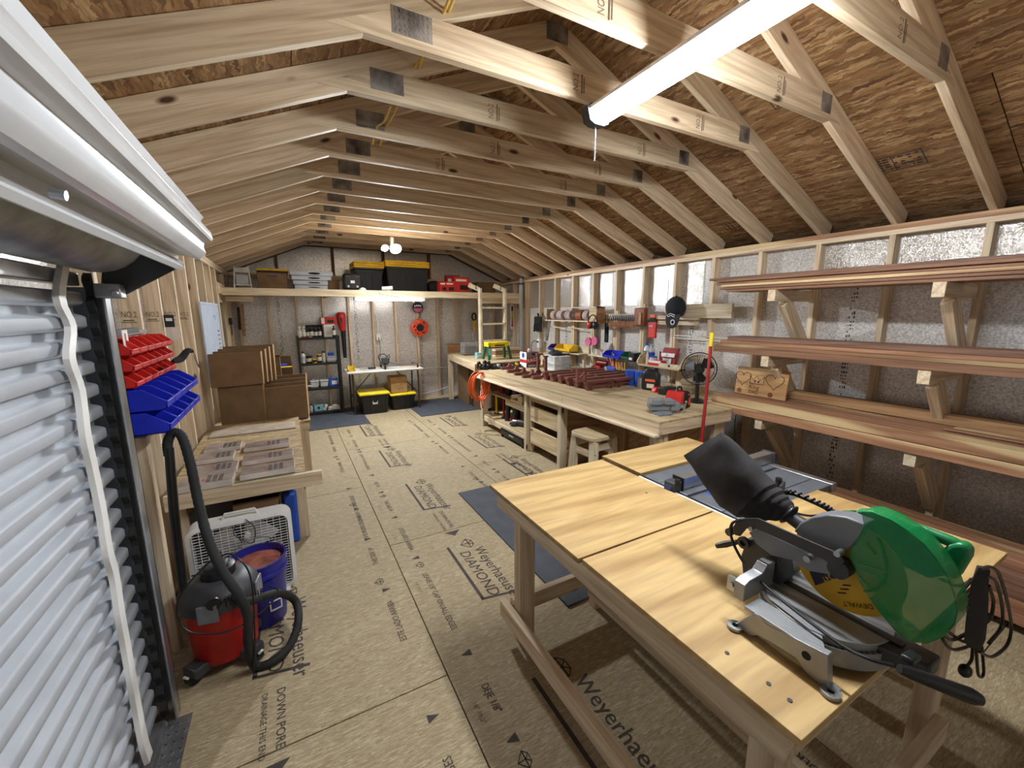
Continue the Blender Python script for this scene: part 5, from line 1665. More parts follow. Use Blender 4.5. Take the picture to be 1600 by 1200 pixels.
# ---- bottle shelf on the right wall
ys0, ys1 = 3.62, 2.98
zs_ = X(1005, 571, 3.72).z
sh = thing('wall_shelf', 'pine wall shelf with curved ends holding bottles above workbench', 'shelf', (3.70, ys1, zs_))
SHX = 3.70
G().box(0, .28, 0, ys0 - ys1, 0, .018).o('shelf_board', bench_ply, sh)
for y in (0, ys0 - ys1 - .018):
    P = [V(.0, y, 0), V(.0, y, .05), V(.05, y, .12), V(.12, y, .15), V(.28, y, .16), V(.28, y, 0)]
    G().prism(P, (0, .018, 0)).o('curved_end', pine_y if False else bench_ply, sh)
G().box(.0, .014, .018, .30, .018, .06).o('front_lip', pine_pale, sh)
G().box(-.001, .0, .14, .17, .025, .05).o('burnt_mark', burnt, sh)
board('support_cleat', (3.95, ys1 + .2, BZ), (3.95, ys1 + .2, zs_), .09, .04, pine, sh, up=(0, 1, 0))
zsx = zs_ + .018


def on_shelf(px, dx=.12):
    return X(px, 560, SHX + dx)


t = box_of('paint_can_box', 'black small carton at left end of the wall shelf', 'box', SHX + .06, SHX + .15, on_shelf(992).y - .04, on_shelf(992).y + .06, zsx, zsx + .11, black, None)
G().box(-.047, -.046, -.02, .03, .02, .05).o('white_print', white_ink, t)
bottle('white and blue striped tall bottle on the wall shelf', SHX + .17, on_shelf(1010, .17).y, zsx, .038, .24, white, blue, .5, blue)
bottle('clear bottle with green blue label on the wall shelf', SHX + .19, on_shelf(1018, .19).y, zsx, .036, .22, clear_plastic, teal, .5, blue_ink)
bottle('tall cream glue bottle on the wall shelf', SHX + .06, on_shelf(1011.5, .06).y, zsx, .016, .15, cream, cream, .5)
jar('squat pale jar with blue lid on the wall shelf', SHX + .1, on_shelf(1021, .1).y, zsx, .045, .1, silver_plastic, blue, paper)
bottle('slim dark marker bottle on the wall shelf', SHX + .1, on_shelf(1031.5, .1).y, zsx, .012, .16, deep_red, black, .7)
y_ = on_shelf(1024, .03).y
t = box_of('screw_box', 'red and white fastener box at front of the wall shelf', 'box', SHX + .02, SHX + .1, y_ - .1, y_ + .1, zsx, zsx + .06, red, None)
G().box(-.042, -.041, -.09, .09, .03, .058).o('white_band', paper, t)
t = thing('sandpaper_pack', 'red and white retail pack leaning on the wall shelf', 'pack', (SHX + .14, on_shelf(1042, .14).y, zsx), .15)
G().prism([V(0, -.09, 0), V(0, .09, 0), V(.05, .08, .2), V(.05, -.1, .2)], (.05, 0, 0)).o('pack', deep_red, t)
G().prism([V(-.001, -.088, .1), V(-.001, .088, .1), V(.01, .086, .14), V(.01, -.09, .14)], (.01, 0, .003)).o('white_band', white, t)
G().prism([V(-.004, -.05, .02), V(-.004, .06, .02), V(.008, .06, .08), V(.008, -.05, .08)], (.01, 0, .003)).o('clear_window', off_white, t)

# ---- sanding-disc box on the wall
z0 = X(880, 502, 3.85).z
zt = X(895, 480, 3.85).z
db = thing('disc_rack', 'wooden wall box holding sanding discs on right wall', 'rack', (3.84, 4.55, z0))
h = zt - z0
G().box(.0, .14, .1, 1.32, 0, .018).o('shelf_board', pine_y, db)
G().box(.0, .15, .0, .85, h - .015, h).o('top_board', pine_y, db)
G().box(.0, .15, .0, .016, -.02, h).o('end_panel', old_wood, db)
G().box(.0, .14, 1.26, 1.276, .018, h - .02).o('end_panel', old_wood, db)
G().box(.02, .035, .02, .19, .0, h - .016).o('front_board', bench_ply, db)
grp = 'sanding discs in the wall box'
for i, (y0, y1, lab) in enumerate(((5.62, 5.72, 'far grey stack of sanding discs in the wall box'), (5.42, 5.55, 'second grey stack of sanding discs in the wall box'), (5.2, 5.33, 'perforated sanding disc stack in middle of the wall box'), (4.92, 5.05, 'brown stack of sanding discs in the wall box'), (4.78, 4.88, 'near perforated stack of sanding discs in the wall box'))):
    t = thing('sanding_discs', lab, 'sanding discs', (3.915, (y0 + y1) / 2, z0 + .019), 0, grp)
    r = min(.074, h / 2 - .012)
    G().cyl((0, -(y1 - y0) / 2, r), (0, (y1 - y0) / 2, r), r, n=26).o('disc_stack', leather if 'brown' in lab else grit, t)
    if i in (2, 4):
        for k in range(8):
            a_ = 2 * PI * k / 8
            G().cyl((.6 * r * math.cos(a_), -(y1 - y0) / 2 - .0008, r + .6 * r * math.sin(a_)), (.6 * r * math.cos(a_), -(y1 - y0) / 2, r + .6 * r * math.sin(a_)), .009, n=8).o('dust_hole', ink_dark, t)
# earmuffs
q = X(926, 505, 3.80)
t = thing('ear_muffs', 'black ear muffs with red cups hung on disc box', 'ear muffs', (3.80, q.y, q.z))
G().tube(arc((0, 0, .0), .1, -.2, PI + .2, 18, (0, 1, 0), (0, 0, 1.15)), .009, 8).o('headband', black, t)
for s in (-1, 1):
    G().sph((-.01, s * .06, -.03), .035, .045, .055, 14, 8).o('ear_cup', red if s > 0 else black, t)
    G().sph((.0, s * .03, -.03), .03, .03, .05, 12, 7).o('cushion', black, t)
# respirator
q = X(926, 534, 3.86)
t = thing('respirator', 'grey respirator with pink filter discs hung on right wall', 'respirator', (3.86, q.y, q.z))
G().sph((.03, -.03, .01), .05, .06, .07, 14, 8).o('face_piece', charcoal, t)
for dy, dz in ((.05, 0), (-.09, .02)):
    G().cyl((-.05, dy, dz), (-.02, dy, dz), .062, n=20).o('filter_disc', pink, t)
for dy in (-.02, .05):
    G().tube([V(.0, dy, -.04), V(-.01, dy + .01, -.12), V(.01, dy + .02, -.16)], .005, 6).o('strap', charcoal, t)
G().tube([V(.03, -.03, .06), V(.04, -.03, .14), V(.04, -.03, .2)], .006, 6).o('strap', charcoal, t)
# clamp board with spring clamps
zc_ = X(970, 493, 3.93).z
cb = thing('clamp_board', 'pale pine board carrying a row of spring clamps', 'board', (3.96, 3.72, zc_ - .02))
G().box(0, .035, 0, .86, -.03, .04).o('rail_board', bench_ply, cb)
for i in range(14):
    px = 951 + i * 2.9
    q = X(px, 505, 3.90)
    t = thing('spring_clamp', 'small steel spring clamp with wood jaws, %s from left on clamp board' % ORD[i], 'clamp', (3.92, q.y, zc_ - .16), 0, 'spring clamps on clamp board')
    G().tube([V(0, -.012, .17), V(-.01, -.004, .12), V(0, .0, .09)], .007, 6).o('handle', black, t)
    G().tube([V(0, .012, .17), V(-.01, .004, .12), V(0, .0, .09)], .007, 6).o('handle', steel, t)
    G().tube([V(0, 0, .09), V(-.006, .008, .05), V(0, .012, .0)], [.009, .01, .006], 6).o('jaw', old_wood, t)
    G().tube([V(0, 0, .09), V(-.006, -.008, .05), V(0, -.012, .0)], [.009, .01, .006], 6).o('jaw', leather, t)
# leather holster, red bag, gloves, scraper
q0, q1, z0, z1 = xb(993, 481, 1009, 510, 3.93)
t = thing('holster', 'brown leather tool holster hung on right wall', 'holster', (3.93, (q0 + q1) / 2, z0))
w = abs(q0 - q1) / 2
G().box(-.03, .04, -w, w, .0, z1 - z0).o('pouch', leather, t, bev=.015)
G().box(-.045, -.03, -w * .6, -w * .1, .02, (z1 - z0) * .75).o('loop', old_wood, t, bev=.006)
q0, q1, z0, z1 = xb(1012, 497, 1024, 528, 3.93)
t = thing('tool_sleeve', 'red sleeve with white lettering hung on cleat of right wall', 'sleeve', (3.9475, (q0 + q1) / 2, z0))
w = abs(q0 - q1) / 2; h = z1 - z0
G().box(-.012, .012, -w, w, 0, h * .8).o('sleeve', red, t, bev=.005)
G().prism([V(-.012, w * math.cos(a_), h * .8 + w * .9 * math.sin(a_)) for a_ in [PI * k / 10 for k in range(11)]], (.024, 0, 0)).o('black_dome', ink_dark, t)
G().box(-.01, .01, -w * .6, w * .7, h * 1.02, h * 1.18).o('hang_tab', orange_red, t)
text('RAC', .035, V(-.0125, w * .8, h * .55), (0, -1, 0), (0, 0, 1), white_ink, t, 'lettering', sx=.9)
for k in range(4):
    G().box(-.0135, -.0125, -w * .7, w * .7, h * (.1 + k * .1), h * (.14 + k * .1)).o('small_print', orange_red, t)
for z_, y0, y1 in ((X(1030, 496, 3.97).z, 3.05, 3.5), (X(1030, 504, 3.97).z, 3.05, 3.5)):
    pass
t = thing('cross_cleat', 'pine cross cleats nailed between studs below the cap', 'cleat', (3.98, 3.05, 1.6))
for py in (496, 504):
    z_ = X(1030, py, 3.98).z
    board('cleat', (3.975, 3.0, z_), (3.975, 3.68, z_), .045, .03, pine, t)
q0, q1, z0, z1 = xb(943, 505, 951, 535, 3.95)
o = thing('scraper', 'long black scraper blade hung beside the clamp board', 'scraper', (3.96, (q0 + q1) / 2, z0))
G().box(-.01, .01, -.035, .035, 0, z1 - z0).o('blade', black_matte, o, bev=.004)
G().box(-.014, .014, -.03, .03, z1 - z0, z1 - z0 + .12).o('handle', card_dark, o, bev=.006)
q0, q1, z0, z1 = xb(831, 490, 844, 520, 3.9)
t = thing('work_gloves', 'black work gloves hung from stud on right wall', 'gloves', (3.95, (q0 + q1) / 2, z0))
w = abs(q0 - q1) / 2; h = z1 - z0
G().box(-.03, .02, -w * .8, w * .8, h * .45, h * .85).o('palm', black_matte, t, bev=.02)
for k in range(5):
    G().tube([V(-.01, -w * .7 + k * w * .35, h * .5), V(-.015, -w * .8 + k * w * .4, h * (.05 + .04 * (k % 2)))], .02, 8).o('finger', black_matte, t)
G().tube([V(0, 0, h * .8), V(0, 0, h * .93), V(0, .02, h)], .018, 8).o('cuff', black_matte, t)
# cap
q = X(1055, 487, 3.84)
cp = thing('baseball_cap', 'dark navy baseball cap hung brim down on right wall', 'cap', (3.835, q.y, q.z))
G().sph((.02, .01, .045), .10, .115, .125, 18, 10).o('crown', plain('cap_navy', rgb(30, 32, 40), .9, 0, .1, .2, 300), cp)
P = []
g = G()
for zz, w_, dx in ((-.03, .095, -.05), (-.08, .092, -.06), (-.13, .08, -.065), (-.17, .05, -.066), (-.185, .015, -.066)):
    P.append([V(dx, -w_ - .02, zz), V(dx - .012, -.02, zz), V(dx, w_ - .02, zz), V(dx + .006, w_ - .02, zz), V(dx - .006, -.02, zz), V(dx + .006, -w_ - .02, zz)])
g.loft(P).o('brim', plain('cap_brim', rgb(42, 44, 52), .9, 0, .1, .2, 300), cp)
G().tube([V(-.062, -.05, -.035), V(-.072, -.0, -.02), V(-.066, .05, -.04), V(-.07, .03, -.055), V(-.074, -.01, -.04), V(-.066, -.05, -.06)], .004, 6, True).o('embroidered_line', white_ink, cp)
G().lathe([(.03, 0), (.03, .003), (.018, .003), (.018, 0)], 16, (-.074, -.04, -.115), (-1, 0, 0)).o('brim_sticker', off_white, cp)
G().box(-.03, -.02, .098, .11, .03, .09).o('side_label', red_ink, cp)
G().sph((.02, .01, .17), .012, .012, .008, 8, 5).o('top_button', navy, cp)
# board above the fan
q0, q1, z0, z1 = xb(1062, 472, 1120, 500, 3.97)
o = board('peg_board', (3.975, 2.62, (z0 + z1) / 2 - .0), (3.975, 3.3, (z0 + z1) / 2 - .0), .15, .035, pine_pale); tag(o, 'short pine board nailed across studs right of the cap', 'board')
# thermometer and clear tube
q0, q1, z0, z1 = xb(796, 475, 803, 514, 3.96)
t = thing('thermometer', 'yellow scaled thermometer on rounded white plate on stud', 'thermometer', (3.985, (q0 + q1) / 2, z0))
w = .035; h = z1 - z0
P = [V(0, w * math.cos(a_), (w if a_ > PI else h - w) + w * math.sin(a_)) for a_ in [2 * PI * k / 20 + .001 for k in range(20)]]
G().prism(P, (-.012, 0, 0)).o('plate', white, t)
t.rotation_euler = (0, 0, PI / 2); t.location = (3.965, (q0 + q1) / 2, z0)
for k, m in enumerate((red_ink, orange, amber, yellow_ink, yellow_ink, yellow)):
    G().box(-.0135, -.012, -.02, .02, h * (.08 + .13 * k), h * (.21 + .13 * k)).o('scale_band', m, t)
G().box(-.015, -.0135, -.003, .003, h * .1, h * .7).o('glass_column', ink_dark, t)
G().box(-.0145, -.0135, -.018, .018, h * .72, h * .9).o('printed_head', ink_dark, t)
q = X(814, 440, 3.95)
t = thing('clear_tube', 'tall clear tube with dark blue bands standing in the wall corner bay', 'tube', (3.95, q.y, BZ))
ht = X(814, 432, 3.95).z - BZ
G().cyl((0, 0, 0), (0, 0, ht), .036, n=16).o('tube', clear_plastic, t)
for f in (.985, .91):
    G().cyl((0, 0, ht * f - .012), (0, 0, ht * f + .012), .041, n=16).o('band', navy, t)
o = G().bar((0, 0, 0), (0, -.12, .42), .05, .02, (1, 0, 0)).o('metal_strip', galv, None, X(854, 532, 3.93)); tag(o, 'grey metal strip leaning between studs below disc box', 'strip')
q = X(840, 538, 3.93)
t = thing('power_strip', 'white power outlet with black plug on right wall stud', 'outlet', (3.97, q.y, q.z - .06))
G().box(-.03, .02, -.035, .035, 0, .16).o('housing', white, t, bev=.005)
G().box(-.05, -.03, -.015, .015, .09, .12).o('plug', black, t, bev=.004)
G().tube(spline([V(-.045, .01, .105), V(-.06, .1, .12), V(-.06, .18, .04), V(-.05, .2, -.1)], 5), .006, 6).o('plug_cord', black, t)
for i, (px, py) in enumerate(((872, 512), (900, 513))):
    q = X(px, py, 3.95)
    t = thing('dowel_peg', '%s pale dowel across studs below the disc box' % ('left' if i == 0 else 'right'), 'dowel', (3.97, q.y, q.z), 0, 'dowels below the disc box')
    G().cyl((0, -.18, -.01), (0, .22, .01), .009, n=8).o('dowel', pine_pale, t)
    G().sph((0, .22, .01), .014).o('knob_end', cream, t)
t = thing('shelf_wire', 'thin white wire strung between studs behind the fan', 'wire', (3.97, 2.5, X(1070, 525, 3.97).z))
G().tube([V(0, 0, 0), V(0, .45, .004), V(0, .85, 0)], .006, 6).o('wire', cable_white, t)
G().tube([V(.02, 0, -.03), V(.02, .45, -.036), V(.02, .85, -.03)], .005, 6).o('wire', cable_white, t)

# ---- bench fan
p = Z(1092, 634, BZ)
fc = X(1090, 576, 3.36)
fn = thing('desk_fan', 'dark round desk fan with wire cage on workbench end', 'fan', (3.36, 2.50, BZ))
FC = V(0, 0, fc.z - BZ)
R = .152
G().lathe([(.085, 0), (.09, .012), (.05, .03), (.018, .04)], 24).o('base', black, fn)
G().cyl((0, 0, .035), (0, .01, FC.z - .03), .018, n=12).o('stem', black, fn)
dr_ = V(-.82, -.57, 0).normalized()
sd = V(-dr_.y, dr_.x, 0)
g = G().tube(arc(FC, R, 0, 2 * PI, 33, sd, (0, 0, 1))[:-1], .005, 8, True).tube([p_ + dr_ * .06 for p_ in arc(FC, R * .85, 0, 2 * PI, 33, sd, (0, 0, 1))[:-1]], .002, 6, True)
g.tube([p_ - dr_ * .05 for p_ in arc(FC, R * .85, 0, 2 * PI, 33, sd, (0, 0, 1))[:-1]], .002, 6, True)
for k in range(36):
    a_ = 2 * PI * k / 36; u = sd * math.cos(a_) + V(0, 0, math.sin(a_))
    g.tube([FC + u * .03 + dr_ * .07, FC + u * R * .6 + dr_ * .068, FC + u * R * .88 + dr_ * .05, FC + u * R], .0009, 4)
    g.tube([FC + u * .03 - dr_ * .06, FC + u * R * .88 - dr_ * .05, FC + u * R], .0009, 4)
g.o('cage', black, fn)
for k in range(3):
    a_ = 2 * PI * k / 3 + .5
    rot = lambda r_, t_, off: FC + (sd * math.cos(t_) + V(0, 0, math.sin(t_))) * r_ + dr_ * off
    P = [rot(.03, a_, .0), rot(.09, a_ - .5, -.012), rot(.128, a_ - .35, -.014), rot(.132, a_ + .35, .008), rot(.11, a_ + .75, .02), rot(.04, a_ + .7, .014)]
    G().prism(P, dr_ * .003).o('blade', black, fn)
G().cyl(FC + dr_ * .08, FC - dr_ * .0, .032, n=18).o('hub', black, fn)
G().cyl(FC - dr_ * .0, FC - dr_ * .12, .05, .042, n=18).o('motor', black, fn)
pts = [V(.08, .0, .01), V(.18, -.12, .005), V(.2, -.26, -.02), V(.2, -.27, -.2), V(.24, -.27, -.4)]
G().tube(spline(pts, 5), .004, 6).o('power_cord', black, fn)

# ---- vise, tool bag, small tools at the near bench end
p = Z(1034, 646, BZ)
vs = thing('bench_vise', 'grey bench vise with steel handle on workbench corner', 'vise', (p.x, p.y, BZ), -.5)
G().lathe([(.085, 0), (.088, .012), (.07, .024), (.045, .03)], 20).o('swivel_base', grey_paint, vs)
for k in range(3):
    a_ = 2 * PI * k / 3
    G().cyl((.1 * math.cos(a_), .1 * math.sin(a_), 0), (.1 * math.cos(a_), .1 * math.sin(a_), .014), .024, n=12).o('bolt_lug', grey_paint, vs)
G().prism([V(-.1, -.035, .03), V(.05, -.035, .03), V(.06, -.035, .07), V(.06, -.035, .1), V(.02, -.035, .115), V(-.12, -.035, .1), V(-.12, -.035, .06)], (0, .07, 0)).o('body', grey_paint, vs, bev=.006)
G().box(-.11, -.02, -.055, .055, .085, .125).o('rear_jaw', grey_paint, vs, bev=.004)
G().box(.0, .085, -.055, .055, .085, .125).o('front_jaw', grey_paint, vs, bev=.004)
G().box(-.022, .002, -.056, .056, .095, .128).o('jaw_plate', steel, vs)
G().box(.06, .14, -.04, .04, .03, .1).o('sliding_nose', grey_paint, vs, bev=.01)
G().cyl((.14, 0, .06), (.19, 0, .06), .018, n=12).o('screw_head', steel, vs)
G().cyl((.178, -.05, .11), (.172, .05, -.09), .007, n=8).o('tommy_bar', steel, vs)
G().sph((.178, -.05, .11), .011).o('bar_knob', steel, vs)
G().sph((.172, .05, -.09), .011).o('bar_knob', steel, vs)

p = Z(1062, 640, BZ)
tb = thing('tool_bag', 'red and black tool bag standing behind the vise', 'bag', (p.x + .04, p.y + .04, BZ), .3)
P = [(-.11, 0), (.11, 0), (.115, .06), (.10, .12), (.06, .155), (-.03, .165), (-.08, .15), (-.11, .1)]
G().prism([V(a_, -.06, b_) for a_, b_ in P], (0, .14, 0)).o('bag_body', black_matte, tb, bev=.016)
G().prism([V(-.114, -.0615, .03), V(-.085, -.0615, .03), V(-.065, -.0615, .06), V(-.055, -.0615, .163), V(-.082, -.0615, .154), V(-.114, -.0615, .1)], (0, .143, 0)).o('red_panel', red, tb)
G().box(.05, .085, -.064, -.06, .03, .1).o('red_stripe', orange_red, tb)
G().tube([V(.02, -.062, .13), V(.05, -.075, .12), V(.07, -.066, .1)], .006, 6).o('carabiner', steel, tb)
G().tube(arc((0, .01, .15), .06, 0, PI, 10, (1, 0, 0), (0, 0, .7)), .008, 8).o('carry_handle', black, tb)
for i, (px, py, lab) in enumerate(((1032, 613, 'low red cordless tool behind the vise'), (1043, 614, 'second low red tool beside the tool bag'))):
    p = Z(px, py, BZ)
    t = thing('cordless_tool', lab, 'tool', (p.x, p.y + .05, BZ), .6 * i)
    G().prism([V(-.06, -.03, 0), V(.07, -.03, 0), V(.06, -.03, .03), V(.0, -.03, .055), V(-.04, -.03, .05)], (0, .06, 0)).o('shell', red, t, bev=.008)
    G().box(.02, .075, -.032, .032, .0, .02).o('sole', black, t, bev=.004)
p = Z(1053, 606, BZ)
t = thing('radio', 'small black radio with wire handle near the desk fan', 'radio', (3.42, 2.9, BZ), .1)
G().box(-.09, .09, -.05, .05, 0, .075).o('body', black, t, bev=.01)
G().tube([V(-.08, 0, .07), V(-.06, 0, .13), V(.06, 0, .13), V(.08, 0, .07)], .004, 6).o('handle', steel, t)
for i, (y0, z_) in enumerate(((2.75, 0), (2.75, .045), (2.76, .09))):
    o = board('offcut', (3.62, 2.82 + .01 * i, BZ + .022 + z_), (3.93, 2.84 + .02 * i, BZ + .022 + z_), .042, .12, pine_pale); tag(o, 'pine offcut stacked behind the radio, %s from the bench top' % ORD[i], 'offcut', 'pine offcuts stacked on bench')

# ---- far end of the bench: black tray and gear, orange hose
tr = thing('battery_tray', 'black tool tray with row of small parts at far bench end', 'tray', (2.62, BF - .16, BZ))
G().box(0, .56, 0, .12, 0, .02).o('tray', black, tr, bev=.004)
for k in range(10):
    m = [black, charcoal, silver_plastic, black, navy, black, cream, charcoal, amber, black, purple][k]
    G().box(.03 + k * .053, .07 + k * .053, .03, .09, .02, .045 + .012 * (k % 3)).o('small_part', m, tr, bev=.005)
cl = thing('black_clamp', 'cluster clamp with dark knobs on far bench corner', 'clamp', (2.55, BF - .06, BZ))
for k, (dx, dy, dz) in enumerate(((-.05, 0, .05), (.02, .02, .06), (.07, -.02, .05), (-.02, -.05, .04), (.04, .05, .1), (-.06, .04, .09), (.1, .04, .09))):
    G().sph((dx, dy, dz), .034, .034, .032, 10, 6).o('knob', black, cl)
G().box(-.06, .06, -.05, .05, -.12, .04).o('clamp_body', black, cl, bev=.006)
G().box(-.08, .08, -.04, .04, 0, .03).o('clamp_foot', black_matte, cl, bev=.004)
hq = Y(748, 602, 5.45)
hs = thing('air_hose', 'coiled bright orange air hose hung on the bench end', 'hose', (hq.x, 5.45, hq.z + .16))
g = G()
pts = []
rnd = random.Random(5)
for turn in range(5):
    rx, rz = .12 + rnd.uniform(-.015, .03), .19 + rnd.uniform(-.03, .03)
    ox = rnd.uniform(-.03, .03)
    for k in range(14):
        a_ = PI / 2 + 2 * PI * k / 14
        pts.append(V(ox + rx * math.cos(a_), -.05 + .02 * turn, -.17 + rz * math.sin(a_)))
pts += [V(.04, .0, -.1), V(.09, .02, -.3), V(.07, .02, -.52), V(.05, .02, -.42), V(.06, .03, -.2)]
G().tube(spline(pts, 3), .0085, 8).o('hose', orange, hs)
G().tube([V(-.11, -.05, -.33), V(-.13, -.05, -.4), V(-.11, -.05, -.46)], .009, 8).o('coupling', black, hs)
G().tube([V(0, .0, .03), V(0, .02, .07), V(.02, .05, .07)], .006, 6).o('hook', steel, hs)
p = Z(745, 640)
t = thing('gas_cylinder', 'pale grey cylinder standing behind the orange hose', 'cylinder', (2.72, 5.86, 0))
G().lathe([(.085, 0), (.09, .01), (.09, .45), (.07, .52), (.03, .56)], 20).o('body', off_white, t)
G().lathe([(.0905, .15), (.0915, .155), (.0915, .19), (.0905, .195)], 20).o('band', navy, t)
G().cyl((0, 0, .56), (0, 0, .6), .025).o('valve', dark_steel, t)

# ---- tools stored in the open bay under the bench
dl = thing('dolly', 'black wheeled dolly under the open bench bay', 'dolly', (2.66, 4.88, 0))
board('side_bar', (2.53, 4.33, .085), (2.53, 4.95, .085), .09, .03, black, dl) if False else G().box(-.17, -.13, -.58, .02, .045, .125).o('side_bar', black, dl, bev=.004)
G().box(-.17, .3, -.58, .02, .11, .13).o('deck', black, dl)
text('WEN', .045, V(-.1705, -.24, .065), (0, -1, 0), (0, 0, 1), white_ink, dl, 'lettering') if False else None
g = G()
for k in range(5):
    g.box(-.1712, -.17, -.24 - k * .025, -.225 - k * .025, .075, .095)
g.o('pale_print', off_white, dl)
for x in (-.15, .27):
    for y in (-.56, .0):
        G().cyl((x - .012, y, .024), (x + .012, y, .024), .024, n=14).o('caster_wheel', black_matte, dl)
        G().box(x - .018, x + .018, y - .02, y + .02, .03, .05).o('caster_fork', black, dl)
zz = .189
pt = thing('router_tool', 'black handheld router with clear base on lower bench shelf', 'router', (2.72, 4.86, zz))
G().cyl((0, 0, .04), (0, 0, .2), .06, .055, n=18).o('motor', black, pt)
G().cyl((0, 0, .0), (0, 0, .012), .085, n=20).o('base_plate', clear_plastic, pt)
G().cyl((0, 0, .2), (0, 0, .225), .06, n=18).o('top_cap', charcoal, pt)
G().tube([V(-.05, -.05, .06), V(-.13, -.06, .07)], .018, 8).o('side_handle', deep_red, pt)
pt = thing('grinder', 'dark angle grinder lying on lower bench shelf', 'grinder', (2.68, 4.6, zz), .5)
G().cyl((0, -.12, .05), (0, .1, .05), .036, n=14).o('motor_body', charcoal, pt)
G().cyl((0, .1, .05), (0, .16, .05), .03, n=14).o('gear_head', steel, pt)
G().cyl((-.02, .14, .02), (-.02, .14, .035), .06, n=18).o('guard', dark_steel, pt)
G().tube(spline([V(0, -.12, .05), V(-.04, -.2, .02), V(-.02, -.25, .02), V(.1, -.2, .03)], 5), .006, 6).o('power_cord', black, pt)
pt = thing('power_tool', 'black and red jigsaw standing on lower bench shelf', 'tool', (2.66, 4.42, zz))
G().prism([V(0, -.09, .03), V(0, .07, .03), V(0, .09, .1), V(0, .05, .17), V(0, -.06, .18), V(0, -.1, .1)], (.06, 0, 0)).o('body', black, pt, bev=.012)
G().box(-.01, .07, -.1, .08, .0, .02).o('sole_plate', steel, pt)
G().box(-.003, .0, -.05, .04, .07, .12).o('red_badge', red, pt)
for i, (y, m, h_, lab) in enumerate(((5.4, yellow, .3, 'yellow handled tool leaning in the open bench bay'), (5.12, deep_red, .3, 'dark red clamp bar leaning in the open bench bay'), (4.98, black, .31, 'thick black tube standing in the open bench bay'))):
    t = thing('bay_tool', lab, 'tool', (2.68 - .02 * i, y, zz))
    G().tube([V(0, 0, 0), V(.02, .05 - .05 * (i == 2), h_)], [.035 if i == 2 else .018, .035 if i == 2 else .016], 12).o('shaft', m, t)
    G().cyl((0, 0, 0), (0, 0, .02), .04, n=12).o('foot', charcoal, t)
zz = .519
for i, (y, m, w_, h_, lab) in enumerate(((5.38, deep_red, .16, .12, 'dark red case on the middle bench shelf'), (5.15, black, .14, .15, 'black case on the middle bench shelf'), (4.93, purple, .13, .1, 'dark purple case on the middle bench shelf'))):
    t = thing('small_case', lab, 'case', (2.82, y, zz))
    G().box(-.1, .15, -w_ / 2, w_ / 2, 0, h_).o('shell', m, t, bev=.012)
    G().box(-.106, -.1, -.03, .03, h_ * .4, h_ * .6).o('latch', charcoal, t)
t = thing('wood_jig', 'pale wooden hand jig with angled block on middle bench shelf', 'jig', (2.66, 4.75, zz))
G().box(-.06, .2, -.25, .06, .0, .02).o('jig_base', pine_pale, t)
G().bar((.0, .1, .04), (.0, -.18, .1), .06, .05).o('angled_block', pine_y, t)
G().box(-.05, .06, -.24, -.12, .02, .1).o('stop_block', pine_pale, t)
o = thing('cord', 'thin red cord lying under the lower bench shelf', 'cord', (2.6, 5.35, 0))
G().tube(spline([V(0, 0, .006), V(.05, -.15, .006), V(-.02, -.3, .006), V(.1, -.5, .006)], 6), .006, 6).o('cord', red, o)
o = thing('cord', 'loose tan cord coiled on floor in front of bench leg', 'cord', (2.44, 5.25, 0))
G().tube(spline([V(-.06, .1, .005), V(-.12, -.05, .005), V(-.05, -.22, .005), V(.06, -.25, .005), V(.1, -.1, .005), V(.0, .0, .005), V(-.08, -.1, .009), V(.02, -.3, .005), V(.14, -.35, .005)], 6), .005, 6).o('cord', plain('cord_tan', rgb(176, 150, 104), .7), o)

# ---- back right bench section
b2 = thing('corner_bench', 'pine corner bench with back board beyond the workbench', 'bench', (2.7, 5.8, 0))
B2 = lambda g_, n_, m_, **kw: g_.turn(Matrix.Translation((-2.7, -5.8, 0))).o(n_, m_, b2, **kw)
pf_, pn_ = V(2.74, 7.64, 0), V(2.52, 5.78, 0)
B2(G().prism([V(pn_.x, pn_.y, .90), V(3.97, pn_.y, .90), V(3.97, pf_.y, .90), V(pf_.x, pf_.y, .90)], (0, 0, .02)), 'bench_top', bench_ply)
board('front_rail', (pn_.x, pn_.y, .862), (pf_.x, pf_.y, .862), .115, .038, pine, b2)
board('end_board', (pf_.x, pf_.y + .02, 1.0), (3.2, pf_.y + .02, 1.0), .2, .02, old_wood, b2)
for x, y in ((2.75, 7.55), (3.9, 7.55), (3.9, 5.85)):
    board('leg', (x, y, 0), (x, y, .90), .089, .04, pine, b2, up=(1, 0, 0))
t = carton('carton', 'tall brown carton standing on floor under the corner bench', 2.86, 3.35, 6.9, 7.45, 0, .76, card, 0)
t['label'] = 'tall brown carton standing on floor under the corner bench'
t = carton('carton', 'second brown carton beside the tall one under corner bench', 2.9, 3.4, 6.3, 6.85, 0, .72, card_dark, 0)
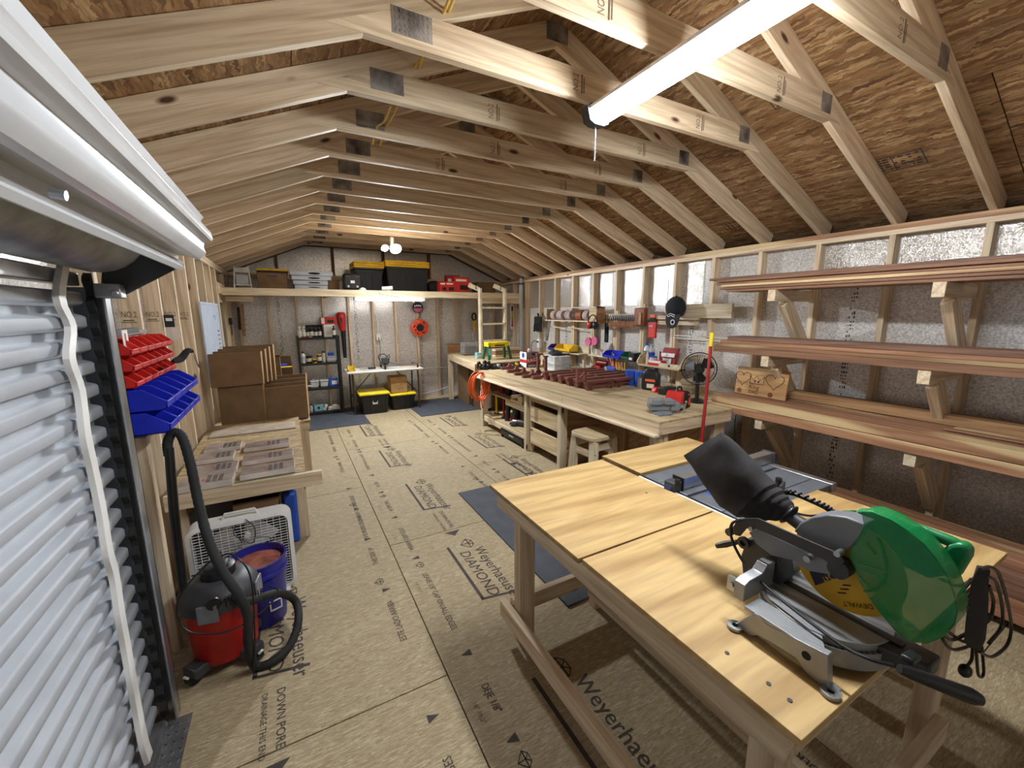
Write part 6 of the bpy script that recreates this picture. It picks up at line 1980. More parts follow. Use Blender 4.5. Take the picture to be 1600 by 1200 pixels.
# sawhorse, cage and box on the corner bench
q = Y(779, 555, 6.2)
x0, x1, z0, z1 = yb(760, 534, 794, 566, 6.2)
sw = thing('step_stand', 'yellow topped stand with green legs on the corner bench', 'stand', ((x0 + x1) / 2, 6.22, .92))
w = (x1 - x0) / 2; h = z1 - .92
G().box(-w, w, -.09, .09, h - .08, h).o('top', yellow, sw, bev=.012)
G().box(-w * .4, w * .5, -.093, -.09, h - .065, h - .045).o('printed_mark', ink_dark, sw)
for sx in (-1, 1):
    for sy in (-1, 1):
        G().bar((sx * (w - .0), sy * .12, 0), (sx * (w - .03), sy * .07, h - .07), .03, .045, (0, 1, 0)).o('leg', dark_green, sw)
G().box(-w + .005, -w + .05, -.125, -.118, .02, h - .1).o('pale_leg_face', teal, sw)
x0, x1, z0, z1 = yb(720, 520, 747, 552, 7.1)
t = thing('wire_cage', 'wire cage wrapped in clear film on the corner bench', 'cage', ((x0 + x1) / 2, 7.1, .92))
w = (x1 - x0) / 2; h = max(z1 - .92, .25)
g = G()
for k in range(8):
    xx = -w + 2 * w * k / 7
    g.tube([V(xx, -.12, 0), V(xx, -.12, h)], .003, 5).tube([V(xx, .12, 0), V(xx, .12, h)], .003, 5)
for k in range(6):
    zz_ = h * k / 5
    g.tube([V(-w, -.12, zz_), V(w, -.12, zz_), V(w, .12, zz_), V(-w, .12, zz_)], .003, 5, True)
g.o('wire_mesh', galv, t)
G().box(-w + .02, w - .02, -.1, .1, .01, h * .6).o('film_wrap', clear_bag, t, bev=.02)
G().box(-w + .03, w - .05, -.08, .08, .01, h * .4).o('contents', charcoal, t, bev=.01)
x0, x1, z0, z1 = yb(745, 540, 749, 552, 6.5)
box_of('carton', 'small light blue carton beside the ladder foot', 'box', x0 - .03, x1 + .01, 6.42, 6.52, .92, 1.02, teal, (.1, .9, .3, .7))
t = thing('hung_tool', 'dark coiled tool and yellow strap hung on back wall behind ladder', 'tool', (Y(743, 495, 7.75).x, 7.846, Y(743, 495, 7.75).z))
G().tube(arc((0, -.02, 0), .07, 0, 2 * PI, 20, (.6, 0, 0), (0, 0, 1))[:-1], .016, 8, True).o('coil', black_matte, t)
G().box(-.02, .03, -.03, -.01, -.28, -.06).o('strap', amber, t)
t = thing('lean_boards', 'pale offcut boards stacked behind the green legged stand', 'boards', (3.35, 6.6, .92))
for k in range(3):
    board('board', (3.2, 6.55, .94 + .05 * k), (3.75, 6.62, .94 + .05 * k), .04, .12, pine if k != 1 else old_wood, t)

# ---- yellow cables looped over the ties
for i, (pp, lab) in enumerate((([(715, -20), (700, 20), (682, 38), (668, 75), (648, 105), (636, 130)], 'yellow cable looped from the near tie to next truss'), ([(708, -20), (692, 22), (676, 42), (664, 78), (655, 108), (650, 128)], 'second yellow cable beside the looped one'))):
    pts = []
    for k, (px, py) in enumerate(pp):
        pts.append(Y(px, py, 1.75 + .16 * k))
    o = G().tube(spline(pts, 6), .006, 6).o('cable', cable_yellow); tag(o, lab, 'cable')
for i, (pp, y0, lab) in enumerate((([(611, 165), (600, 190), (588, 200), (582, 225)], 2.55, 'far yellow cable drooping behind the third tie'), ([(622, 165), (612, 185), (600, 205), (594, 228)], 2.6, 'paired yellow cable drooping behind the third tie'))):
    pts = [Y(px, py, y0 + .16 * k) for k, (px, py) in enumerate(pp)]
    o = G().tube(spline(pts, 5), .006, 6).o('cable', cable_yellow); tag(o, lab, 'cable')
# ================================================================== lumber rack on the right wall
AX = 3.44
levels = [(1.875, 'top'), (1.345, 'middle'), (.81, 'lower')]
for zt, ln in levels:
    for y, yn in ((T0, 'near'), (T0 + 2 * DT, 'far')):
        t = thing('rack_bracket', 'wooden lumber rack bracket with diagonal brace, %s one on the %s level' % (yn, ln), 'bracket', (XR, y, zt), 0, 'lumber rack brackets')
        board('arm', (AX, y + .03, zt - .045), (XR, y + .03, zt - .045), .09, .06, pine if ln != 'lower' else pine_pale, t)
        board('brace', (AX + .2, y + .03, zt - .09), (XR - .02, y + .03, zt - .47), .12, .055, pine, t, up=(1, 0, 0))
        if zt > 1:
            continue
        board('wall_block', (XR - .016, y + .03, zt - .75 if zt > 1 else .1), (XR - .016, y + .03, zt - .45 if zt > 1 else .38), .04, .03, pine_pale, t, up=(0, 1, 0))


def plank(label, x0, x1, z0, z1, y0, y1, m, group, rz=0., bend=0.):
    o = board('lumber_board', ((x0 + x1) / 2, y0, (z0 + z1) / 2), ((x0 + x1) / 2 + bend, y1, (z0 + z1) / 2), z1 - z0, x1 - x0, m)
    return tag(o, label, 'lumber', group)


zb = 1.8755
tops = [(3.46, 3.76, 2.36, cedar), (3.45, 3.74, 2.42, cedar), (3.44, 3.75, 2.40, cedar_sap), (3.45, 3.74, 2.46, cedar), (3.43, 3.76, 2.44, cedar), (3.46, 3.78, 2.54, cedar_grey)]
for i, (x0, x1, ye, m) in enumerate(tops):
    z0 = zb + i * .0215
    plank('thin cedar board on the top rack level, %s from the bottom' % ORD[i], x0, x1, z0, z0 + .02, -1.0, ye, m, 'cedar boards on top rack level')
zb = 1.3455
mids = [('lowest reddish cedar board on the middle rack level', 3.43, 3.72, .05, 2.42, cedar), ('second cedar board with pale sapwood edge on middle rack level', 3.44, 3.74, .026, 2.40, cedar_sap), ('third cedar board with pale sapwood on middle rack level', 3.45, 3.72, .026, 2.37, cedar_sap), ('purplish grey board on top of the middle rack level', 3.49, 3.74, .034, 2.33, cedar_grey)]
z0 = zb
for lab, x0, x1, th, ye, m in mids:
    plank(lab, x0, x1, z0, z0 + th, -1.0, ye, m, 'cedar boards on middle rack level'); z0 += th + .001
plank('bundle board beside the purplish grey one on middle rack level', 3.76, 3.92, zb, zb + .06, -1.0, 2.2, cedar_grey, 'cedar boards on middle rack level')
z0 = .8105
rowx = [(3.42, 3.575), (3.58, 3.73), (3.735, 3.88)]
nm = ['front', 'middle', 'rear']
for L in range(2):
    for j, (x0, x1) in enumerate(rowx):
        plank('thick cedar plank on the lower rack level, %s one of the %s layer' % (nm[j], 'bottom' if L == 0 else 'top'), x0, x1, z0 + L * .073, z0 + L * .073 + .068, -1.0, 2.44 - .05 * L - .03 * j, cedar_sap if (L + j) % 3 != 2 else cedar, 'cedar planks on lower rack level')
plank('long amber plank lying at the wall side of the lower rack level', 3.80, 3.95, .956, 1.02, -1.0, 2.0, old_wood, 'cedar planks on lower rack level')
for j in range(3):
    plank('thin pale strip on the near end of the lower rack level, %s from the front' % ORD[j], 3.62 + j * .06, 3.675 + j * .06, .956, .968, -1.0, .9 - .03 * j, cedar_sap, 'pale strips on lower rack level')
# floor stack
k = 0
for L, (xf, z0) in enumerate(((3.27, .06), (3.30, .115), (3.33, .17), (3.38, .225), (3.45, .28))):
    x = xf
    while x < 3.74:
        x1 = min(x + .14, 3.76)
        if x1 - x > .05:
            m = [cedar, cedar_grey, cedar_sap, cedar_grey, cedar][(k * 2 + L) % 5]
            plank('dark cedar plank in the floor stack under the rack, layer %s, %s from the front' % (('one', 'two', 'three', 'four', 'five')[L], ORD[int((x - xf) / .14)]), x, x1 - .003, z0, z0 + .054, -1.2, 2.12 - .04 * ((k * 7) % 4), m, 'cedar planks in the floor stack'); k += 1
        x += .14
for i, y in enumerate((-.5, .6, 1.7)):
    o = board('bearer', (3.28, y, .03), (3.75, y, .03), .058, .06, pine_dark); tag(o, 'dark bearer under the floor lumber stack, %s from the near end' % ORD[i], 'bearer', 'bearers under floor stack')

# ---- engraved plaque
PQX = 3.66
y_f, y_n = X(1151, 590, PQX).y, X(1231, 600, PQX).y
w = y_f - y_n; zb = .9545; h = X(1190, 576, PQX).z - zb
pq = thing('plaque', 'cedar plaque burnt with hearts crown and King Dad lettering', 'plaque', (PQX, y_f, zb))
pq.rotation_euler = (0, .12, 0)
G().box(-.018, 0, -w, 0, 0, h).o('plate', wood('plaque_wood', rgb(206, 164, 112), rgb(172, 126, 80), axis=1), pq, bev=.002)


def burn(pts, r=.0025, closed=False):
    G().tube([V(-.0185, -a_ * w, b_ * h) for a_, b_ in pts], r, 5, closed).o('burnt_line', burnt, pq)


def heart(cx, cz, s):
    P = []
    for k in range(25):
        t_ = 2 * PI * k / 24
        P.append((cx + s * .62 * math.sin(t_) ** 3, cz + s * (.8125 * math.cos(t_) - .3125 * math.cos(2 * t_) - .125 * math.cos(3 * t_) - .0625 * math.cos(4 * t_)) * 1.05))
    return P


burn(heart(.14, .60, .26), .0025); burn(heart(.76, .60, .28), .0025)
burn([(.30, .42), (.28, .70), (.35, .55), (.42, .72), (.48, .56), (.56, .72), (.56, .43), (.3, .42)])
for cx, cz in ((.39, .52), (.46, .51)):
    G().cyl((-.0195, -cx * w, cz * h), (-.018, -cx * w, cz * h), .009, n=8).o('burnt_spot', burnt, pq)
for cx in (.1, .72):
    G().cyl((-.0195, -cx * w, .12 * h), (-.018, -cx * w, .12 * h), .022, n=14).o('wood_knot', leather, pq)
text('King', h * .2, V(-.0185, -.29 * w, h * .24), (0, -1, 0), (0, 0, 1), burnt, pq, 'burnt_lettering')
text('DAD', h * .17, V(-.0185, -.29 * w, h * .07), (0, -1, 0), (0, 0, 1), burnt, pq, 'burnt_lettering')

# ---- red pole
A, B = Y(1111, 560, 2.09), Y(1096, 705, 2.02)
pt_, pb_ = Y(1112, 520, 2.10), None
d = (B - A).normalized()
foot = A + d * (A.z / -d.z)
top = Y(1112.5, 520, 2.11)
po = thing('bar_clamp_pole', 'red pole with yellow tip leaning against the bench end', 'pole', tuple(foot))
G().cyl((0, 0, 0), (top - foot) * .94, .0125, n=12).o('shaft', deep_red, po)
G().cyl((top - foot) * .93, (top - foot), .015, n=12).o('tip', yellow, po)

# ================================================================== plywood work table with table saw
TZ2 = .85
TX0, TX1, TY0, TY1 = .833, 2.205, .328, 1.768
wt = thing('work_table', 'plywood topped pine work table in the foreground', 'table', (TX0, TY0, 0))
WT = lambda g_, n_, m_, **kw: g_.turn(Matrix.Translation((-TX0, -TY0, 0))).o(n_, m_, wt, **kw)
WT(G().box(TX0, 1.565, 1.045, TY1, TZ2 - .02, TZ2), 'top_panel', ply_x, bev=.0015)
WT(G().box(TX0 + .012, 1.57, TY0, 1.037, TZ2 - .021, TZ2 - .0012).box(1.57, TX1, TY0, .935, TZ2 - .021, TZ2 - .0012), 'top_panel', wood('ply_near', rgb(208, 176, 120), rgb(178, 140, 84), axis=0, knots=False, rings=.65, fine=.45), bev=.0015)
o = WT(G().box(TX0, 1.56, 1.045, TY1, TZ2 - .016, TZ2 - .014), 'ply_layer', pine_dark)
board('apron', (TX0 + .045, TY0 + .03, TZ2 - .066), (TX0 + .045, TY1 - .03, TZ2 - .066), .089, .038, pine, wt)
board('apron', (1.53, TY0 + .03, TZ2 - .066), (1.53, TY1 - .03, TZ2 - .066), .089, .038, pine, wt)
board('apron', (TX0 + .07, TY1 - .05, TZ2 - .066), (1.51, TY1 - .05, TZ2 - .066), .089, .038, pine, wt)
board('apron', (TX0 + .07, TY0 + .05, TZ2 - .066), (TX1 - .07, TY0 + .05, TZ2 - .066), .089, .038, pine, wt)
board('apron', (TX1 - .05, TY0 + .07, TZ2 - .066), (TX1 - .05, .92, TZ2 - .066), .089, .038, pine, wt)
for x, y in ((.975, 1.66), (.93, .42), (2.05, .42), (2.05, .86), (1.48, 1.66)):
    board('leg', (x, y, .0), (x, y, TZ2 - .022), .089, .06, pine, wt, up=(1, 0, 0))
board('lower_rail', (.905, .36, .13), (.905, 1.77, .13), .089, .038, pine, wt)
board('lower_rail', (1.40, .36, .15), (1.40, 1.64, .15), .089, .038, cedar_sap if False else pine, wt)
board('cross_rail', (.93, 1.715, .16), (1.45, 1.715, .16), .089, .038, pine, wt)
board('cross_rail', (.93, .37, .15), (2.05, .37, .15), .089, .038, pine, wt)
for x, y in ((.975, .9), (.975, 1.3)):
    pass
for i, (px, py) in enumerate(((1136, 1020), (1201, 1068), (1234, 1094), (930, 712), (1010, 770))):
    q = Z(px, py, TZ2)
    G().cyl((q.x - TX0, q.y - TY0, TZ2 - .001), (q.x - TX0, q.y - TY0, TZ2 + .0008), .0055, n=10).o('screw_head', dark_steel, wt)
x0, x1, y0, y1 = 1.608, 2.36, 1.505, 1.815
w2 = thing('outfeed_panel', 'separate plywood panel beyond the table saw', 'panel', (x0, y0, 0))
G().box(0, x1 - x0, 0, y1 - y0, TZ2 - .022, TZ2).o('plywood_top', wood('ply_far', rgb(208, 176, 120), rgb(182, 144, 88), axis=0, knots=False, rings=.6, fine=.5), w2, bev=.0015)
for x in (.05, x1 - x0 - .05):
    for y in (.06, y1 - y0 - .06):
        board('leg', (x0 + x, y0 + y, 0), (x0 + x, y0 + y, TZ2 - .022), .06, .04, pine, w2, up=(1, 0, 0))

# ---- table saw
SZ0 = .838
ts = thing('table_saw', 'grey table saw with aluminium rails and blue insert between plywood panels', 'table saw', (2.0, 1.23, 0))
TS = lambda g_, n_, m_, **kw: g_.turn(Matrix.Translation((-2.0, -1.23, 0))).o(n_, m_, ts, **kw)
sx0, sx1, sy0, sy1 = 1.62, 2.36, .945, 1.495
TS(G().box(sx0, sx1, sy0, 1.03, SZ0 - .03, SZ0), 'table_wing', saw_top, bev=.003)
TS(G().box(sx0, sx1, 1.034, 1.20, SZ0 - .03, SZ0), 'table_plate', saw_top, bev=.003)
TS(G().box(sx0, sx1, 1.22, 1.385, SZ0 - .03, SZ0), 'table_plate', saw_top, bev=.003)
TS(G().box(sx0, sx1, 1.389, sy1, SZ0 - .03, SZ0), 'table_wing', saw_top, bev=.003)
TS(G().box(sx0, sx1, 1.20, 1.22, SZ0 - .03, SZ0 - .01), 'mitre_slot', dark_steel)
q = Z(1100, 758, SZ0)
TS(G().box(1.72, 2.12, 1.145, 1.195, SZ0 - .001, SZ0 + .0015), 'throat_insert', blue, bev=.001)
TS(G().box(1.76, 2.05, 1.168, 1.172, SZ0 + .0015, SZ0 + .002), 'blade_slot', black)
TS(G().box(1.572, 1.612, .94, 1.50, SZ0 - .045, SZ0 - .004), 'front_rail', steel, bev=.003)
TS(G().box(1.585, 1.598, .93, 1.50, SZ0 - .004, SZ0 + .001), 'scale_strip', off_white)
TS(G().box(2.365, 2.41, .94, 1.50, SZ0 - .045, SZ0 + .002), 'rear_rail', steel, bev=.003)
fz0, fz1 = SZ0 + .002, SZ0 + .062
TS(G().box(1.64, 2.40, 1.262, 1.315, fz0, fz1), 'fence', steel, bev=.003)
TS(G().box(1.635, 1.64, 1.255, 1.32, fz0 - .01, fz1 + .004), 'fence_cap', black)
TS(G().box(2.40, 2.415, 1.25, 1.325, fz0 - .02, fz1 + .004), 'fence_end', charcoal, bev=.003)
TS(G().box(1.575, 1.635, 1.262, 1.322, fz0 - .03, fz1 - .012), 'fence_head', charcoal, bev=.006)
TS(G().prism([V(1.565, 1.27, fz0 - .04), V(1.6, 1.27, fz0 - .01), V(1.61, 1.27, fz0 + .04), V(1.58, 1.27, fz0 + .045), V(1.555, 1.27, fz0 - .0)], (0, .04, 0)), 'lock_lever', navy, bev=.004)
TS(G().cyl((1.60, 1.262, fz1 - .012), (1.60, 1.262, fz1 + .006), .012), 'knob', black)
TS(G().box(1.66, 2.34, .98, 1.46, .52, SZ0 - .03), 'cabinet', charcoal, bev=.01)
for x in (1.68, 2.32):
    for y in (1.0, 1.44):
        board('stand_leg', (x, y, 0), (x, y, .52), .05, .05, dark_steel, ts, up=(1, 0, 0), bev=.004)
# mitre gauge lying on the saw
q = Z(1222, 772, SZ0)
mg = thing('mitre_gauge', 'black mitre gauge with round knob on the table saw', 'mitre gauge', (q.x, q.y, SZ0 + .001), .3)
G().box(-.06, .02, -.006, .006, 0, .06).o('fence_face', charcoal, mg, bev=.002)
P = [V(.055 * math.cos(a_), .055 * math.sin(a_) + .006, 0) for a_ in [PI * k / 12 for k in range(13)]]
G().prism(P, (0, 0, .012)).o('protractor', black, mg)
G().cyl((0, .02, .012), (0, .02, .075), .014, n=14).o('knob', black, mg)

# ---- mitre saw, built from its left side; x is across the saw, -y is its front
MX = 1.217
ms = thing('mitre_saw', 'mitre saw with green guard and black dust bag on plywood table', 'mitre saw', (MX, .47, TZ2))
O = V(MX, .47, TZ2)


def MS(g_, n_, m_, **kw):
    return g_.turn(Matrix.Translation(-O)).o(n_, m_, ms, **kw)


def tr(pts, x):
    """outline in the upright plane at x, traced from the photograph"""
    out = []
    for a_, b_ in pts:
        q_ = X(a_, b_, x); q_.z = max(q_.z, TZ2 + .0005); out.append(q_)
    return out


wing = [(1140, 982), (1142, 974), (1152, 974), (1162, 966), (1180, 958), (1199, 976), (1294, 1024), (1294, 1072), (1309, 1084), (1306, 1092), (1290, 1090), (1264, 1074), (1255, 1046), (1244, 1029), (1214, 1010), (1184, 993), (1172, 1000), (1163, 1007)]
MS(G().prism(tr(wing, 1.018), (.022, 0, 0)), 'base_wing', cast, bev=.002)
wr = [V(2 * MX - v.x, v.y, v.z) for v in tr(wing, 1.018)]
MS(G().prism(wr, (-.022, 0, 0)), 'base_wing', cast, bev=.002)
zt = X(1245, 1000, 1.02).z
zt = TZ2 + .075
for s in (1, -1):
    xx = lambda v: MX + s * (v - MX)
    P = [V(xx(1.02), .565, zt), V(xx(1.02), .37, zt), V(xx(1.085), .41, zt), V(xx(1.085), .565, zt)]
    MS(G().prism(P, (0, 0, -.012)), 'wing_top', cast, bev=.001)
    for yy in (.58, .352):
        MS(G().lathe([(.02, 0), (.02, .008), (.008, .008), (.008, 0)], 14, (xx(1.012), yy, TZ2 + .001)), 'foot_lug', cast)
    MS(G().cyl((xx(1.0165), .41, TZ2 + .05), (xx(1.0185), .41, TZ2 + .05), .010, n=14), 'side_hole', black_matte)
MS(G().cyl((MX, .465, TZ2 + .012), (MX, .465, TZ2 + .058), .15, n=44), 'turntable_rim', cast)
MS(G().cyl((MX, .465, TZ2 + .058), (MX, .465, TZ2 + .078), .142, n=44), 'turntable', cast, bev=.002)
g = G()
for k in range(25):
    a_ = PI + .5 + (PI - 1.0) * k / 24
    g.bar((MX + .138 * math.cos(a_), .465 + .138 * math.sin(a_), TZ2 + .0588), (MX + (.147 if k % 3 else .15) * math.cos(a_), .465 + .148 * math.sin(a_), TZ2 + .0588), .0012, .001)
MS(g, 'angle_scale', ink_dark)
MS(G().box(MX - .012, MX + .012, .30, .60, TZ2 + .078, TZ2 + .0795), 'kerf_plate', black)
# front arm with lock lever
MS(G().prism([V(MX - .05, .34, TZ2 + .03), V(MX + .05, .34, TZ2 + .03), V(MX + .03, .245, TZ2 + .04), V(MX - .03, .245, TZ2 + .04)], (0, 0, .042)), 'front_arm', dark_steel, bev=.006)
h0, h1 = V(1.20, .27, TZ2 + .055), Z(1535, 1094, TZ2 + .03)
h1 = V(1.185, .155, TZ2 + .075)
q0, q1 = Y(1405, 1045, .262), Y(1532, 1093, .165)
MS(G().tube([q0, q0.lerp(q1, .15), q0.lerp(q1, .5), q0.lerp(q1, .9), q1], [.009, .012, .014, .0155, .011], 14), 'lock_handle', black)
q = Y(1425, 1025, .26)
MS(G().bar(q + V(-.03, 0, .004), q + V(.02, 0, -.006), .022, .014), 'trigger_lever', black, bev=.004)
# fences
for s, x0, x1 in ((1, 1.035, 1.175), (-1, 1.26, 1.40)):
    MS(G().prism([V(x0, .578, TZ2 + .07), V(x1, .578, TZ2 + .07), V(x1, .578, TZ2 + .15), V(x1 - .04, .578, TZ2 + .15), V(x1 - .06 if s > 0 else x1 - .05, .578, TZ2 + .13), V(x0 + .02, .578, TZ2 + .128), V(x0, .578, TZ2 + .12)], (0, .03, 0)), 'fence', cast, bev=.002)
MS(G().box(1.038, 1.05, .60, .63, TZ2 + .08, TZ2 + .12).cyl((1.03, .615, TZ2 + .1), (1.06, .615, TZ2 + .1), .007), 'fence_clamp', steel)
# pivot tower and arm
tower = [(1160, 900), (1157, 868), (1165, 842), (1190, 838), (1215, 862), (1222, 905), (1210, 935), (1180, 925)]
MS(G().prism(tr(tower, 1.185), (.07, 0, 0)), 'pivot_tower', charcoal, bev=.006)
q = X(1164, 847, 1.178)
MS(G().lathe([(.018, 0), (.018, .012), (.009, .012), (.009, .004)], 18, (q.x, q.y, q.z), (-1, 0, 0)), 'pivot_boss', dark_steel)
q = X(1138, 832, 1.185)
MS(G().cyl((q.x, q.y, q.z), (q.x + .06, q.y, q.z), .012, n=14), 'rear_boss', charcoal)
q0, q1 = X(1120, 853, 1.19), X(1156, 846, 1.2)
MS(G().tube([q0, q0.lerp(q1, .4), q1], [.008, .0105, .007], 10), 'bevel_lever', black)
plate = [(1145, 824), (1150, 815), (1162, 810), (1184, 810), (1312, 866), (1319, 878), (1312, 886), (1300, 884), (1286, 874), (1182, 826), (1166, 826), (1156, 838), (1148, 836)]
MS(G().prism(tr(plate, 1.158), (.005, 0, 0)), 'link_plate', dark_steel, bev=.001)
body = [(1170, 832), (1182, 826), (1290, 875), (1316, 884), (1296, 898), (1262, 892), (1240, 876), (1205, 868), (1182, 850)]
MS(G().prism(tr(body, 1.178), (.02, 0, 0)), 'arm_casting', grey_paint, bev=.002)
for a_, b_, r_ in ((1262, 873, .0085), (1309, 865, .0075), (1174, 826, .006)):
    q = X(a_, b_, 1.156)
    MS(G().cyl((q.x - .006, q.y, q.z), (q.x + .02, q.y, q.z), r_, n=14), 'screw', steel)
# blade and upper guard
hub = X(1316, 886, 1.2)
hub.x = 1.2165
BR = .122
bl = MS(G().cyl((MX - .0012, hub.y, hub.z), (MX + .0012, hub.y, hub.z), BR, n=60), 'blade', label_yellow)
yel = bl
P = [X(a_, b_, MX - .0016) for a_, b_ in ((1264, 891), (1303, 889), (1310, 902), (1274, 915))]
MS(G().prism(P, (-.0005, 0, 0)), 'blade_label', label_dark)
q0, q1 = X(1297, 897, MX - .0025), X(1280, 903, MX - .0025)
xd = (q1 - q0).normalized(); yd = V(-1, 0, 0).cross(xd)
text('24T', .018, q0 - O, xd, yd, yellow_ink, ms, 'blade_lettering')
q0, q1 = X(1352, 943, MX - .0025), X(1322, 940, MX - .0025)
xd = (q1 - q0).normalized(); yd = V(-1, 0, 0).cross(xd)
text('DEWALT', .017, q0 + (q0 - q1) * .35 - O, xd, yd, ink_dark, ms, 'blade_lettering')
for k in range(3):
    q = X(1330 - 4 * k, 915 + 6 * k, MX - .0022)
    MS(G().bar(q, q + xd * .02, .0006, .003), 'blade_print', ink_dark)
ug = [(1240, 830), (1250, 817), (1268, 808), (1292, 804), (1322, 808), (1352, 820), (1345, 838), (1330, 856), (1304, 868), (1276, 858)]
MS(G().prism(tr(ug, 1.19), (.055, 0, 0)), 'upper_guard', grey_paint, bev=.004)
MS(G().cyl((1.176, hub.y, hub.z), (1.2165, hub.y, hub.z), .024, n=24), 'arbor_cover', charcoal)
# green lower guard shell
gd = [(1346, 800), (1362, 800), (1392, 812), (1420, 830), (1444, 850), (1464, 874), (1482, 903), (1493, 932), (1497, 955), (1492, 976), (1474, 996), (1448, 1006), (1420, 1003), (1398, 985), (1378, 962), (1358, 935), (1342, 908), (1336, 888), (1326, 868), (1340, 842), (1350, 822)]
GP = tr(gd, 1.182)
MS(G().prism(GP, (.003, 0, 0)), 'guard_side', guard_green)
MS(G().prism([v + V(.058, 0, 0) for v in GP], (.003, 0, 0)), 'guard_side', guard_green)
cen = sum((v for v in GP), V(0, 0, 0)) / len(GP)
g = G(); n = 16
g.loft([[GP[i] + V(0, 0, 0), GP[i] + V(.061, 0, 0), GP[i] + V(.061, 0, 0) + (cen - GP[i]) * .025, GP[i] + (cen - GP[i]) * .025] for i in range(n)])
MS(g, 'guard_rim', guard_green)
ribs = [((1336, 893), (1366, 925)), ((1340, 886), (1380, 905)), ((1340, 880), (1384, 893)), ((1350, 910), (1368, 925))]
for (a_, b_), (c_, d_) in ribs:
    MS(G().bar(X(a_, b_, 1.1815), X(c_, d_, 1.1815), .002, .002), 'guard_rib', green)
arcp = [X(a_, b_, 1.1812) for a_, b_ in ((1372, 840), (1380, 860), (1386, 884), (1382, 910), (1368, 922), (1350, 924))]
MS(G().tube(arcp, .003, 6), 'guard_rib', guard_green)
q0, q1 = X(1352, 846, 1.1808), X(1370, 872, 1.1808)
xd = (q1 - q0).normalized(); yd = V(-1, 0, 0).cross(xd)
text('meta', .016, q0 - O, xd, yd, dark_green, ms, 'guard_lettering')
# motor with D-handle
mh = [(1328, 806), (1340, 797), (1360, 798), (1400, 815), (1440, 836), (1470, 868), (1478, 900), (1450, 905), (1400, 880), (1350, 850)]
MS(G().prism(tr(mh, 1.258), (.03, 0, 0)), 'gear_case', green, bev=.006)
MS(G().cyl((1.288, hub.y + .01, hub.z + .03), (1.40, hub.y + .01, hub.z + .03), .042, n=24), 'motor', green, bev=.006)
MS(G().cyl((1.40, hub.y + .01, hub.z + .03), (1.415, hub.y + .01, hub.z + .03), .038, n=24), 'motor_cap', black)
hx = 1.285
hp2 = [X(a_, b_, hx) for a_, b_ in ((1412, 824), (1436, 827), (1465, 838), (1490, 848), (1505, 858))]
MS(G().tube(spline(hp2, 4), [.012] + [.0125] * 7 + [.013] * 9, 14), 'handle_top', green)
blk = [(1462, 868), (1482, 850), (1502, 848), (1517, 860), (1515, 874), (1498, 902), (1486, 908), (1470, 895)]
MS(G().prism(tr(blk, 1.268), (.036, 0, 0)), 'handle_grip', green, bev=.009, seg=3)
MS(G().bar(X(1440, 850, hx), X(1472, 862, hx), .02, .006), 'trigger', black)
q = X(1332, 808, 1.262)
MS(G().lathe([(.011, 0), (.011, .012), (.005, .012), (.005, .0)], 14, (q.x, q.y + .004, q.z), (0, 0, 1)), 'cord_guard', green)
# ribbed black carry handle behind
ch_ = [X(a_, b_, 1.31) for a_, b_ in ((1212, 782), (1222, 772), (1240, 772), (1270, 784), (1292, 795), (1302, 806), (1304, 822))]
cs_ = spline(ch_, 6)
MS(G().tube(cs_, .0065, 10), 'carry_handle', black)
for k in range(8, len(cs_) - 8, 2):
    v = cs_[k]
    MS(G().cb((v.x, v.y, v.z + .0065), (.02, .004, .006)), 'grip_rib', black_matte)
cb_ = [X(a_, b_, 1.28) for a_, b_ in ((1390, 808), (1350, 800), (1310, 800), (1270, 806), (1240, 800), (1215, 786))]
MS(G().tube(spline(cb_, 5), .0035, 6), 'motor_cord', black)
# dust bag
le = [(1068, 712), (1083, 729), (1110, 765), (1132, 790), (1160, 806), (1188, 812), (1212, 812), (1230, 814)]
re_ = [(1127, 676), (1137, 682), (1160, 706), (1186, 735), (1206, 758), (1220, 772), (1232, 784), (1243, 799)]
dp = [.004, .024, .044, .053, .054, .046, .034, .022]
rings = []
for i in range(29):
    f = i / 4; k0 = min(int(f), 6); u_ = f - k0
    L_ = [le[k0][c] + (le[k0 + 1][c] - le[k0][c]) * u_ for c in (0, 1)]; R_ = [re_[k0][c] + (re_[k0 + 1][c] - re_[k0][c]) * u_ for c in (0, 1)]
    dx = dp[k0] + (dp[k0 + 1] - dp[k0]) * u_
    rip = 1 + (.05 * math.sin(i * 2.1) if i > 15 else .012 * math.sin(i * 1.3))
    pa, pb = X(L_[0], L_[1], MX + .02), X(R_[0], R_[1], MX + .02)
    u = (pa - pb) / 2 * rip; cc = (pa + pb) / 2
    sg = lambda v_: abs(v_) ** .7 * (1 if v_ > 0 else -1)
    rings.append([cc + u * sg(math.cos(a_)) + V(1, 0, 0) * dx * rip * sg(math.sin(a_)) * (1 + .05 * math.sin(3 * a_ + i * .7)) for a_ in [2 * PI * k / 28 for k in range(28)]])
bag = MS(G().loft(rings), 'dust_bag', fabric)
MS(G().tube([v + (v - (rings[27][0] + rings[27][14]) / 2) * .08 for v in rings[27]], .004, 6, True), 'bag_collar', black)
q0, q1 = X(1232, 806, MX + .02), X(1262, 826, MX + .02)
MS(G().tube([q0, q1], [.018, .022], 14), 'dust_port', charcoal)
q = X(1236, 793, MX - .01)
MS(G().tube(arc(q, .007, 0, 2 * PI, 10, (1, 0, 0), (0, 0, 1))[:-1], .0015, 5, True), 'zip_ring', steel)
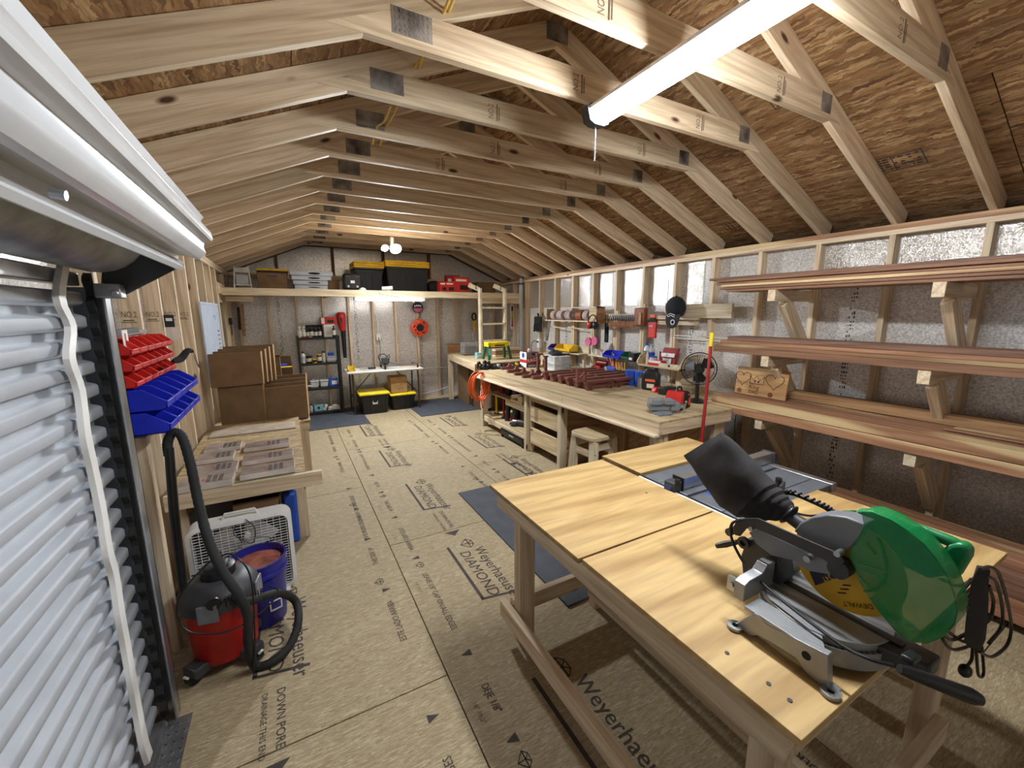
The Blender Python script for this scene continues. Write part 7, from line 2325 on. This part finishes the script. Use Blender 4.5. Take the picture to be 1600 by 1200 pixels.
# power cord draped in front
cd_ = [(1158, 812, 1.15), (1144, 818, 1.14), (1142, 836, 1.135), (1152, 862, 1.13), (1172, 892, 1.12), (1208, 926, 1.10), (1258, 966, 1.08), (1318, 1010, 1.07), (1360, 1030, 1.075), (1396, 1040, 1.10)]
MS(G().tube(spline([X(a_, b_, c_) for a_, b_, c_ in cd_], 6), .0042, 8), 'power_cord', black)

# ---- bundled cord hanging off the table edge
cbn = thing('cord_bundle', 'bundled black power cord hanging off the near table corner', 'cord', (1.72, .30, TZ2))
CO = V(1.72, .30, TZ2)
cy_ = lambda pts, y=.30: [Y(a_, b_, y) - CO for a_, b_ in pts]
G().loft([[Y(px, py, .30) - CO + V(.0, dy, 0) for px, dy in ((l, 0), ((l + r) / 2, -.014), (r, 0), ((l + r) / 2, .014))] for l, r, py in ((1528, 1546, 886), (1517, 1545, 910), (1512, 1545, 940), (1508, 1543, 975), (1506, 1540, 1000), (1512, 1534, 1012))]).o('wrapped_core', black_matte, cbn, bev=.004)
loops = [[(1532, 890), (1548, 886), (1562, 900), (1576, 950), (1580, 985), (1572, 1010), (1550, 1026), (1530, 1018)],
         [(1540, 900), (1556, 910), (1566, 950), (1564, 980), (1545, 1005)], [(1545, 915), (1552, 940), (1548, 965), (1538, 975)],
         [(1515, 930), (1503, 945), (1502, 955), (1518, 940)], [(1518, 905), (1500, 930), (1500, 950)],
         [(1510, 990), (1488, 1000), (1474, 990), (1470, 982)], [(1520, 1008), (1490, 1015), (1474, 1000), (1476, 985), (1500, 1000), (1512, 1004)],
         [(1525, 1010), (1528, 1050), (1532, 1058), (1537, 1050), (1534, 1010)], [(1520, 1010), (1518, 1030), (1510, 1042)]]
for i, lp in enumerate(loops):
    G().tube(spline(cy_(lp, .285 + .006 * i), 6), .0048, 7).o('cord_loop', black, cbn)
q = Y(1508, 1048, .29) - CO
G().sph((q.x, q.y, q.z), .022, .016, .02, 12, 7).o('plug', black, cbn)
G().tube(spline([X(1470, 905, 1.30) - CO, Y(1500, 915, .32) - CO, Y(1528, 900, .30) - CO], 6), .0042, 7).o('lead', black, cbn)
